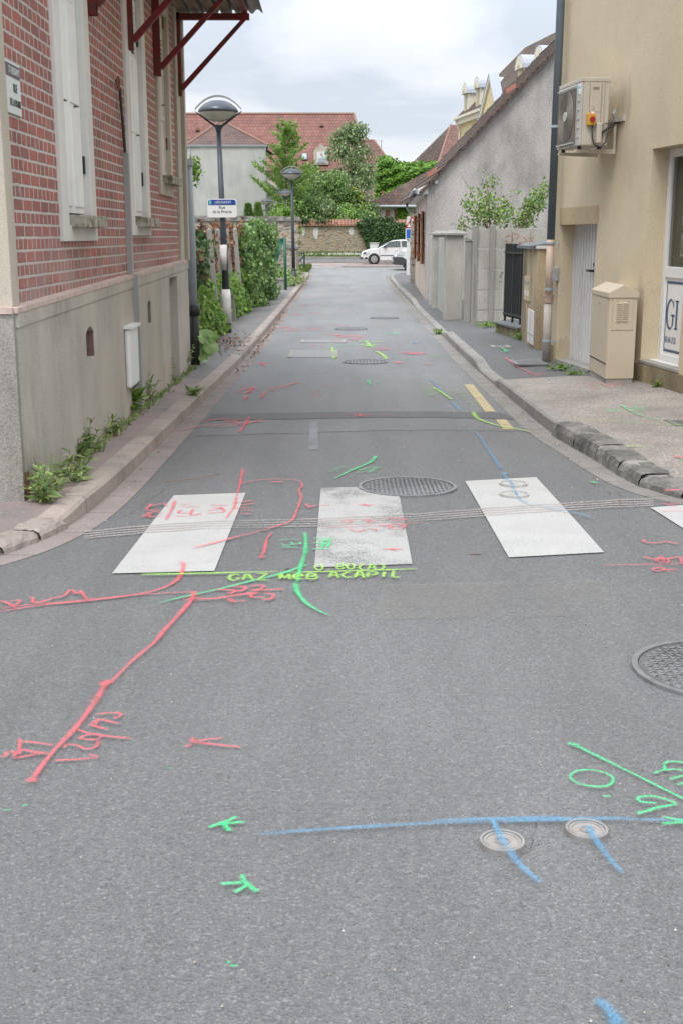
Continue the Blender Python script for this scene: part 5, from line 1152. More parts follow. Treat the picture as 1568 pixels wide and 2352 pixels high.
g = MB(); wbox(g, .10, .46, -.02, .5, .02); md = g.build('meter_door', M['whitemetal'], gp, bevel=.003)
g = MB(); wbox(g, .275, .285, .0, .49, .023); wbox(g, .1, .46, .12, .13, .023); g.build('door_seam', M['conc'], md)
# dark gate between pier and house
sg_ = empty('side_gate', 'narrow black iron side gate between the pier and the beige pipe', 'gate')
g = MB(); g.box(P0[0] + .2, P0[0] + .6, P0[1] + .20, P0[1] + .22, -.05, 1.35); g.build('panel', M['iron'], sg_)
g = MB()
for z in (.02, .55, 1.1): g.box(P0[0] + .12, P0[0] + .6, P0[1] + .12, P0[1] + .2, z, z + .04)
g.build('rail', M['iron'], sg_)
# low wall with slate coping and railing
Q0 = P1; Q1 = G(1137, 763, .1)
lw = empty('low_garden_wall', 'low dirty beige garden wall with a slate coping under the black railing', 'wall')
zl = YP(1150, 738, Q1[1])[2]
g = MB(); g.hexa([(Q0[0], Q0[1] + .01, -.3), (Q0[0] + .25, Q0[1] + .01, -.3), (Q1[0] + .25, Q1[1], -.3), (Q1[0], Q1[1], -.3)], [(Q0[0], Q0[1] + .01, zl - .03), (Q0[0] + .25, Q0[1] + .01, zl - .03), (Q1[0] + .25, Q1[1], zl - .03), (Q1[0], Q1[1], zl - .03)]); g.build('wall', M['beigedirty'], lw)
g = MB(); g.hexa([(Q0[0] - .07, Q0[1] + .02, zl - .03), (Q0[0] + .33, Q0[1] + .02, zl - .03), (Q1[0] + .33, Q1[1] + .06, zl - .03), (Q1[0] - .07, Q1[1] + .06, zl - .03)], [(Q0[0] - .07, Q0[1] + .02, zl), (Q0[0] + .33, Q0[1] + .02, zl + .04), (Q1[0] + .33, Q1[1] + .06, zl + .04), (Q1[0] - .07, Q1[1] + .06, zl)]); g.build('coping', M['slate'], lw)
rl = empty('railing', 'black iron railing of close vertical bars standing on the low wall', 'railing')
za_, zb_ = zl + .10, 1.50
n = 22
def qr(t, o=0): return (Q0[0] + .13 + o + (Q1[0] - Q0[0]) * t, Q0[1] + .02 + (Q1[1] - Q0[1]) * t)
for i in range(n + 1):
    x, y = qr(i / n * .96 + .01); g = MB(); r = .011 if i % 7 else .02
    g.box(x - r, x + r, y - r, y + r, za_ - (.08 if i % 7 == 0 else .0), zb_); g.build('bar', M['iron'], rl)
for z in (za_ + .04, zb_ - .17):
    a, b = qr(0), qr(.97); g = MB(); g.hexa([(a[0] - .025, a[1], z), (a[0] + .0, a[1], z), (b[0], b[1], z), (b[0] - .025, b[1], z)], [(a[0] - .025, a[1], z + .03), (a[0], a[1], z + .03), (b[0], b[1], z + .03), (b[0] - .025, b[1], z + .03)]); g.build('rail', M['iron'], rl)
# concrete panel wall facing the camera
M['panel'] = plaster('panel', (.52, .505, .465), (.22, .215, .19), .85, .45, .15, gs=90, lo=.38, hi=.64)
M['panelpost'] = plaster('panelpost', (.33, .32, .295), (.17, .165, .15), .8, .5, .2, gs=90)
pw = empty('panel_wall', 'grey concrete panel wall with slotted posts and red graffiti', 'wall')
pX0 = G(1081, 735, .1); Yp = pX0[1]
ztp = YP(1100, 525, Yp)[2]; js_ = [YP(1100, yy, Yp)[2] for yy in (572.6, 620, 667.6, 714)] + [-.3]
xs_ = [YP(v, 650, Yp)[0] for v in (1087, 1127)]; xs_ += [xs_[1] + 2.0 * i for i in (1, 2)]
for i in range(len(xs_) - 1):
    zt = ztp
    for z in js_:
        g = MB(); g.box(xs_[i] + .03, xs_[i + 1] - .03, Yp + .01, Yp + .06, z + .022, zt); g.build('panel', M['panel'], pw, bevel=.006); zt = z
for i, x in enumerate(xs_):
    g = MB(); g.box(x - .055, x + .055, Yp - .05, Yp + .08, -.4, ztp + .06); g.build('post', M['panelpost'], pw, bevel=.008)
# graffiti
def wallmark(label, strokes, m, w, Yw, cr):
    g = MB(); ox, oy, s = CR[cr]
    for st_ in strokes:
        pts = [YP(*p, Yw) for p in catmull([(ox + a * s, oy + b * s) for a, b in st_], .8)]
        g2 = MB(); ribbon(g2, [(p[0], p[2]) for p in pts], w, lambda x, y: 0, .05, .05)
        g.add([(x, Yw, z) for x, z, _ in g2.v], g2.f, g2.uv)
    return tag(g.build('graffiti', SP[m]), label, 'graffiti')
wallmark('red graffiti letters scrawled along the top concrete panel', [[(260, 200), (350, 165), (385, 240), (330, 300), (270, 230)], [(360, 125), (400, 130)], [(385, 130), (370, 270)], [(400, 140), (470, 150), (480, 190), (430, 220)], [(545, 190), (600, 245), (500, 285), (495, 250)], [(665, 115), (650, 300)], [(630, 205), (720, 205)], [(670, 210), (720, 335)], [(150, 225), (158, 222)], [(220, 232), (228, 228)], [(790, 195), (795, 210)], [(850, 210), (858, 212)]], 'o', .035, Yp + .005, 'E')
wallmark('black tag strokes on the concrete panels beside the railing', [[(200, 745), (230, 745), (185, 810), (225, 815)], [(165, 895), (225, 880)], [(128, 915), (134, 917)]], 'k', .03, Yp + .004, 'E')
g = MB()
for i in range(26):
    z = 1.05 - i * .042; g.tube([(xs_[0] + .01 + .008 * math.cos(t), Yp - .06, z + .018 * math.sin(t)) for t in [6.283 * j / 6 for j in range(7)]], .005, 4)
tag(g.build('chain', M['lampgrey']), 'thin steel chain hanging down the end post of the panel wall', 'chain')
# gate pillars of the next entrance
M['pilgrey'] = plaster('pilgrey', (.46, .44, .40), (.22, .21, .18), .75, .5, .3, gs=90)
def pillar(label, xa, xb, ya, yb, z1, cap=True, grp='tall rendered gate pillars'):
    p = empty('gate_pillar', label, 'pillar', grp)
    g = MB(); g.box(xa, xb, ya, yb, -.4, z1); g.build('shaft', M['pilgrey'], p, bevel=.012)
    if cap:
        g = MB(); e = .07; g.box(xa - e, xb + e, ya - e, yb + e, z1 + .001, z1 + .04); g.hexa([(xa - e, ya - e, z1 + .04), (xb + e, ya - e, z1 + .04), (xb + e, yb + e, z1 + .04), (xa - e, yb + e, z1 + .04)], [(xa + .1, ya + .1, z1 + .11), (xb - .1, ya + .1, z1 + .11), (xb - .1, yb - .1, z1 + .11), (xa + .1, yb - .1, z1 + .11)]); g.build('cap', M['panelpost'], p)
a = G(1019, 728, .1); b = G(1063, 731, .1); z = YP(1040, 540, a[1])[2]
pillar('big pale gate pillar with a flat slab cap, nearest the panel wall', a[0], b[0], a[1] - .1, a[1] + .45, z)
a2 = G(992, 703, .1); b2 = G(1011, 703, .1); pillar('gate pillar with a slab cap on the far side of the entrance, near the pink house', a2[0], a2[0] + .42, a2[1], a2[1] + .4, z)
a3 = G(984, 696, .1); pillar('slim grey pillar against the corner of the pink house', a3[0], a3[0] + .2, a3[1], a3[1] + .3, z - .02, False)
g = MB(); r0 = YP(1063, 640, a[1] + .9)[0]; g.box(b[0] - .05, xs_[0] - .06, Yp - .02, Yp + .03, -.4, z - .12); g.box(b[0] - .06, xs_[0] - .055, Yp - .04, Yp + .05, z - .12, z - .08)
tag(g.build('gate_wing_wall', M['panelpost']), 'narrow dark grey wing wall between the big pillar and the panel wall', 'wall')
g = MB(); g.box(a[0] + .16, a[0] + .2, a[1] + .46, a2[1] - .01, -.15, z - .05); tag(g.build('driveway_gate', M['pilgrey']), 'pale solid driveway gate set between the two capped pillars', 'gate')

# ================================================================== leaves and plants
def leafmat(name, a, b, c3=None, rough=.5, tr=.25):
    k = NM(name); r = k.g.outputs['Random Per Island']
    st_ = [(0.0, a), (.75, b)] + ([(1.0, c3)] if c3 else [])
    c = k.ramp(r, st_); f = k.ramp(k.noise(1.1, 4, .6), [(.3, .78), (.7, 1.2)]); c = k.mix(1.0, c, f, 'MULTIPLY')
    k.fin(c, rough, 0, .4)
    td = k.n('ShaderNodeBsdfTranslucent'); k.l(c, td.inputs[0]); mxs = k.n('ShaderNodeMixShader'); mxs.inputs[0].default_value = tr
    o = k.t.nodes['Material Output']; k.l(k.b.outputs[0], mxs.inputs[1]); k.l(td.outputs[0], mxs.inputs[2]); k.l(mxs.outputs[0], o.inputs[0])
    return k.m
M['ivy'] = leafmat('ivy', (0.049, 0.113, 0.027), (0.166, 0.295, 0.073), (0.431, 0.557, 0.236), .35)
M['ivydark'] = leafmat('ivydark', (0.023, 0.060, 0.019), (0.078, 0.149, 0.047), (0.140, 0.239, 0.078), .4)
M['bright'] = leafmat('bright', (.09, .19, .025), (.20, .34, .05), (.34, .48, .10), .5)
M['brownleaf'] = leafmat('brownleaf', (0.084, 0.042, 0.024), (0.264, 0.120, 0.060), (0.432, 0.264, 0.156), .7, .1)
M['tree_mid'] = leafmat('tree_mid', (0.101, 0.198, 0.048), (0.263, 0.396, 0.104), (0.446, 0.576, 0.188))
M['tree_light'] = leafmat('tree_light', (0.143, 0.264, 0.055), (0.264, 0.418, 0.099), (0.352, 0.506, 0.154))
M['tree_grey'] = leafmat('tree_grey', (0.110, 0.182, 0.072), (0.266, 0.347, 0.160), (0.438, 0.501, 0.275))
M['tree_dark'] = leafmat('tree_dark', (0.069, 0.154, 0.043), (0.207, 0.326, 0.095), (0.344, 0.469, 0.170))
M['yellowgreen'] = leafmat('yellowgreen', (0.132, 0.198, 0.033), (0.264, 0.341, 0.066), (0.374, 0.418, 0.110))
M['creeper'] = leafmat('creeper', (0.077, 0.187, 0.022), (0.165, 0.330, 0.039), (0.264, 0.440, 0.077))
M['weed'] = leafmat('weed', (0.121, 0.207, 0.060), (0.305, 0.398, 0.143), (0.527, 0.570, 0.265))
M['whiteflower'] = simple('whiteflower', (.75, .75, .66), .8)
M['bark'] = simple('bark', (.13, .10, .075), .9, var=.3, sc=12, bump=.01)
M['stem'] = simple('stem', (.12, .15, .05), .8, var=.2)
M['twig'] = simple('twig', (.22, .15, .11), .9, var=.25)
def leaf(g, p, d, n, L, w):
    """one leaf: base p, direction d, normal n"""
    s_ = d.cross(n)
    if s_.length < 1e-4: s_ = Vector((1, 0, 0))
    s_.normalize(); s_ *= w; m_ = p + d * (L * .45)
    v = [p, m_ + s_ + n * (w * .25), p + d * L, m_ - s_ + n * (w * .25)]
    k_ = len(g.v); g.v += [tuple(q) for q in v]; g.f.append((k_, k_ + 1, k_ + 2, k_ + 3)); g.uv.append(None)
def rv(rnd): 
    while 1:
        v = Vector((rnd.uniform(-1, 1), rnd.uniform(-1, 1), rnd.uniform(-1, 1)))
        if .05 < v.length < 1: return v.normalized()
def blob_leaves(g, c, r, n, size, rnd, flat=1.0, shell=.55, aspect=.42, droop=.2):
    for _ in range(n):
        d = rv(rnd); q = Vector(c) + Vector((d.x * r[0], d.y * r[1], d.z * r[2])) * (shell + (1 - shell) * rnd.random() ** .5) * rnd.uniform(.85, 1.12)
        nn = (d + rv(rnd) * .8).normalized(); dd = rv(rnd); dd = (dd - nn * dd.dot(nn) - Vector((0, 0, droop))).normalized()
        L = size * rnd.choice([.5, .7, .9, 1.2]) * rnd.uniform(.85, 1.15); leaf(g, q, dd, nn, L, L * aspect)
def tree(name, label, x, y, z0, h, rad, mat, n=26, per=150, size=.22, trunk=.18, seed=1, cat='tree', group=None, lobes=None, base=.3, flowers=0):
    rnd = random.Random(seed); T = empty(name, label, cat, group, (x, y, z0))
    g = MB(); bs = []
    cl = []
    for i in range(n):
        if lobes: lx, lz, lr = lobes[i % len(lobes)]; c = (lx + rnd.gauss(0, lr * .45), rnd.gauss(0, rad * .35), lz + rnd.gauss(0, lr * .4)); r = lr * rnd.uniform(.28, .5)
        else:
            t = rnd.random(); zz_ = h * (base + (1 - base) * t); pr = rad * math.sin(math.pi * min(1, .18 + .78 * t)) ** .8; a = rnd.uniform(0, 6.28); q = pr * rnd.random() ** .5
            c = (q * math.cos(a), q * math.sin(a), zz_ - rad * .2); r = rad * rnd.uniform(.24, .42)
        cl.append((c, r))
    g.tube([(0, 0, -.1), (rnd.uniform(-.1, .1), 0, h * .3), (rnd.uniform(-.2, .2), 0, h * .72)], [trunk, trunk * .7, trunk * .25], 8); g.build('trunk', M['bark'], T)
    g = MB()
    for c, r in cl[:14]: g.tube([(0, 0, h * rnd.uniform(.12, .5)), (c[0] * .5, c[1] * .5, c[2] * .75), c], [trunk * .35, trunk * .2, .01], 5)
    g.build('limb', M['bark'], T)
    g = MB()
    for c, r in cl: blob_leaves(g, c, (r, r, r * .8), int(per * 1.45), size * .85, rnd, shell=.3)
    g.build('crown', mat, T)
    if flowers:
        g = MB()
        for _ in range(flowers):
            c, r = rnd.choice(cl); d = rv(rnd); d.y = -abs(d.y); q = Vector(c) + d * r; g.lathe([(.01, -.03), (rnd.uniform(.1, .2), 0), (.05, .03)], q, 7)
        g.build('flower_head', M['whiteflower'], T)
    return T

# ================================================================== LEFT: hedge, fence, walls
M['wallstone'] = None
def stonewall(name, base, mort, sc=3.2, white=.0, ax='xz'):
    k = NM(name); x = k.xyz(); nz = k.n('ShaderNodeTexNoise'); k.l(k.geo, nz.inputs[0]); nz.inputs['Scale'].default_value = 3
    vv = k.comb(x[0], x[1], k.math('MULTIPLY', x[2], 1.9)); vv2 = k.mix(.12, vv, nz.outputs['Color'], 'ADD')
    cc = k.xyz(k.vor(sc, out='Color', vec=vv2)); dd = k.vor(sc, 'DISTANCE_TO_EDGE', vec=vv2)
    c = k.ramp(cc[0], [(0, tuple(b * .55 for b in base)), (.4, base), (.8, tuple(min(1, b * 1.3) for b in base)), (.985, (base[0] * 1.15, base[1] * .9, base[2] * .7))])
    c = k.mix(k.ramp(dd, [(.02, 1.0), (.10, 0.0)]), c, mort)
    c = k.mix(k.math('MULTIPLY', k.ramp(k.noise(2, 7, .65), [(.45, 0.0), (.62, 1.0)]), .6), c, mort)
    if white: c = k.mix(k.ramp(k.noise(.55, 5, .6, vec=k.map((1, 1, 1), loc=(11, 0, 3))), [(.62, 0.0), (.67, 1.0)]), c, (.58, .56, .52))
    c = k.mix(.3, c, k.ramp(k.noise(25, 4, .7), [(.35, 0.0), (.65, 1.0)]), 'OVERLAY')
    k.bump(k.math('ADD', dd, k.math('MULTIPLY', k.noise(12, 5, .7), .2)), .06); return k.fin(c, .95, 0, .2)
M['stone_near'] = stonewall('stone_near', (.36, .32, .265), (.42, .38, .32), 3.4)
M['stone_far'] = stonewall('stone_far', (.34, .285, .21), (.37, .32, .245), 4.5)
k = NM('lichen'); c = k.mix(k.ramp(k.noise(5, 8, .75), [(.42, 0.0), (.58, 1.0)]), (.15, .145, .13), (.36, .35, .32)); k.bump(k.noise(9, 6, .7), .05); M['lichen'] = k.fin(c, .95)
YW = 46.5; zt = YP(560, 508, YW)[2]; zc_ = YP(560, 497, YW)[2]; xr_ = YP(684, 520, YW)[0]
sw = empty('old_stone_wall', 'old rubble stone wall with a lichen grey coping behind the ivy hedge', 'wall')
g = MB(); g.box(-25, xr_, YW, YW + .45, -.4, zt); g.build('rubble', M['stone_near'], sw)
g = MB(); rnd = random.Random(9); x = -25.
while x < xr_ + .05:
    w = rnd.uniform(.4, .8); g.box(x, min(x + w - .01, xr_ + .08), YW - .07, YW + .52, zt + .002, zc_ + rnd.uniform(-.02, .03)); x += w
g.build('coping', M['lichen'], sw)
xa_ = YP(659, 600, 44)[0]
sp = empty('stone_pier', 'short rubble stone pier with a sloping slab behind the second lamp', 'pillar')
g = MB(); g.box(xa_, xa_ + .34, 44, YW - .01, -.4, YP(665, 570, 44)[2]); g.build('pier', M['stone_near'], sp); zq = YP(665, 570, 44)[2]
g = MB(); g.hexa([(xa_ - .06, 43.95, zq), (xa_ + .4, 43.95, zq - .02), (xa_ + .4, YW - .02, zq - .02), (xa_ - .06, YW - .02, zq)], [(xa_ - .06, 43.95, zq + .18), (xa_ + .4, 43.95, zq + .06), (xa_ + .4, YW - .02, zq + .06), (xa_ - .06, YW - .02, zq + .18)]); g.build('slab', M['lichen'], sp)
# low wall, green post, mesh and tarpaulin
a = G(617, 668, .1); b = G(659, 662, .1); zl2 = YP(640, 643, a[1] + .8)[2]
gf = empty('green_mesh_fence', 'green wire mesh fence on a low concrete wall with a sagging green tarpaulin', 'fence')
ya_ = a[1] + .6; xa2, xb2 = YP(612, 650, ya_)[0], YP(658, 650, ya_)[0]
g = MB(); g.box(xa2 - 3, xb2, ya_, ya_ + .16, -.4, zl2); g.box(xa2 - 3.02, xb2 + .02, ya_ - .03, ya_ + .19, zl2 + .001, zl2 + .06); g.build('low_wall', M['conc'], gf)
M['greenpaint'] = simple('greenpaint', (.012, .10, .06), .45, var=.1); M['tarp'] = simple('tarp', (.03, .15, .11), .6, var=.25, sc=5)
xp_ = YP(656, 600, ya_ - .1)[0]
g = MB(); g.tube([(xp_, ya_ - .1, -.1), (xp_ - .02, ya_ - .1, YP(656, 545, ya_)[2])], .045, 10); g.build('post', M['greenpaint'], gf, smooth=True)
g = MB(); zt2 = YP(640, 548, ya_)[2]
for i in range(15): x = xa2 - 1.5 + i * (xp_ - xa2 + 1.5) / 15; g.box(x, x + .006, ya_ + .05, ya_ + .056, zl2, zt2)
for i in range(12): z = zl2 + .05 + i * (zt2 - zl2) / 12; g.box(xa2 - 1.5, xp_, ya_ + .045, ya_ + .05, z, z + .006)
g.build('mesh', M['greenpaint'], gf)
g = MB(); xt0, xt1 = YP(622, 560, ya_)[0], YP(653, 548, ya_)[0]; n = 10; z_lo = YP(640, 606, ya_)[2]
for i in range(n):
    t0, t1 = i / n, (i + 1) / n; f = lambda t: (xt1 - .0 - (xt1 - xt0) * .55 * t, zt2 - (zt2 - z_lo) * t)
    (xr0, z0_), (xr1, z1_) = f(t0), f(t1); o0, o1 = .04 * math.sin(t0 * 9), .04 * math.sin(t1 * 9)
    g.hexa([(xt0 - .5, ya_ - .02 + o0, z0_), (xr0, ya_ - .02 + o0, z0_), (xr0, ya_ + .0 + o0, z0_), (xt0 - .5, ya_ + o0, z0_)], [(xt0 - .5, ya_ - .02 + o1, z1_), (xr1, ya_ - .02 + o1, z1_), (xr1, ya_ + o1, z1_), (xt0 - .5, ya_ + o1, z1_)])
g.build('tarpaulin', M['tarp'], gf)
# concrete posts and the wire fence
cf = empty('concrete_post_fence', 'leaning concrete fence posts and wire overgrown with dead brown creeper', 'fence')
for (xt_, yt_, xb_, Yb_) in ((481, 524, 498, 21.2), (500, 525, 522, 23.2), (521, 525, 533, 24.6), (540, 523, 552, 26.3)):
    tx, _, tz = YP(xt_, yt_, Yb_); bx = tx + .10
    g = MB(); g.hexa([(bx - .06, Yb_ - .05, -.1), (bx + .06, Yb_ - .05, -.1), (bx + .06, Yb_ + .06, -.1), (bx - .06, Yb_ + .06, -.1)], [(tx - .045, Yb_ - .04, tz - .03), (tx + .045, Yb_ - .04, tz - .03), (tx + .045, Yb_ + .04, tz - .03), (tx - .045, Yb_ + .04, tz - .03)]); g.hexa([(tx - .045, Yb_ - .04, tz - .03), (tx + .045, Yb_ - .04, tz - .03), (tx + .045, Yb_ + .04, tz - .03), (tx - .045, Yb_ + .04, tz - .03)], [(tx - .015, Yb_ - .02, tz), (tx + .015, Yb_ - .02, tz), (tx + .015, Yb_ + .02, tz), (tx - .015, Yb_ + .02, tz)]); g.build('post', M['conc'], cf, bevel=.006)
g = MB()
for i in range(40):
    y = 16.5 + i * .27; g.tube([(-2.62, y, .2), (-2.56, y + .1, 1.75)], .006, 4)
for i in range(9): z = .3 + i * .17; g.tube([(-2.6, 16.4, z), (-2.58, 27.5, z)], .006, 4)
g.build('wire', M['rust'], cf)
g = MB(); g.box(-2.75, -2.5, 16.2, 29.0, -.3, .35); g.build('footing_wall', M['conc'], cf)
rnd = random.Random(21)
def wallleaves(name, mat, parent, regs, size, aspect=.5, label=None, cat=None, group=None, droop=.6, mul=1.0):
    """regs: (x, y0, y1, z0, z1, depth, count)"""
    g = MB()
    for (x, y0, y1, z0, z1, dp_, n) in regs:
        n = int(n * mul)
        ph = rnd.uniform(0, 6)
        for _ in range(n):
            y = rnd.uniform(y0, y1); z = rnd.uniform(z0, z1)
            bulge = .5 + .3 * math.sin(y * 2.3 + ph) + .25 * math.sin(z * 5 + y * 1.7 + ph)
            u = rnd.random() ** .6
            p = Vector((x + dp_ * bulge * u * (1 - .25 * ((z - z0) / (z1 - z0) - .4) ** 2), y + rnd.gauss(0, .06), z + rnd.gauss(0, .06)))
            n_ = Vector((1, -.5, .5)) + rv(rnd) * .9; n_.normalize(); d = rv(rnd); d = d - n_ * d.dot(n_) - Vector((0, 0, droop)); d.normalize()
            L = size * rnd.uniform(.6, 1.3); leaf(g, p, d, n_, L, L * aspect)
    o = g.build(name, mat, parent)
    return tag(o, label, cat, group) if label else o
tag(wallleaves('dead_creeper', M['brownleaf'], None, [(-2.65, 16.3, 22.0, .6, 1.75, .5, 3400), (-2.62, 22, 27.6, .5, 1.85, .35, 2600), (-2.6, 24.5, 27.5, 1.0, 1.9, .5, 900)], .075), 'dead brown creeper leaves hanging on the post and wire fence', 'creeper')
tag(wallleaves('dark_ivy', M['ivydark'], None, [(-2.65, 16.3, 21.5, .3, 1.65, .55, 2600), (-2.6, 16.3, 20.5, 1.25, 1.7, .5, 900)], .10), 'dark ivy clump climbing just behind the downpipe', 'ivy')
g_ = [(-2.65, 27.2, 34.5, -.05, 1.78, .95, 9500), (-2.5, 31, 35.5, .4, 2.0, .75, 5000), (-2.6, 33, 36.5, -.1, 1.95, .8, 2200), (-2.8, 26.5, 31, 1.3, 1.75, .6, 1500)]
tag(wallleaves('ivy_hedge', M['ivy'], None, g_, .088, mul=1.7), 'tall glossy green ivy hedge bulging over the left pavement', 'hedge')
tag(wallleaves('bright_shrub', M['bright'], None, [(-2.5, 16.4, 22.3, -.1, .75, .50, 4200), (-2.5, 18, 20.5, .3, .95, .45, 900)], .085, droop=.1), 'bright yellow green bramble bush at the foot of the fence before the lamp', 'bush')
tag(wallleaves('low_greenery', M['bright'], None, [(-2.45, 22.6, 28.5, .0, .85, .42, 3000), (-2.3, 26, 33.0, -.08, .35, .4, 1800)], .08, droop=.1), 'light green creepers between the nearest lamp and the ivy hedge', 'bush')
tag(wallleaves('wall_top_greenery', M['tree_mid'], None, [(-3.6, 44.9, 46.2, 1.4, 1.9, .9, 500)], .12), 'small green sprays in front of the old stone wall', 'plant')
g = MB(); rnd = random.Random(5)
for i in range(900): blob_leaves(g, (-1.72 + rnd.gauss(0, .25) - .25, 43.2 + rnd.gauss(0, 1.2), .02 + abs(rnd.gauss(0, .18))), (.12, .12, .12), 4, .09, rnd)
tag(g.build('roadside_weeds', M['weed']), 'weeds crowding around the foot of the second street lamp', 'weeds')
g = MB()
for i in range(5200):
    t = rnd.random(); x = rnd.uniform(-4.2, -1.55); y = rnd.uniform(57.6, 64); z = gz(y) + .06; h = rnd.uniform(.08, .25); a_ = rnd.uniform(0, 3.1)
    g.add([(x - .03 * math.cos(a_), y - .03 * math.sin(a_), z), (x + .03 * math.cos(a_), y + .03 * math.sin(a_), z), (x + rnd.uniform(-.05, .05), y, z + h)], [(0, 1, 2)])
tag(g.build('corner_grass', M['grass']), 'bright grass patch at the far left street corner', 'grass', kind='stuff')
bb = empty('street_barrier', 'small dark metal street barrier with crossed bars on the far left corner', 'barrier')
(ax, ay), (bx, by) = G(684, 618, .1), G(699.5, 621, .1)
A_, B_ = Vector((ax - .1, 60.3, 0)), Vector((YP(699, 620, 58.6)[0], 58.6, 0)); zt3 = YP(699, 581, 58.6)[2]; zb3 = gz(59) + .05
for p in (A_, B_): g = MB(); g.tube([(p.x, p.y, zb3), (p.x, p.y, zt3)], .04, 8); g.build('post', M['lamppost'], bb)
for (z0, z1) in ((zt3, zt3), (zt3 - .12, zb3 + .25), (zb3 + .25, zt3 - .12)):
    g = MB(); g.tube([(A_.x, A_.y, z0), (B_.x, B_.y, z1)], .03, 6); g.build('bar', M['lamppost'], bb)

# large leaf plant by the downpipe
g = MB(); rnd = random.Random(2)
def bigleaf(g, px, py, L, ang, tilt):
    n = 8; c = Vector((px, py, gz(py) + .12 + L * .3)); d = Vector((math.cos(ang), -.3, math.sin(ang))).normalized(); s_ = Vector((0, 0, 1)).cross(d).normalized() + Vector((0, -tilt, tilt * .6)); s_ = d.cross(Vector((.2, -1, .2))).normalized()
    vs = [tuple(c)]
    for i in range(16):
        t = 2 * math.pi * i / 16; r = L * (.5 + .06 * math.sin(5 * t)); q = c + d * (L * .4 + r * math.cos(t)) + s_ * r * math.sin(t) * .9 + Vector((0, .04 * math.cos(2 * t), 0)); vs.append(tuple(q))
    m_ = c + d * L * .4 + Vector((0, -.03, 0)); vs[0] = tuple(m_)
    g.add(vs, [(0, 1 + i, 1 + (i + 1) % 16) for i in range(16)])
for (pxl, pyl, L, an, yy) in ((470, 772, .25, .5, 15.86), (484, 795, .22, -.6, 15.8), (474, 800, .24, -1.2, 15.9), (462, 780, .20, 1.8, 15.95), (489, 775, .15, .2, 15.85), (468, 822, .14, -1.6, 15.8)):
    c0 = Vector(YP(pxl, pyl, yy)); nv = Vector((.35, -1, .45 + .2 * math.sin(an * 3))).normalized(); d = Vector((math.cos(an), 0, math.sin(an))); d = (d - nv * d.dot(nv)).normalized(); s_ = d.cross(nv)
    vs = [tuple(c0 - d * L * .1 - nv * .02)]; n = 18
    for i in range(n):
        t = 2 * math.pi * i / n; r = L * .5 * (1 - .28 * math.exp(-((t - math.pi) / .35) ** 2) + .12 * math.exp(-(min(t, 6.283 - t) / .4) ** 2)); vs.append(tuple(c0 + d * r * math.cos(t) + s_ * r * .9 * math.sin(t) + nv * .025 * math.cos(2 * t)))
    g.add(vs, [(0, 1 + i, 1 + (i + 1) % n) for i in range(n)]); g.tube([c0 - d * L * .4, c0 - d * L * .5 + Vector((-.05, 0, -.15)), (c0.x - .12, c0.y + .05, gz(yy) + .1)], .005, 5)
k = NM('bigleafmat'); k.fin(k.mix(k.g.outputs['Random Per Island'], (.17, .33, .06), (.36, .48, .22)), .45); M['bigleaf'] = k.m
tag(g.build('broad_leaf_plant', M['bigleaf']), 'plant with a few very broad pale green leaves beside the foot of the downpipe', 'plant')
# weeds along the walls
def weedclump(label, x, y, z, h, w, n, seed, mat='weed', size=.052, grp='weeds along the foot of the walls'):
    rnd = random.Random(seed); P = empty('weed', label, 'weed', grp, (x, y, z)); g = MB(); s = MB()
    for i in range(n):
        a = rnd.uniform(0, 6.28); r = w * (.3 + 1.1 * rnd.random()); hh = h * rnd.uniform(.35, 1); tip = Vector((r * math.cos(a), r * math.sin(a) * 1.3, hh))
        b0 = Vector((tip.x * .3, tip.y * .3, 0)); mid = (b0 + tip) / 2 + Vector((0, 0, hh * .15)); s.tube([b0, mid, tip], .0025, 4)
        for j in range(10):
            t = (j + 1) / 10.5; q = (b0.lerp(mid, t * 2) if t < .5 else mid.lerp(tip, t * 2 - 1)); d = rv(rnd); d.z = d.z * .5 + .15; d.normalize(); nn = (Vector((0, 0, 1)) + rv(rnd) * .6).normalized(); L = size * rnd.uniform(.7, 1.7) * (1.3 - t * .6); leaf(g, q, d, nn, L, L * .15)
    s.build('stem', M['stem'], P); g.build('foliage', M[mat], P)
wl = [((112, 1150), .26, .13, 16, 'tall leafy weed clump nearest the corner of the brick house'), ((165, 1105), .14, .22, 12, 'sprawling thistle-like weed lying across the pavement near the corner'), ((178, 1055), .17, .10, 10, 'dark weed clump second from the house corner'), ((205, 1040), .24, .08, 10, 'upright feathery weed against the base below the first window'),
      ((252, 1000), .13, .12, 9, 'low weed below the round topped vent'), ((292, 950), .26, .07, 6, 'broad bladed dock under the white meter box'), ((335, 925), .27, .12, 16, 'dense weed tuft right of the grey conduit'), ((387, 880), .30, .10, 9, 'thin yellow flowering weed before the blocked doorway'), ((420, 850), .34, .14, 14, 'grey green weed clump at the end of the rendered base')]
for i, (p, h, w, n, lab) in enumerate(wl):
    x, y = G(p[0], p[1], .1); weedclump(lab, x, y, gz(y) + .1, h * 1.1, w, n + 3, 30 + i, 'bright' if i == 5 else 'weed', .065 if i != 5 else .16)
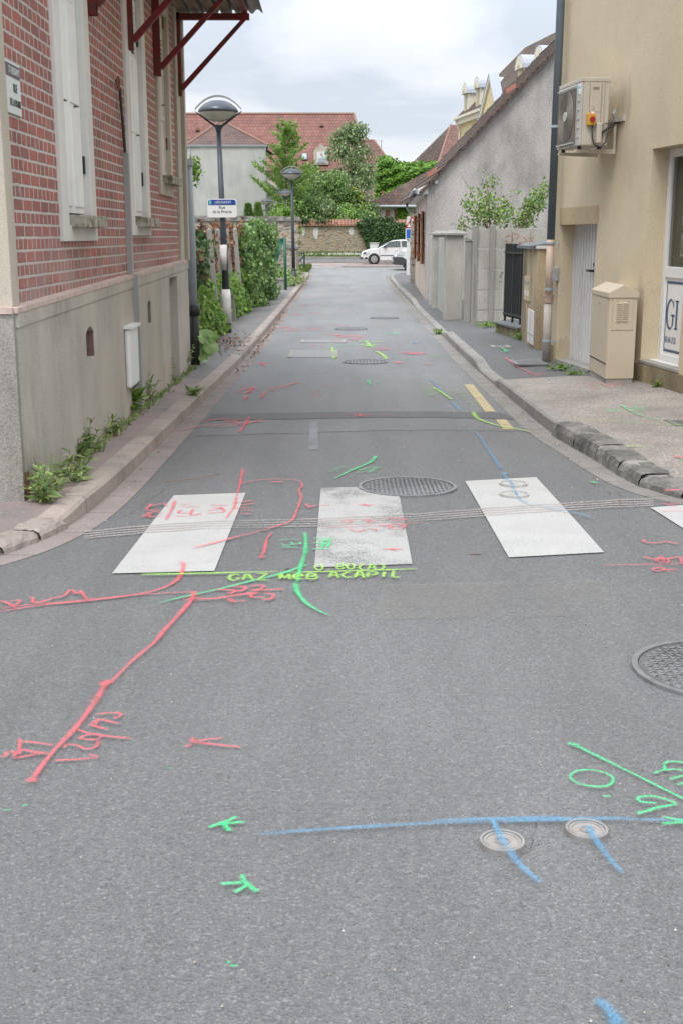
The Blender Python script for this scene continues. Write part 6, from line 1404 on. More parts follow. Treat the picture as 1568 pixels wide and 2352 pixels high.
for i, (p, h, w, n, lab, hh) in enumerate([((443, 905), .07, .08, 8, 'tiny weed growing on the left kerb edge', .12), ((1005, 768), .10, .12, 8, 'small tuft in the right gutter where the kerb rises again', .0), ((1165, 765), .20, .25, 16, 'yellow green weeds under the slate coping of the low wall', .1), ((1192, 780), .2, .18, 12, 'leafy weeds at the foot of the letterbox pier', .1), ((1280, 848), .06, .15, 9, 'grass tuft between the beige pipe and the doorstep', .1), ((1320, 862), .04, .12, 6, 'short weeds in front of the ribbed door', .12), ((1112, 748), .05, .3, 16, 'moss and grass strip in front of the panel wall', .1), ((1513, 890), .10, .05, 6, 'single weed under the shop window ledge', .15), ((1187, 1128), .05, .06, 0, '', .1)][:8]):
    x, y = G(p[0], p[1], hh); weedclump(lab, x, y, gz(y) + hh, h, w, n, 60 + i, 'bright', .06 if i != 2 else .09)
g = MB(); rnd = random.Random(23)
for i in range(520):
    y = 2.2 + 11 * rnd.random() ** 1.6; x = rnd.uniform(-1.5, 1.7) * (1 if y > 6 else 1.1); z = gz(y) + .002; r = rnd.uniform(.0015, .0045)
    if i % 4 == 0: x = rnd.choice([-1.46, 1.78]) + rnd.gauss(0, .03); y = rnd.uniform(7.5, 20); z = gz(y) + .008; r *= 1.6
    g.add([(x - r, y, z), (x, y - r, z), (x + r, y, z), (x, y + r, z), (x, y, z + r * 1.3)], [(0, 1, 4), (1, 2, 4), (2, 3, 4), (3, 0, 4)])
k = NM('gritmat'); M['grit'] = k.fin(k.ramp(k.g.outputs['Random Per Island'], [(0, (.10, .09, .08)), (.5, (.38, .34, .30)), (1, (.62, .6, .56))]), .9)
tag(g.build('loose_grit', M['grit']), 'loose grit and pale stone chips scattered over the asphalt and gutters', 'grit', kind='stuff')
g = MB()
for (px, py, L, a_) in ((596, 1221 + 1, .05, .1), (1877 * .5742, 2220 * .5742, .06, .1), (655, 2280 * .5742, .04, 1.0)):
    x, y = G(px, py); g.tube([(x, y, gz(y) + .004), (x + L * math.cos(a_), y + L * math.sin(a_) * .5, gz(y) + .006)], .003, 5)
tag(g.build('straw_bits', M['twig']), 'tiny bits of straw lying on the road around the crossing', 'straw')
g = MB(); rnd = random.Random(19)
for i in range(420):
    y = rnd.uniform(7.3, 15.6); y = y if rnd.random() < .6 else rnd.choice([8.6, 9.9, 11.3, 12.4, 13.6, 14.9]) + rnd.gauss(0, .18); x = xl(y) + .02 + abs(rnd.gauss(0, .035)); z = gz(y) + .1
    for j in range(3): d = Vector((rnd.uniform(-.6, 1), rnd.uniform(-1, 1), rnd.uniform(.4, 1.5))).normalized(); L = rnd.uniform(.02, .075); leaf(g, Vector((x, y, z)), d, rv(rnd), L, L * .12)
tag(g.build('pavement_grass', M['weed']), 'thin grass and seedlings in the joint between rendered base and left pavement', 'grass', kind='stuff')
# dead leaves and grit
g = MB(); rnd = random.Random(12)
for i in range(900):
    if i < 450: y = rnd.gauss(19.5, 1.0); x = -2.1 + .8 * rnd.random() * (rnd.random() ** .5) ; z = gz(y) + .108
    elif i < 750: y = rnd.uniform(15.5, 30); x = -1.40 + abs(rnd.gauss(0, .05)); z = gz(y) + .012
    else: y = rnd.uniform(7, 15); x = rnd.choice([-1.47 + abs(rnd.gauss(0, .03)), 1.80 - abs(rnd.gauss(0, .04)), -1.85 + abs(rnd.gauss(0, .03))]); z = gz(y) + (.108 if x < -1.6 else .012)
    if -1.6 < x < -1.44: z = gz(y) + .118
    L = rnd.uniform(.025, .06) * (.45 if i >= 750 else 1); leaf(g, Vector((x, y, z)), (rv(rnd) * Vector((1, 1, .15))).normalized() if False else Vector((rnd.uniform(-1, 1), rnd.uniform(-1, 1), .15)).normalized(), Vector((rnd.uniform(-.3, .3), rnd.uniform(-.3, .3), 1)).normalized(), L, L * .35)
tag(g.build('dead_leaves', M['brownleaf']), 'dry brown leaves and grit gathered in the gutters and by the left kerb', 'leaves', kind='stuff')
g = MB()
for pts in ([(420, 1112), (500, 1106), (570, 1095)],): g.tube([(*G(x * .87 + 10, y), gz(7.5) + .012) for x, y in pts], .003, 5)
tag(g.build('thin_twig', M['twig']), 'thin dry twig lying on the asphalt left of the first white stripe', 'twig')

# ================================================================== covers in the road
M['cast'] = simple('cast', (.23, .23, .235), .5, var=.2, sc=14, metal=.35, dirt=((.10, .085, .07), .5), spec=.5); M['castlight'] = simple('castlight', (.30, .29, .285), .5, var=.15, sc=20, metal=.2, dirt=((.22, .16, .13), .5)); M['castdark'] = simple('castdark', (.11, .11, .112), .7, var=.2)
def cover(label, px, py, D, kind, cat='manhole cover', group=None, h=0.0, name='manhole_cover', rot=.5):
    x, y = G(px, py, h); z = gz(y) + h + .002; r = D / 2
    C = empty(name, label, cat, group, (x, y, z))
    sl_ = (gz(y + .2) - gz(y - .2)) / .4; C.rotation_euler = (math.atan(sl_), 0, 0)
    g = MB(); n = 40
    def ring(r0, r1, z0, z1):
        vs = []; 
        for k_ in range(n):
            t = 6.28318 * k_ / n
            for (rr, zz_) in ((r0, z0 - .01), (r0, z1), (r1, z1), (r1, z0 - .01)): vs.append((rr * math.cos(t), rr * math.sin(t), zz_))
        g.add(vs, [(4 * k_ + j, 4 * ((k_ + 1) % n) + j, 4 * ((k_ + 1) % n) + (j + 1) % 4, 4 * k_ + (j + 1) % 4) for k_ in range(n) for j in range(4)])
    if kind == 'valve':
        mr = simple('rimpainted', (.40, .385, .365), .7, var=.15, sc=30) if h else M['castlight']
        ring(r * .88, r, 0, .014); ring(r * .70, r * .84, 0, .0115); g.build('rim', mr, C)
        g = MB(); g.lathe([(r * .9, -.01), (r * .9, .009), (.001, .0105)], (0, 0, 0), 32); lid = g.build('lid', simple('lidbrown', (.45, .44, .42) if h else (.33, .295, .27), .55, var=.12, sc=30, metal=.1), C, smooth=False)
        g = MB(); ring(r * .24, r * .34, 0, .0125); g.build('boss', mr, lid)
        return C
    ring(r * .93, r, 0, .012); g.build('rim', M['cast'], C)
    g = MB(); g.lathe([(r * .92, -.01), (r * .92, .006), (.001, .006)], (0, 0, 0), 40); lid = g.build('lid', M['castdark'], C)
    g = MB(); s_ = .030 if kind == 'lug' else .05; m_ = int(r * .9 / s_)
    for i in range(-m_, m_ + 1):
        for j in range(-m_, m_ + 1):
            cx_, cy_ = i * s_, j * s_
            if math.hypot(cx_, cy_) > r * .86: continue
            if kind == 'lug':
                a_ = rot + (math.pi / 2 if (i + j) % 2 else 0); dx, dy = math.cos(a_), math.sin(a_); L, w = s_ * .46, s_ * .2
            else: dx, dy, L, w = 0, 1, s_ * .42, s_ * .22
            q = [(cx_ + dx * a - dy * b, cy_ + dy * a + dx * b) for a, b in ((-L, -w), (L, -w), (L, w), (-L, w))]
            g.hexa([(u, v, .006) for u, v in q], [(u * .98, v * .98, .0115) for u, v in q])
    g.build('raised_pattern', M['cast'], lid)
    return C
cover('large round iron cover with raised lugs overlapping the worn white stripe', 935, 1120, .665, 'lug')
cover('round iron cover with raised lugs cut by the right edge of the foreground', 1650, 1542, .66, 'lug')
cover('round slotted iron cover up the street beside the lime marks', 838, 832, .66, 'slot')
cover('round slotted iron cover farther up, left of the street centre', 806, 756, .66, 'slot')
cover('round slotted iron cover farthest up, right of the street centre', 882, 731, .66, 'slot')
cover('small round water cover by itself at the left end of the foreground pair', 1152, 1941, .124, 'valve', 'valve cover', 'small water valve covers', name='valve_cover')
cover('small round water cover touching the long blue line', 1346, 1914, .118, 'valve', 'valve cover', 'small water valve covers', name='valve_cover')
cover('upper small water cover inside the third white stripe', 1178, 1114, .19, 'valve', 'valve cover', 'small water valve covers', name='valve_cover', h=.006)
cover('lower small water cover inside the third white stripe', 1180, 1138.5, .19, 'valve', 'valve cover', 'small water valve covers', name='valve_cover', h=.006)
def rectcover(label, pts, h=0.0, nx=24, light=True):
    w = [G(p[0], p[1], h) for p in pts]; x0 = min(p[0] for p in w); x1 = max(p[0] for p in w); y0 = min(p[1] for p in w); y1 = max(p[1] for p in w); z = (gz(y0) + gz(y1)) / 2 + (pavR((x0 + x1) / 2, (y0 + y1) / 2, .003) if h else .004)
    C = empty('chamber_cover', label, 'chamber cover', None, ((x0 + x1) / 2, (y0 + y1) / 2, z)); C.rotation_euler = (math.atan((gz(y1) - gz(y0)) / (y1 - y0)), 0, 0); a, b = (x1 - x0) / 2, (y1 - y0) / 2
    g = MB(); g.box(-a, a, -b, b, -.02, .004); ld = g.build('plate', M['castlight'] if light else M['castdark'], C)
    g = MB(); ny = max(4, int(2 * b / .06))
    for i in range(nx): g.box(-a * .94 + i * 1.88 * a / nx, -a * .94 + (i + .55) * 1.88 * a / nx, -b * .93, b * .93, .004, .008)
    g.build('ribs', M['cast'], ld)
    g = MB(); 
    for s_ in (-1, 1): g.box(s_ * a - (.06 if s_ > 0 else 0), s_ * a + (.06 if s_ < 0 else 0), -b, b, .004, .010)
    g.build('frame', M['conc'] if light else M['cast'], C)
rectcover('large rectangular ribbed cover with pale end bars up the street', [(664, 822), (776, 822), (772, 805), (668, 805)])
rectcover('long narrow rectangular cover just beyond the large one', [(690, 788), (794, 788), (792, 781), (693, 781)])
rectcover('square iron cover in the dark pavement by the beige pipe', [(1183, 838), (1252, 838), (1236, 825), (1180, 825)], .1, 14, False)
rectcover('small rectangular cover in the dark pavement near the railing', [(1130, 801), (1173, 801), (1164, 796), (1126, 796)], .1, 12, True)
rectcover('dark grating at the right edge of the pebbled pavement', [(1550, 968), (1600, 968), (1590, 955), (1545, 955)], .15, 10, False)

# ================================================================== PINK HOUSE with the stained gable (right)
def tiles(name, a, b, mort, slope='y', w=.22, rh=.30, moss=None, k1=1.0):
    """roof tiles: rows follow height. slope 'y' = slope seen from the street end, 'x' = slope facing the street"""
    k = NM(name); x = k.xyz(); br = k.n('ShaderNodeTexBrick')
    k.l(k.comb(x[0] if slope == 'y' else x[1], k.math('MULTIPLY', x[2], 1.3)), br.inputs['Vector']); br.inputs['Scale'].default_value = 1
    br.inputs['Brick Width'].default_value = w; br.inputs['Row Height'].default_value = rh; br.inputs['Mortar Size'].default_value = .022; br.inputs['Mortar Smooth'].default_value = .3
    br.inputs['Color1'].default_value = (*a, 1); br.inputs['Color2'].default_value = (*b, 1); br.inputs['Mortar'].default_value = (*mort, 1)
    c = k.mix(1.0, br.outputs[0], k.ramp(k.noise(.7, 6, .65), [(.3, .8), (.7, 1.2)]), 'MULTIPLY')
    if moss: c = k.mix(k.math('MULTIPLY', k.ramp(k.noise(.9, 7, .7, vec=k.map((1, 1, 1), loc=(3, 1, 4))), [(.5, 0.0), (.7, 1.0)]), .7), c, moss)
    fr = k.math('FRACT', k.math('DIVIDE', k.math('MULTIPLY', x[2], 1.3), rh)); k.bump(k.math('SUBTRACT', 1.0, fr), .05)
    return k.fin(c, .85, 0, .2)
M['tile_red'] = tiles('tile_red', (.245, .115, .092), (.185, .095, .08), (.09, .05, .045), 'y', .34, .46)
M['tile_redhip'] = tiles('tile_redhip', (.22, .12, .10), (.17, .10, .085), (.09, .055, .05), 'y', .34, .42)
M['tile_brown'] = tiles('tile_brown', (.12, .075, .06), (.085, .06, .05), (.035, .028, .026), 'y', .3, .36, (.16, .13, .10))
M['tile_brownx'] = tiles('tile_brownx', (.13, .085, .065), (.09, .065, .055), (.035, .03, .028), 'x', .3, .36, (.16, .14, .11))
M['tile_purple'] = tiles('tile_purple', (.17, .105, .09), (.12, .085, .08), (.06, .05, .045), 'y', .3, .3, (.20, .11, .08))
M['gable'] = plaster('gable', (.52, .48, .455), (.26, .25, .24), 1.0, .55, .42, gs=45, bump=.015, lo=.32, hi=.60)
M['pinkwall'] = plaster('pinkwall', (.60, .50, .43), (.36, .29, .25), .5, .3, .2)
M['woodbrown'] = simple('woodbrown', (.25, .095, .04), .5, var=.15, sc=6)
M['fascia'] = simple('fascia', (.66, .66, .65), .5, var=.03); M['zinc'] = simple('zinc', (.36, .40, .44), .45, var=.08, metal=.2)
gx0, gy0 = G(983.5, 694, .1)[0], 33.0; gx1, gy1 = 2.68, 44.0
eave = YP(985, 428, gy0)[2]
def rise(px, py): p = YP(px, py, gy0); return p[0], p[2]
rx1, rz1 = rise(1268, 122); sl_ = (rz1 - eave) / (rx1 - gx0); rxm = gx0 + 4.6; rzm = eave + sl_ * 4.6; gxe = gx0 + 9.2
ph = empty('pink_house', 'pale pink cottage with a stained grey gable and brown wooden shutters on the right', 'house')
g = MB(); g.prism([(gx0, -.4), (gxe, -.4), (gxe, eave), (rxm, rzm), (gx0, eave)], lambda a, c: (a, gy0, c), lambda a, c: (a, gy0 + .3, c)); g.build('gable_wall', M['gable'], ph)
g = MB(); g.hexa([(gx0 - .002, gy0 + .301, -.4), (gxe, gy0 + .301, -.4), (gxe, gy1, -.4), (gx1, gy1, -.4)], [(gx0 - .002, gy0 + .301, eave), (gxe, gy0 + .301, eave), (gxe, gy1, eave), (gx1, gy1, eave)]); g.build('side_wall', M['pinkwall'], ph)
# roof with stepped tile edge
nT = 19; g = MB(); ov = .22
dxs = (rxm - gx0 + ov) / nT
for i in range(nT):
    xa = gx0 - ov + i * dxs; xb = xa + dxs * 1.12; za = eave + sl_ * (xa - gx0); zb = eave + sl_ * (xb - gx0)
    for (y0, y1, o) in ((gy0 - .10, gy1 + .1, 0),):
        g.hexa([(xa, y0, za + .0), (xb, y0, zb + .0), (xb, y1, zb), (xa, y1, za)], [(xa - .0, y0, za + .10), (xb, y0, zb + .05), (xb, y1, zb + .05), (xa, y1, za + .10)])
g.add([(rxm, gy0 - .1, rzm + .1), (gxe + .2, gy0 - .1, eave - .1), (gxe + .2, gy1, eave - .1), (rxm, gy1, rzm + .1)], [(0, 1, 2, 3)])
rf = g.build('roof', M['tile_brownx'], ph)
M['tileedge'] = simple('tileedge', (.085, .065, .06), .85, var=.35, sc=5, dirt=((.15, .07, .055), .4)); g = MB()
rnd = random.Random(8)
for i in range(nT * 2):
    xa = gx0 - ov + i * dxs / 2; xb = xa + dxs * .53; za = eave + sl_ * (xa - gx0); zb = eave + sl_ * (xb - gx0); j = rnd.uniform(-.015, .015)
    g.hexa([(xa, gy0 - .16, za - .05 + j), (xb, gy0 - .16, zb - .06 + j), (xb, gy0 - .10, zb - .06 + j), (xa, gy0 - .10, za - .05 + j)], [(xa, gy0 - .16, za + .02 + j), (xb, gy0 - .16, zb - .02 + j), (xb, gy0 - .1, zb - .02 + j), (xa, gy0 - .1, za + .02 + j)])
g.build('verge_tiles', M['tileedge'], rf)
M['broken'] = simple('broken', (.40, .16, .12), .85)
for px_b, py_b in ((993, 385), (1172, 240)):
    xb_, zb_ = rise(px_b, py_b); g = MB(); zb_ = eave + sl_ * (xb_ - gx0) + .13
    g.hexa([(xb_ - .12, gy0 - .12, zb_ - .05), (xb_ + .12, gy0 - .12, zb_ + .12), (xb_ + .12, gy0 + .12, zb_ + .12), (xb_ - .12, gy0 + .12, zb_ - .05)], [(xb_ - .16, gy0 - .12, zb_ + .06), (xb_ + .08, gy0 - .12, zb_ + .22), (xb_ + .08, gy0 + .12, zb_ + .22), (xb_ - .16, gy0 + .12, zb_ + .06)]); g.build('loose_tile', M['broken'], rf)
# eaves box, gutter and spout
g = MB(); g.hexa([(gx0 - .26, gy0 - .06, eave - .20), (gx0 + .02, gy0 - .06, eave - .20), (gx1 + .02, gy1, eave - .20), (gx1 - .26, gy1, eave - .20)], [(gx0 - .26, gy0 - .06, eave - .06), (gx0 + .02, gy0 - .06, eave + .06), (gx1 + .02, gy1, eave + .06), (gx1 - .26, gy1, eave - .06)]); g.build('eaves_box', M['fascia'], ph)
g = MB(); g.tube([(gx0 - .34, gy0 - .1, eave - .10), (gx1 - .34, gy1, eave - .10)], .05, 12); gt = g.build('gutter', M['zinc'], ph, smooth=True)
g = MB(); g.tube([(gx1 - .34, gy1 - .2, eave - .12), (gx1 - .33, gy1 - .2, eave - .34), (gx1 - .22, gy1 - .2, eave - .46), (gx1 - .0, gy1 - .2, eave - .48)], .045, 10); g.build('spout', M['zinc'], gt, smooth=True)
g = MB(); bx_, bz_ = rise(987, 418 + 55); g.box(gx0 + .22, gx0 + .34, gy0 - .09, gy0, YP(987, 475, gy0)[2] + .52, YP(987, 475, gy0)[2] + .64)
xw_, zw_ = YP(1187 * 0 + 1000, 430, gy0)[0], YP(1000, 424, gy0)[2]
g = MB(); g.box(xw_ - .04, xw_ + .04, gy0 - .09, gy0, zw_ + .02, zw_ + .10); tag(g.build('outdoor_sensor', M['fascia'], bevel=.01), 'small white box high on the stained gable near the eaves', 'sensor')
# shutters folded back along the side wall
def SW(y): return gx0 + (gx1 - gx0) * (y - gy0) / (gy1 - gy0)
for j, ys_ in enumerate((33.75, 34.9, 37.3, 38.6, 41.4, 42.7)):
    z1, z0 = 2.30, .86; o_ = .13 if j % 2 == 0 else .07
    g = MB(); g.hexa([(SW(ys_) - o_, ys_, z0), (SW(ys_) - o_ + .045, ys_, z0), (SW(ys_ + .6) - .02, ys_ + .6, z0), (SW(ys_ + .6) - .065, ys_ + .6, z0)], [(SW(ys_) - o_, ys_, z1), (SW(ys_) - o_ + .045, ys_, z1), (SW(ys_ + .6) - .02, ys_ + .6, z1), (SW(ys_ + .6) - .065, ys_ + .6, z1)])
    so = g.build('shutter', M['woodbrown'], ph)
    g = MB()
    for z in (z0 + .2, z1 - .28): g.box(SW(ys_) - o_ - .03, SW(ys_) - o_, ys_ - .005, ys_ + .12, z, z + .09)
    g.build('brace', M['woodbrown'], so); g = MB(); g.box(SW(ys_) - o_ + .047, SW(ys_), ys_ + .02, ys_ + .05, z0 + .5, z0 + .54); g.build('iron_stay', M['blackiron'], so)
# wall stub and pale post behind the house corner
xw2 = YP(943, 560, 46)[0]
g = MB(); g.box(xw2 - .05, xw2 + .5, 45.2, 45.6, -.3, YP(943, 507, 46)[2]); tag(g.build('boundary_wall', M['stone_near']), 'short end of a rubble boundary wall just past the pink house', 'wall')
xs1, ys1 = G(937, 634, .05)
rs = empty('road_sign', 'triangular priority sign over a blue square sign on a pale post past the pink house', 'road sign')
ysn = 54.0; xs1 = YP(936.5, 600, ysn)[0]
g = MB(); g.box(xs1 - .07, xs1 + .07, ysn, ysn + .1, -.2, YP(936, 497, ysn)[2]); g.build('post', M['fascia'], rs)
M['redpaint'] = simple('redpaint', (.50, .02, .03), .4, var=.03); M['bluepaint'] = simple('bluepaint', (.02, .13, .50), .4, var=.03)
xt_ = YP(946, 500, ysn - .1)[0]; zt_ = YP(946, 496, ysn)[2]; zb_ = YP(946, 524, ysn)[2]; wv = (zt_ - zb_) * .58; yt_ = ysn - .08
g = MB(); g.prism([(xt_ - wv, zb_), (xt_ + wv, zb_), (xt_, zt_)], lambda a, c: (a, yt_, c), lambda a, c: (a, yt_ + .03, c)); tg_ = g.build('triangle', M['redpaint'], rs)
g = MB(); q = .72; zc_ = zb_ + (zt_ - zb_) * .33
g.prism([(xt_ + (a - xt_) * q, zc_ + (c - zc_) * q) for a, c in ((xt_ - wv, zb_), (xt_ + wv, zb_), (xt_, zt_))], lambda a, c: (a, yt_ - .012, c), lambda a, c: (a, yt_ - .003, c)); g.build('triangle_field', M['signface'], tg_)
g = MB(); xa_ = xt_ - .08; g.box(xa_ - .025, xa_ + .025, yt_ - .02, yt_ - .013, zb_ + .2, zb_ + .42); g.prism([(xa_ - .06, zb_ + .2), (xa_ + .06, zb_ + .2), (xa_, zb_ + .1)], lambda a, c: (a, yt_ - .02, c), lambda a, c: (a, yt_ - .013, c)); g.build('arrow', M['ink'], tg_)
zt_, zb_ = YP(940, 525, ysn)[2], YP(940, 549, ysn)[2]; xl_ = YP(930.5, 530, ysn)[0]
g = MB(); g.box(xl_, xl_ + .5, yt_, yt_ + .03, zb_, zt_); bs_ = g.build('square_rim', M['signface'], rs); g = MB(); g.box(xl_ + .03, xl_ + .47, yt_ - .006, yt_ - .001, zb_ + .03, zt_ - .03); g.build('blue_square', M['bluepaint'], bs_)
g = MB(); cx_ = xl_ + .26; g.box(cx_ - .03, cx_ + .03, yt_ - .012, yt_ - .007, zb_ + .18, zb_ + .33); g.box(cx_ - .05, cx_ - .01, yt_ - .012, yt_ - .007, zb_ + .07, zb_ + .19); g.box(cx_ + .01, cx_ + .09, yt_ - .012, yt_ - .007, zb_ + .09, zb_ + .18); g.disc_y((cx_, yt_ - .012, zb_ + .37), .035, .005, 10); g.build('walker_symbol', M['signface'], bs_)
# shrubs over the panel wall
def branchy(label, x, y, z, tips, seed, mat, n=34, size=.1, sd=.22):
    rnd = random.Random(seed); T = empty('shrub', label, 'shrub', 'shrubs behind the panel wall', (x, y, z)); s = MB(); g = MB()
    for (tx, tz, dens) in tips:
        dy = rnd.uniform(-.4, .4); p = [Vector((0, 0, 0)), Vector((tx * .35, dy * .4, tz * .45)), Vector((tx * .75, dy * .8, tz * .8)), Vector((tx, dy, tz))]
        s.tube(p, [.015, .011, .007, .003], 5)
        for i in range(int(n * dens)):
            t = rnd.uniform(.35, 1); j = min(2, int(t * 3)); q = p[j].lerp(p[j + 1], t * 3 - j) + Vector((rnd.gauss(0, sd), rnd.gauss(0, sd), rnd.gauss(0, sd * .7)))
            if rnd.random() < .25: s.tube([p[j].lerp(p[j + 1], t * 3 - j), q], .003, 4)
            for _ in range(5): d = rv(rnd); L = size * rnd.uniform(.6, 1.2); leaf(g, q + d * .03, d, rv(rnd), L, L * .3)
    s.build('branch', M['twig'], T); g.build('foliage', M[mat], T)
def tp(px, py, y, x0, z0): p = YP(px, py, y); return p[0] - x0, p[2] - z0
ysb = 26.8; b0x, _, b0z = YP(1125, 545, ysb)
branchy('leafy shrub rising over the panel wall against the stained gable', b0x, ysb, b0z, [(*tp(1072, 460, ysb, b0x, b0z), 1.3), (*tp(1100, 470, ysb, b0x, b0z), 1.2), (*tp(1125, 435, ysb, b0x, b0z), 1.3), (*tp(1118, 395, ysb, b0x, b0z), .35), (*tp(1155, 460, ysb, b0x, b0z), 1.1), (*tp(1165, 480, ysb, b0x, b0z), .9), (*tp(1060, 518, ysb, b0x, b0z), .6), (*tp(1055, 392, ysb, b0x, b0z), .12)], 3, 'tree_mid', 30, .09, .15)
b1x, _, b1z = YP(1185, 545, ysb)
branchy('slanting leafy shrub over the panel wall reaching towards the slate pipe', b1x, ysb, b1z, [(*tp(1262, 425, ysb, b1x, b1z), 2.2), (*tp(1235, 450, ysb, b1x, b1z), 1.8), (*tp(1205, 495, ysb, b1x, b1z), 1.1), (*tp(1180, 500, ysb, b1x, b1z), .5), (*tp(1228, 505, ysb, b1x, b1z), .15)], 4, 'tree_mid', 30, .09, .13)

# ================================================================== FAR BUILDINGS
def poly(name, pts, m, parent): g = MB(); g.add(pts, [tuple(range(len(pts)))]); return g.build(name, m, parent)
M['farwall'] = M['stone_far']
YF = 92.0; fzt = YP(750, 517, YF)[2]; fzc = YP(750, 505.5, YF)[2]
fw = empty('far_stone_wall', 'long far rubble wall with red tile coping across the end of the street', 'wall')
g = MB(); g.box(-45, 45, YF, YF + .5, -.3, fzt); g.build('rubble', M['stone_far'], fw)
M['copingtile'] = tiles('copingtile', (.38, .17, .11), (.30, .15, .12), (.16, .09, .07), 'y', .22, .2, (.28, .24, .17))
g = MB()
for i in range(200): x = -24 + i * .24; g.hexa([(x, YF - .22, fzt - .04), (x + .22, YF - .22, fzt - .04), (x + .22, YF + .3, fzc), (x, YF + .3, fzc)], [(x + .02, YF - .22, fzt + .05), (x + .2, YF - .22, fzt + .05), (x + .2, YF + .3, fzc + .06), (x + .02, YF + .3, fzc + .06)])
g.build('coping', M['copingtile'], fw)
k = NM('whitepatch'); k.fin((.58, .57, .54), .9); M['whitepatch'] = k.m
for (px, py, w, h) in ((726, 535, 11, 28), (702 - 5, 530, 8, 22), (823 - 16, 531, 12, 18), (684, 535, 8, 26)):
    X, _, Z = YP(px, py, YF); sc_ = 95 / F; rnd = random.Random(px); g = MB(); pts = [(X + w * sc_ * (.5 + rnd.uniform(-.12, .12)) * math.cos(t), Z + h * sc_ * (.5 + rnd.uniform(-.12, .12)) * math.sin(t)) for t in [6.283 * i / 14 for i in range(14)]]
    g.prism(pts, lambda a, c: (a, YF - .02, c), lambda a, c: (a, YF - .001, c)); g.build('plaster_patch', M['whitepatch'], fw)
g = MB(); rnd = random.Random(6)
for i in range(5200):
    px = rnd.uniform(820, 928); top = 511; lo_ = 570 - (abs(px - 850) * .0) if px > 845 else 511 + (px - 820) * 2.3
    if px > 905: lo_ = 570 - (px - 905) * 1.2
    py = rnd.uniform(top, max(lo_, top + 3)); p = YP(px, py, YF); p = Vector((p[0], YF - .05 - rnd.random() * .35, p[2])); n_ = Vector((0, -1, .4)) + rv(rnd) * .8; n_.normalize(); d = rv(rnd) - Vector((0, 0, .8)); d = (d - n_ * d.dot(n_)).normalized(); leaf(g, p, d, n_, rnd.uniform(.12, .24), .08)
for (px, n) in ((735, 60), (700, 160), (850, 400), (885, 260), (745, 50)):
    for i in range(n): p = YP(px + rnd.gauss(0, 9), 508 + rnd.gauss(0, 4), YF); leaf(g, Vector((p[0], YF - .3 + rnd.uniform(0, .5), p[2])), rv(rnd), rv(rnd), rnd.uniform(.12, .24), .08)
tag(g.build('wall_ivy', M['ivydark']), 'dark ivy hanging over the right part of the far stone wall', 'ivy')
x0, _, z0 = YP(808 + 20, 560, 83.2)
g = MB(); xa = YP(849, 560, 83.5)[0]; xb = YP(869, 560, 83.5)[0]; g.box(xa, xb, 83.5, 84.0, .1, YP(860, 559, 83.5)[2]); g.box(xa - .04, xb + .04, 83.45, 84.05, YP(860, 559, 83.5)[2] + .001, YP(860, 557.5, 83.5)[2]); tag(g.build('meter_cabinet', M['fascia'], bevel=.02), 'small white roadside cabinet in front of the ivy behind the car', 'cabinet')
# garage like building behind the old stone wall
gb = empty('blank_wall_building', 'pale building with streaked blank wall and hipped brown roof behind the old stone wall', 'house')
yb = 98.0; M['blankwall'] = plaster('blankwall', (.52, .515, .49), (.34, .35, .33), .75, .9, .1, lo=.34, hi=.66)
xl_, xr2 = YP(432, 400, yb)[0], YP(612, 400, yb)[0]; ze = YP(520, 336, yb)[2]
g = MB(); g.hexa([(xl_, yb, -.3), (xr2, yb, -.3), (xr2 - .9, yb + 11, -.3), (xl_ - 1, yb + 11, -.3)], [(xl_, yb, ze), (xr2, yb, ze), (xr2 - .9, yb + 11, ze), (xl_ - 1, yb + 11, ze)]); g.build('wall', M['blankwall'], gb)
g = MB(); g.box(xr2 - .09, xr2 - .0, yb - .09, yb - .005, -.3, ze); g.box(xl_ + .2, xl_ + .28, yb - .09, yb - .005, -.3, ze); g.build('downpipe', M['zinc'], gb)
g = MB(); g.box(xl_ - .15, xr2 + .12, yb - .14, yb - .01, ze - .02, ze + .10); g.build('gutter', M['zinc'], gb)
ap = YP(506, 281, yb + 5.5); zap = ap[2]
hl, hr = xl_ - 3.6, xr2 + .2
poly('roof', [(xl_ - .15, yb - .15, ze + .05), (hr, yb - .15, ze + .05), (ap[0] + .35, yb + 5.5, zap), (ap[0] - .1, yb + 5.5, zap)], M['tile_purple'], gb)
poly('roof', [(hr, yb - .15, ze + .05), (hr - .9, yb + 11.2, ze + .05), (ap[0] + .35, yb + 5.5, zap)], M['tile_purple'], gb)
poly('roof', [(xl_ - .15, yb - .15, ze + .05), (ap[0] - .1, yb + 5.5, zap), (hl, yb + 11.2, ze + .05)], M['tile_brown'], gb)
poly('roof', [(hr, yb + 11.2, ze + .05), (hl, yb + 11.2, ze + .05), (ap[0] - .1, yb + 5.5, zap), (ap[0] + .35, yb + 5.5, zap)], M['tile_purple'], gb)
M['hip'] = simple('hip', (.26, .15, .115), .85, var=.2)
g = MB(); g.tube([(xl_ - .1, yb - .15, ze + .08), (ap[0] - .1, yb + 5.5, zap + .03)], .09, 6); g.tube([(hr, yb - .15, ze + .08), (ap[0] + .35, yb + 5.5, zap + .03)], .09, 6); g.build('hip_tiles', M['hip'], gb)
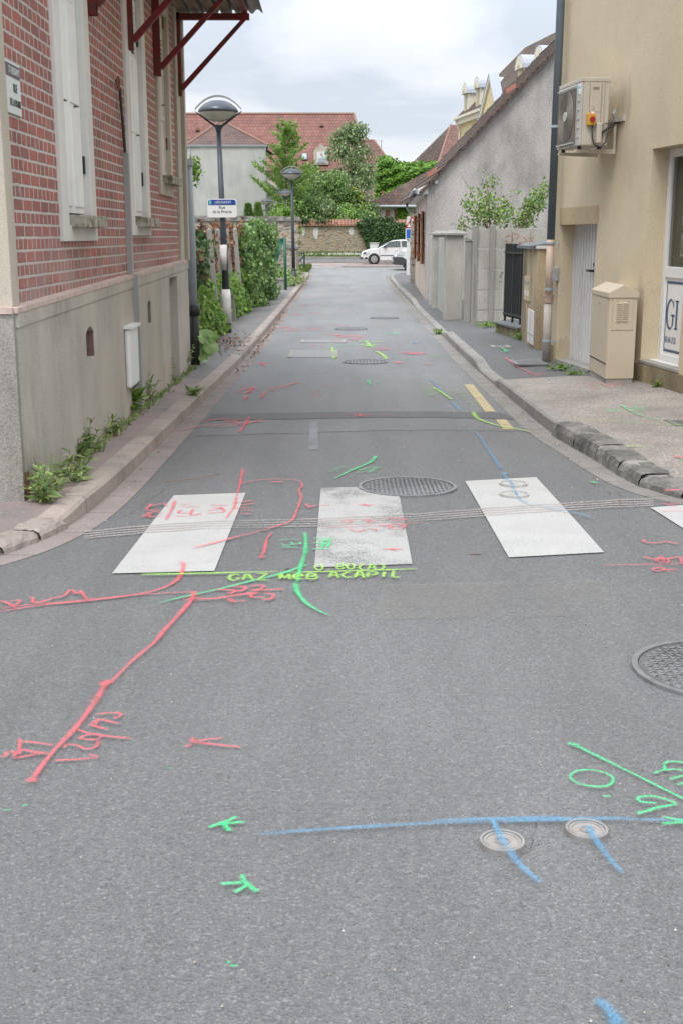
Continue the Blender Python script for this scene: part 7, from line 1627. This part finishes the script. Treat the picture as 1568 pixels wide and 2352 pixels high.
# low lean-to wing stepping down to the right
yw = 99.0; pts = [(612, 420), (638, 436), (736, 507), (736, 520), (612, 520)]
P3 = [YP(a, b, yw) for a, b in pts]
lw2 = empty('lean_to', 'low grey lean-to sloping down from the blank walled building to the far wall', 'outbuilding')
g = MB(); g.prism([(p[0], p[2]) for p in P3[:3]] + [(P3[2][0], -.3), (P3[0][0], -.3)], lambda a, c: (a, yw, c), lambda a, c: (a, yw + 4, c)); g.build('wall', M['blankwall'], lw2)
g = MB(); 
for a, b in ((0, 1), (1, 2)):
    A, B = P3[a], P3[b]; g.hexa([(A[0], yw - .1, A[2]), (B[0], yw - .1, B[2]), (B[0], yw + 4, B[2]), (A[0], yw + 4, A[2])], [(A[0], yw - .1, A[2] + .13), (B[0], yw - .1, B[2] + .13), (B[0], yw + 4, B[2] + .13), (A[0], yw + 4, A[2] + .13)])
g.build('roof_edge', M['zinc'], lw2)
# big red roof
br_ = empty('red_roofed_building', 'long building under a big red tiled roof with a dormer and skylights', 'house')
yr_, ye_ = 132.0, 122.0
R0 = YP(300, 262, yr_); R1 = YP(812, 262, yr_); E1 = YP(846, 392, ye_); E0 = YP(200, 392, ye_)
poly('roof', [E0, E1, R1, R0], M['tile_red'], br_)
E2 = (E1[0] + 1.5, 142, E1[2]); E3 = (E0[0], 142, E0[2])
poly('roof', [E1, E2, (R1[0] + .05, R1[1], R1[2])], M['tile_redhip'], br_); poly('roof', [E2, E3, R0, R1], M['tile_red'], br_)
g = MB(); g.box(E0[0], E1[0] - .3, ye_ + .6, 141, -.3, E1[2]); g.build('wall', M['pinkwall'], br_)
g = MB(); g.tube([R0, R1], .18, 6); g.tube([R1, E1], .15, 6); g.build('ridge_tiles', M['hip'], br_)
yd = 122.6; M['dormer'] = plaster('dormer', (.50, .46, .40), (.25, .22, .18), .7, .4)
dp_ = [YP(a, b, yd) for a, b in ((721, 378), (721, 347), (736, 328), (755, 347), (755, 378))]
dm = MB(); dm.prism([(p[0], p[2]) for p in dp_], lambda a, c: (a, yd, c), lambda a, c: (a, yd + 4, c)); do = dm.build('dormer', M['dormer'], br_)
q = [YP(a, b, yd - .05) for a, b in ((728, 349), (749, 374))]
g = MB(); g.box(q[0][0], q[1][0], yd - .06, yd - .01, q[1][2], q[0][2]); g.build('roller_blind', M['fascia'], do)
M['glassgrey'] = simple('glassgrey', (.35, .40, .44), .15, var=.05); M['glassdark'] = simple('glassdark', (.06, .07, .08), .1)
g = MB(); g.box(q[0][0] + .1, q[1][0] - .1, yd - .09, yd - .061, q[1][2] + .05, q[1][2] + .45); g.build('dormer_pane', M['glassgrey'], do)
def onroof(px, py):
    d = ray(px, py); A = Vector(E0); n_ = (Vector(E1) - A).cross(Vector(R0) - A); o_ = Vector((0, 0, CH)); t = (A - o_).dot(n_) / Vector(d).dot(n_); return o_ + Vector(d) * t
for i, (a, b, c, d) in enumerate(((693, 354, 706, 369), (640, 354, 651, 370))):
    qs = [onroof(a, b), onroof(c, b), onroof(c, d), onroof(a, d)]; up = Vector((0, -.12, .1)); g = MB(); g.hexa([tuple(v + up * .2) for v in qs], [tuple(v + up) for v in qs]); so = g.build('skylight', M['glassdark'], br_)
    ce = sum(qs, Vector()) / 4; g = MB(); g.hexa([tuple(ce + (v - ce) * .8 + up) for v in qs], [tuple(ce + (v - ce) * .8 + up * 1.2) for v in qs]); g.build('skylight_pane', M['glassgrey'], so)
for px, py in ((640, 289), (739, 290), (777, 307), (455, 300)):
    v = onroof(px, py); g = MB(); g.box(v.x - .2, v.x + .2, v.y - .4, v.y, v.z, v.z + .28); g.build('roof_vent', M['hip'], br_)
r2 = empty('small_red_roofed_house', 'lower red hipped roof showing right of the big red roof', 'house')
yq = 136.0; a, b, c, d = YP(780, 323, yq), YP(858, 323, yq), YP(893, 372, yq - 6), YP(780, 392, yq - 6)
poly('roof', [(d[0], d[1], c[2] - 1), (c[0] + .8, c[1], c[2] - 1), b, a], M['tile_redhip'], r2); g = MB(); g.tube([a, b], .15, 6); g.tube([b, (c[0] + .8, c[1], c[2] - 1)], .15, 6); g.build('ridge_tiles', M['hip'], r2)
g = MB(); g.box(d[0], c[0] + .3, yq - 5.5, yq + 5, -.3, c[2] - 1); g.build('wall', M['pinkwall'], r2)
poly('roof', [(c[0] + .8, c[1], c[2] - 1), (c[0] + .8, yq + 6, c[2] - 1), b], M['tile_brown'], r2)
# aerials
def aerial(label, px, pt, pb, y, arms):
    g = MB(); t = YP(px, pt, y); b = YP(px, pb, y); g.tube([(t[0], y, b[2]), (t[0], y, t[2])], .035, 5); o = g.build('mast', M['lampgrey'])
    A = empty('aerial', label, 'aerial', None); o.parent = A; g = MB()
    for (dx, dz, L) in arms: g.tube([(t[0] + dx, y, t[2] + dz), (t[0] + dx + L, y, t[2] + dz * 1.3)], .02, 4)
    g.build('crossbar', M['lampgrey'], A)
aerial('thin television aerial above the small red roof', 875, 322, 375, 120, [(-.8, -.05, 1.0)])
aerial('television aerial on the hipped brown roof by the nearest lamp', 600, 303, 345, 62, [(-.9, -.3, 1.0), (-.2, -.05, .3), (-.25, -.5, .4)]) if False else None
# hipped brown-red roof behind the creeper and the yellow mansion
r3 = empty('hip_roofed_house', 'steep hipped roof half brown half red behind the creeper covered house', 'house')
ya3 = 128.0; ap3 = YP(1034, 287, ya3 + 6); el = YP(938, 392, ya3); em = YP(1000, 392, ya3 - 2); er = (ap3[0] + 14, ya3 - 2, em[2])
poly('roof', [em, er, (ap3[0] + 10, ap3[1], ap3[2]), ap3], M['tile_redhip'], r3); poly('roof', [(el[0] - .5, ya3 + 12, el[2]), em, ap3], M['tile_brown'], r3)
g = MB(); g.box(el[0] + .3, er[0], ya3 - 1, ya3 + 12, -.3, el[2]); g.build('wall', M['pinkwall'], r3); g = MB(); g.tube([em, ap3], .14, 6); g.build('hip_tiles', M['hip'], r3)
# creeper covered building
cc = empty('creeper_covered_house', 'box shaped house front entirely covered in bright green creeper', 'house')
yc_ = 114.0; xa, _, z1 = YP(868, 372, yc_); xb, _, z2 = YP(1010, 384, yc_)
g = MB(); g.box(xa + .3, xb + 2, yc_ + .3, yc_ + 5, -.3, z2 - .3); g.build('wall', M['pinkwall'], cc)
g = MB(); rnd = random.Random(31)
for i in range(9500):
    t = rnd.random(); px = 863 + 142 * t; topy = 383 - (18 * math.exp(-((px - 885) / 22) ** 2)) + 2 * math.sin(px * .3); topy += max(0, (872 - px)) * 1.6
    py = rnd.uniform(topy, 470); p = YP(px, py, yc_); bul = .4 * math.sin(px * .21) + .3 * math.sin(py * .25 + px * .1)
    n_ = (Vector((0, -1, .5)) + rv(rnd) * .7).normalized(); d = rv(rnd) - Vector((0, 0, .9)); d = (d - n_ * d.dot(n_)).normalized(); L = rnd.uniform(.22, .42); leaf(g, Vector((p[0], yc_ + bul * .5 - rnd.random() * .5, p[2])), d, n_, L, L * .45)
for i in range(40):
    px = rnd.uniform(870, 1000); p = YP(px, 380 - (16 * math.exp(-((px - 885) / 22) ** 2)), yc_); blob_leaves(g, (p[0], yc_ + .4, p[2]), (.5, .6, .35), 30, .3, rnd)
g.build('creeper', M['creeper'], cc)
# low cream house behind the far wall
lh = empty('low_cream_house', 'low cream house with brown tiled hipped roof and rust brown shutters behind the far wall', 'house')
yh = 104.0; M['cream'] = plaster('cream', (.62, .56, .43), (.4, .36, .28), .4, .3)
xa, _, ze_ = YP(848, 473, yh); xb = xa + 14
g = MB(); g.box(xa, xb, yh, yh + 8, -.3, ze_ + .05); wl_ = g.build('wall', M['cream'], lh)
el = YP(834, 474, yh - .6); rid = YP(1000, 388, yh + 4.2)
poly('roof', [(el[0], yh - .6, ze_), (xb + .5, yh - .6, ze_), (xb - 3, yh + 4.2, rid[2]), (rid[0] - .4, yh + 4.2, rid[2])], M['tile_brown'], lh)
poly('roof', [(el[0], yh + 9, ze_), (el[0], yh - .6, ze_), (rid[0] - .4, yh + 4.2, rid[2])], M['tile_brown'], lh)
g = MB(); g.tube([(el[0], yh - .68, ze_ - .05), (xb, yh - .68, ze_ - .05)], .11, 8); g.build('gutter', M['zinc'], lh)
for (pa, pb) in ((862, 872), (884, 894), (904, 914)):
    a, b = YP(pa, 482, yh - .01), YP(pb, 515, yh - .01)
    g = MB(); g.box(a[0] - .25, b[0] + .15, yh - .05, yh - .002, b[2], a[2] + .2); wd = g.build('window', M['fascia'], lh)
    g = MB(); g.box(a[0] + .02, b[0] + .02, yh - .09, yh - .051, b[2], a[2]); g.build('shutter', M['broken'], wd)
for px in (878, 922 - 20 + 6):
    v = YP(px, 447, yh + 1.0); g = MB(); g.box(v[0] - .12, v[0] + .12, yh + .6, yh + .9, v[2] - .5, v[2] + .3); g.build('roof_vent', M['hip'], lh)
g = MB(); rnd = random.Random(14)
for i in range(420): px, py = rnd.gauss(919 if rnd.random() < .6 else 929, 4), rnd.uniform(474, 506); p = YP(px, py, yh - .2); leaf(g, Vector((p[0], yh - .15 - rnd.random() * .3, p[2])), rv(rnd), rv(rnd), .22, .1)
tag(g.build('house_creeper', M['creeper']), 'narrow green creeper climbing beside the last window of the low cream house', 'creeper')
# yellow mansion with round topped dormers
M['yellow'] = plaster('yellow', (.66, .56, .33), (.5, .42, .26), .4, .2, .1); M['creamtrim'] = simple('creamtrim', (.68, .64, .52), .7, var=.05)
ym = empty('yellow_mansion', 'tall yellow house with steep brown roof, zinc round topped dormers and a zinc edged gable', 'house')
ME0 = YP(1046, 272, 75); zE_ = ME0[2]
def onz(px, py, z): d = ray(px, py); t = (z - CH) / d[2]; return Vector((t * d[0], t * d[1], z))
ME1 = onz(1106, 249, zE_); dM = (ME1 - Vector(ME0)); dM.z = 0; LM = dM.length; dM.normalize(); nM = Vector((-dM.y, dM.x, 0))
if nM.x < 0: nM = -nM       # pointing away from the street
M0 = Vector(ME0)
def MP(s, o, z): v = M0 + dM * s + nM * o; return (v.x, v.y, z)       # s along facade from far corner towards camera, o inwards
class YB(MB):
    def add(s, vs, fs, uvs=None): return MB.add(s, [MP(*p) for p in vs], fs, uvs)
Ltot = LM * 4.3
g = YB(); g.box(0, Ltot, .3, 9, -.3, zE_ - .3); g.build('wall', M['yellow'], ym)
g = YB(); g.box(-.15, Ltot, .05, .6, zE_ - .38, zE_ - .05); g.build('cornice', M['creamtrim'], ym)
g = YB(); g.box(-.3, LM, -.12, .04, zE_ - .10, zE_ + .04); gt = g.build('gutter', M['creamtrim'], ym); g = MB(); g.tube([MP(.1, -.05, zE_ - .1), MP(.1, .1, zE_ - .5), MP(.1, .22, zE_ - .7), MP(.1, .22, 0)], .06, 8); g.build('downpipe', M['creamtrim'], gt)
# mansard: lower slope then steeper
sH = 3.5; hH = YP(1199, 109, MP(2.2, 3.5, 0)[1])[2] - zE_
poly('roof', [MP(-.3, 0, zE_), MP(Ltot, 0, zE_), MP(Ltot, sH, zE_ + hH), MP(2.2, sH, zE_ + hH)], M['tile_brownx'], ym)
poly('roof', [MP(-.3, 0, zE_), MP(2.2, sH, zE_ + hH), MP(-.3, 9, zE_)], M['tile_brown'], ym); poly('roof', [MP(Ltot, 9, zE_), MP(-.3, 9, zE_), MP(2.2, sH, zE_ + hH), MP(Ltot, sH, zE_ + hH)], M['tile_brownx'], ym)
M['zincblue'] = simple('zincblue', (.42, .46, .53), .5, var=.05)
def sOf(px):
    d = ray(px, 250); k_ = d[0] / d[1]; return (k_ * M0.y - M0.x) / (dM.x - k_ * dM.y)
def rdormer(px, py0, py1, s, w=1.05):
    """barrel dormer with its front centred at distance s"""
    zb = zE_ + .15; h_ = 1.15; n = 10
    g = YB(); g.box(s - w / 2, s + w / 2, .35, 2.2, zb - .1, zb + h_); d_ = g.build('dormer', M['creamtrim'], ym)
    g = YB(); prof = [(w * .62 * math.cos(math.pi * i / n), w * .62 * math.sin(math.pi * i / n)) for i in range(n + 1)]
    g.prism([(s + a, zb + h_ + c) for a, c in prof], lambda a, c: (a, .22, c), lambda a, c: (a, 3.0, c)); g.build('zinc_vault', M['zincblue'], d_)
    g = YB(); prof = [(w * .54 * math.cos(math.pi * i / n), w * .54 * math.sin(math.pi * i / n)) for i in range(n + 1)]
    g.prism([(s + a, zb + h_ + c) for a, c in prof], lambda a, c: (a, .19, c), lambda a, c: (a, .215, c)); g.build('tympanum', M['creamtrim'], d_)
    g = YB(); g.box(s - .22, s + .22, .30, .345, zb + .05, zb + h_); g.prism([(s + .22 * math.cos(math.pi * i / n), zb + h_ + .22 * math.sin(math.pi * i / n)) for i in range(n + 1)], lambda a, c: (a, .17, c), lambda a, c: (a, .185, c)); g.build('dormer_window', simple('dormwin', (.45, .38, .24), .5), d_)
for s in (sOf(1056), sOf(1083)): rdormer(0, 0, 0, s)
for s in (sOf(1178), sOf(1220)): rdormer(0, 0, 0, s, 1.15)
# gable with zinc flanks
s0, s1, sc_ = sOf(1102), sOf(1152), sOf(1129); zA = YP(1129, 171, MP(sc_, 0, 0)[1])[2] - .1
g = YB(); g.prism([(s0, -.3), (s1, -.3), (s1, zE_ - .9), (sc_, zA), (s0, zE_ - .9)], lambda a, c: (a, -.1, c), lambda a, c: (a, .3, c)); gb_ = g.build('gable', M['yellow'], ym)
for (a, b) in (((s0 - .15, zE_ - 1.2), (sc_, zA + .1)), ((sc_, zA + .1), (s1 + .15, zE_ - 1.2))):
    g = YB(); g.hexa([(a[0], -.25, a[1]), (b[0], -.25, b[1]), (b[0], .3, b[1]), (a[0], .3, a[1])], [(a[0], -.25, a[1] + .1), (b[0], -.25, b[1] + .1), (b[0], .3, b[1] + .1), (a[0], .3, a[1] + .1)]); g.build('zinc_flank', M['zincblue'], gb_)
    g = YB(); g.hexa([(a[0], -.22, a[1] - .25), (b[0], -.22, b[1] - .25), (b[0], -.11, b[1] - .25), (a[0], -.11, a[1] - .25)], [(a[0], -.22, a[1]), (b[0], -.22, b[1]), (b[0], -.11, b[1]), (a[0], -.11, a[1])]); g.build('gable_moulding', M['creamtrim'], gb_)
g = YB(); wx = onz(1064, 345, zE_ - 2.6); g.box(LM * .52, LM * .52 + .9, .25, .295, zE_ - 3.2, zE_ - 1.9); w_ = g.build('window', M['glassgrey'], ym); g = YB(); g.box(LM * .52 - .1, LM * .52 + 1.0, .22, .285, zE_ - 1.9, zE_ - 1.75); g.build('window_head', M['creamtrim'], w_)

# ================================================================== TREES
def TX(px, y): return YP(px, 541, y)[0]
def TZ(py, y): return YP(784, py, y)[2]
tree('maple_tree', 'tall silvery green tree in front of the big red roof', TX(806, 101), 101, .3, TZ(283, 101) - .3, 2.9, M['tree_grey'], 44, 190, .26, .2, 11, base=.28)
t_ = tree('elder_tree', 'dark elder tree with flat white flower heads beyond the far wall', TX(765, 97), 97, .3, TZ(398, 97), 3.3, M['tree_dark'], 60, 190, .24, .15, 12, base=.15, flowers=34)
tree('leafy_tree', 'rounded mid green tree between the lamp and the elder', TX(715, 100), 100, .3, TZ(392, 100) - .3, 3.0, M['tree_mid'], 50, 170, .24, .15, 13, base=.15)
tree('leafy_tree', 'dull green tree right behind the second lamp head', TX(672, 96), 96, .3, TZ(412, 96) - .3, 2.8, M['tree_mid'], 46, 160, .22, .15, 19, base=.1)
tree('shrub', 'pale leaved shrub just above the far wall coping', TX(755, 94.5), 94.5, .3, TZ(455, 95) - .3, 2.4, M['tree_grey'], 36, 130, .2, .1, 14, cat='shrub', base=.2)
tree('shrub', 'fresh green shrub above the coping left of the cream house', TX(786, 95), 95, .3, TZ(468, 95) - .3, 1.7, M['tree_light'], 34, 120, .2, .1, 15, cat='shrub', base=.2)
tree('bamboo_clump', 'yellow green bamboo like clump against the low cream house', TX(816, 98), 98, .3, TZ(428, 98) - .3, 1.15, M['yellowgreen'], 44, 150, .24, .08, 16, cat='bamboo', base=.1)
tree('maple_tree', 'smaller bushy tree under the dormer of the big red roof', TX(700, 106), 106, .3, TZ(380, 106) - .3, 3.2, M['tree_mid'], 46, 150, .24, .15, 17, base=.3)
tree('bush', 'dark bush wedge between the elder and the bamboo', TX(795, 99), 99, .3, TZ(425, 99) - .3, 2.3, M['tree_dark'], 50, 160, .22, .1, 18, cat='bush', base=.1)
# feathery larch like tree with ascending branches
def feather(label, x, y, z0, h, seed):
    rnd = random.Random(seed); T = empty('conifer', label, 'tree', None, (x, y, z0)); s = MB(); g = MB()
    s.tube([(0, 0, 0), (.05, 0, h * .5), (0, 0, h * .97)], [.14, .09, .02], 7)
    for i in range(58):
        t = .34 + .64 * i / 58; zb = h * t; a = rnd.uniform(0, 6.28); L = h * .40 * (1.05 - t) ** .75 * rnd.uniform(.6, 1.1) + .3; d = Vector((math.cos(a), math.sin(a) * .8, .75)).normalized(); p0 = Vector((0, 0, zb)); p1 = p0 + d * L; s.tube([p0, p1], [.025, .006], 4)
        for j in range(int(60 * L)):
            q = p0.lerp(p1, rnd.uniform(.12, 1.05)) + rv(rnd) * .13; dd = (d + rv(rnd) * .8).normalized(); leaf(g, q, dd, rv(rnd), rnd.uniform(.16, .32), .05)
    s.build('trunk', M['bark'], T); g.build('crown', M['tree_light'], T)
feather('feathery light green conifer with ascending branches beside the blank wall', TX(657, 95), 95, .3, TZ(284, 95) - .3, 5)
for i, (px, py, w, lab, m_) in enumerate(((572, 470, .4, 'small dark pointed conifer above the old stone wall, nearest the lamp sign', 'tree_dark'), (594, 467, .4, 'second small pointed conifer above the old stone wall', 'tree_mid'))):
    y = 55.; T = empty('small_conifer', lab, 'tree', 'small conifers above the old stone wall', (TX(px, y), y, 0)); h = TZ(py, y); rnd = random.Random(40 + i); g = MB(); s = MB(); s.tube([(0, 0, 0), (0, 0, h * .95)], [.05, .01], 5); s.build('trunk', M['bark'], T)
    for j in range(2600): t = rnd.random() ** .8; r = (w * 1.3) * (1 - t) + .04; a = rnd.uniform(0, 6.28); q = Vector((r * math.cos(a) * rnd.random() ** .4, r * math.sin(a), h * (.1 + .9 * t))); d = (Vector((math.cos(a), math.sin(a), .6)) + rv(rnd) * .4).normalized(); leaf(g, q, d, rv(rnd), .16, .03)
    g.build('crown', M[m_], T)
tree('laurel_bush', 'bright rounded bush above the old stone wall behind the lamps', TX(655, 88), 88, .2, TZ(470, 88), 1.4, M['bright'], 24, 150, .14, .06, 41, cat='bush', base=.3)
tree('laurel_bush', 'second rounded bush above the old stone wall near its end', TX(661, 53), 53, 0, TZ(480, 53), .5, M['creeper'], 16, 130, .13, .06, 42, cat='bush', base=.3)
tree('laurel_bush', 'leafy bush between the small conifers above the stone wall', TX(652, 86), 86, .2, TZ(478, 86), 1.0, M['tree_mid'], 16, 130, .13, .06, 43, cat='bush', base=.3)
g = MB(); rnd = random.Random(77); 
for i in range(18): p = YP(447 + rnd.gauss(-3, 3), 392 + rnd.gauss(0, 12), 22); blob_leaves(g, p, (.12, .15, .14), 16, .08, rnd)
tag(g.build('twig_leaves', M['bright']), 'small sprig of leaves peeping out behind the top of the left downpipe', 'plant')

# ================================================================== VEHICLES
M['carwhite'] = simple('carwhite', (.72, .73, .74), .25, var=.01, spec=.6); M['carglass'] = simple('carglass', (.12, .15, .16), .05, spec=.9, var=.02); M['tyre'] = simple('tyre', (.02, .02, .02), .8); M['rim'] = simple('rim', (.50, .51, .52), .35, metal=.5, var=.03)
M['lampglass'] = simple('lampglass', (.55, .58, .60), .1, var=.1); M['darkplastic'] = simple('darkplastic', (.045, .05, .058), .6)
def car(name, label, X, Y, prof, glass, W, wheels, wr, z0, extra):
    C = empty(name, label, 'car', None, (X, Y, z0)); n = len(prof)
    # body lofted over the width, tucked in at the top and bottom
    g = MB(); lay = [(0, .12), (.06, .03), (.14, 0), (.86, 0), (.94, .03), (1, .12)]
    cx = sum(p[0] for p in prof) / n; cz = .75; V_ = []
    for (t, ins) in lay:
        for (x, z) in prof: V_.append((x + (cx - x) * ins * .35, t * W, z + (cz - z) * ins * .5 * (1 if z > .9 else .4)))
    fs = [tuple(range(n)), tuple(range((len(lay) - 1) * n, len(lay) * n))[::-1]]
    for a in range(len(lay) - 1):
        for i in range(n): fs.append((a * n + i, (a + 1) * n + i, (a + 1) * n + (i + 1) % n, a * n + (i + 1) % n))
    g.add(V_, fs); body = g.build('body', M['carwhite'], C, smooth=False, bevel=.03)
    for nm, pts, m_ in glass:
        for yy in (-.006, W - .01):
            g = MB(); g.prism(pts, lambda a, c: (a, yy, c), lambda a, c: (a, yy + .016, c)); g.build(nm, M[m_], C)
    for wx in wheels:
        for yy in (-.01, W - .19):
            g = MB(); g.disc_y((wx, yy - .012, wr), wr * 1.16, .2, 28); g.build('wheel_arch', M['darkplastic'], C)
            g = MB(); g.disc_y((wx, yy - .03, wr), wr, .2, 28); tw = g.build('wheel', M['tyre'], C)
            g = MB(); g.disc_y((wx, yy - .045, wr), wr * .66, .03, 24); rm = g.build('rim', M['rim'], tw)
            g = MB()
            for i in range(11): a = 6.2832 * i / 11 + .2; g.hexa(*[[(wx + r * math.cos(a + b), o, wr + r * math.sin(a + b)) for r, b in ((wr * .2, -.12), (wr * .6, -.07), (wr * .6, .07), (wr * .2, .12))] for o in (yy - .052, yy - .046)])
            g.build('rim_slot', M['darkplastic'], rm)
    extra(C, W); return C
cX, cY = YP(828, 600, 72)[0], 72.0; zc0 = gz(72) + .0
hb = [(.05, .30), (.0, .45), (.02, .62), (.12, .74), (.45, .86), (1.05, .97), (1.62, 1.26), (1.95, 1.39), (2.5, 1.44), (3.1, 1.42), (3.6, 1.30), (3.88, 1.02), (3.95, .75), (3.97, .4), (3.85, .24), (.5, .2), (.15, .22)]
def hx(C, W):
    g = MB(); g.prism([(.1, .60), (.16, .70), (.46, .74), (.52, .66), (.4, .58)], lambda a, c: (a, -.03, c), lambda a, c: (a, .02, c)); g.build('headlight', M['lampglass'], C)
    g = MB(); g.prism([(.10, .60), (.16, .70), (.30, .72), (.3, .6)], lambda a, c: (a - .0, -.034, c), lambda a, c: (a, -.031, c)); g.build('headlight', M['darkplastic'], C)
    g = MB(); g.prism([(.02, .28), (.02, .40), (.12, .42), (.16, .30)], lambda a, c: (a, -.03, c), lambda a, c: (a, .02, c)); g.prism([(.20, .28), (.24, .42), (.36, .42), (.46, .32)], lambda a, c: (a, -.03, c), lambda a, c: (a, .02, c)); g.build('bumper_intake', M['darkplastic'], C)
    g = MB(); g.box(-.03, .02, .3, W - .3, .3, .42); g.box(-.02, .03, .5, W - .5, .55, .68); g.build('grille', M['darkplastic'], C); g = MB(); g.box(-.04, -.031, W / 2 - .26, W / 2 + .26, .44, .53); g.build('number_plate', M['signface'], C)
    g = MB(); g.box(1.35, 1.52, -.16, -.02, .97, 1.07); g.build('mirror', M['darkplastic'], C, bevel=.02)
    g = MB(); g.box(1.15, 2.15, -.022, .0, .50, .535); g.build('side_strip', M['darkplastic'], C); g = MB(); g.box(2.02, 2.2, -.03, -.0, .80, .83); g.build('door_handle', M['carwhite'], C)
    g = MB(); g.box(1.10, 1.115, -.004, .0, .3, .95); g.box(2.3, 2.315, -.004, .0, .3, .95); g.build('door_gap', M['darkplastic'], C)
    g = MB(); g.hexa([(.98, .12, .965), (.98, W - .12, .965), (1.64, W - .2, 1.30), (1.64, .2, 1.30)], [(.99, .12, .99), (.99, W - .12, .99), (1.62, W - .2, 1.325), (1.62, .2, 1.325)]); g.build('windscreen', M['carglass'], C)
car('white_hatchback', 'white three door hatchback passing on the crossing street', cX, cY, hb,
    [('side_window', [(1.22, .97), (1.70, 1.30), (2.02, 1.36), (2.32, 1.37), (2.36, .99)], 'carglass'), ('side_window', [(2.44, .99), (2.40, 1.37), (3.0, 1.36), (3.35, 1.27), (3.45, 1.02)], 'carglass')], 1.65, (.78, 3.28), .30, zc0, hx)
vX, vY = YP(904, 617, 61)[0], 60.6
vb = [(.05, .32), (.02, .5), (.02, .70), (.14, .84), (.5, 1.02), (.95, 1.10), (1.5, 1.62), (1.9, 1.78), (4.0, 1.80), (4.15, 1.7), (4.2, .9), (4.2, .35), (4.0, .26), (.3, .24)]
def vx(C, W):
    g = MB(); g.prism([(-.04, .28), (-.05, .50), (-.02, .66), (.42, .66), (.55, .56), (.62, .26)], lambda a, c: (a, -.04, c), lambda a, c: (a, W + .04, c)); g.build('bumper', M['darkplastic'], C, bevel=.03)
    g = MB(); g.prism([(.08, .72), (.14, .86), (.34, .98), (.5, .92), (.46, .76)], lambda a, c: (a, -.03, c), lambda a, c: (a, .03, c)); g.build('headlight', M['lampglass'], C)
    g = MB(); g.box(-.07, -.045, W / 2 - .26, W / 2 + .26, .42, .52); g.build('number_plate', M['signface'], C)
car('white_van', 'white van with a dark bumper half hidden by the pale sign post', vX, vY, vb, [('side_window', [(1.1, 1.12), (1.55, 1.58), (2.2, 1.62), (2.2, 1.12)], 'carglass')], 1.75, (.85, 3.3), .31, gz(61), vx)
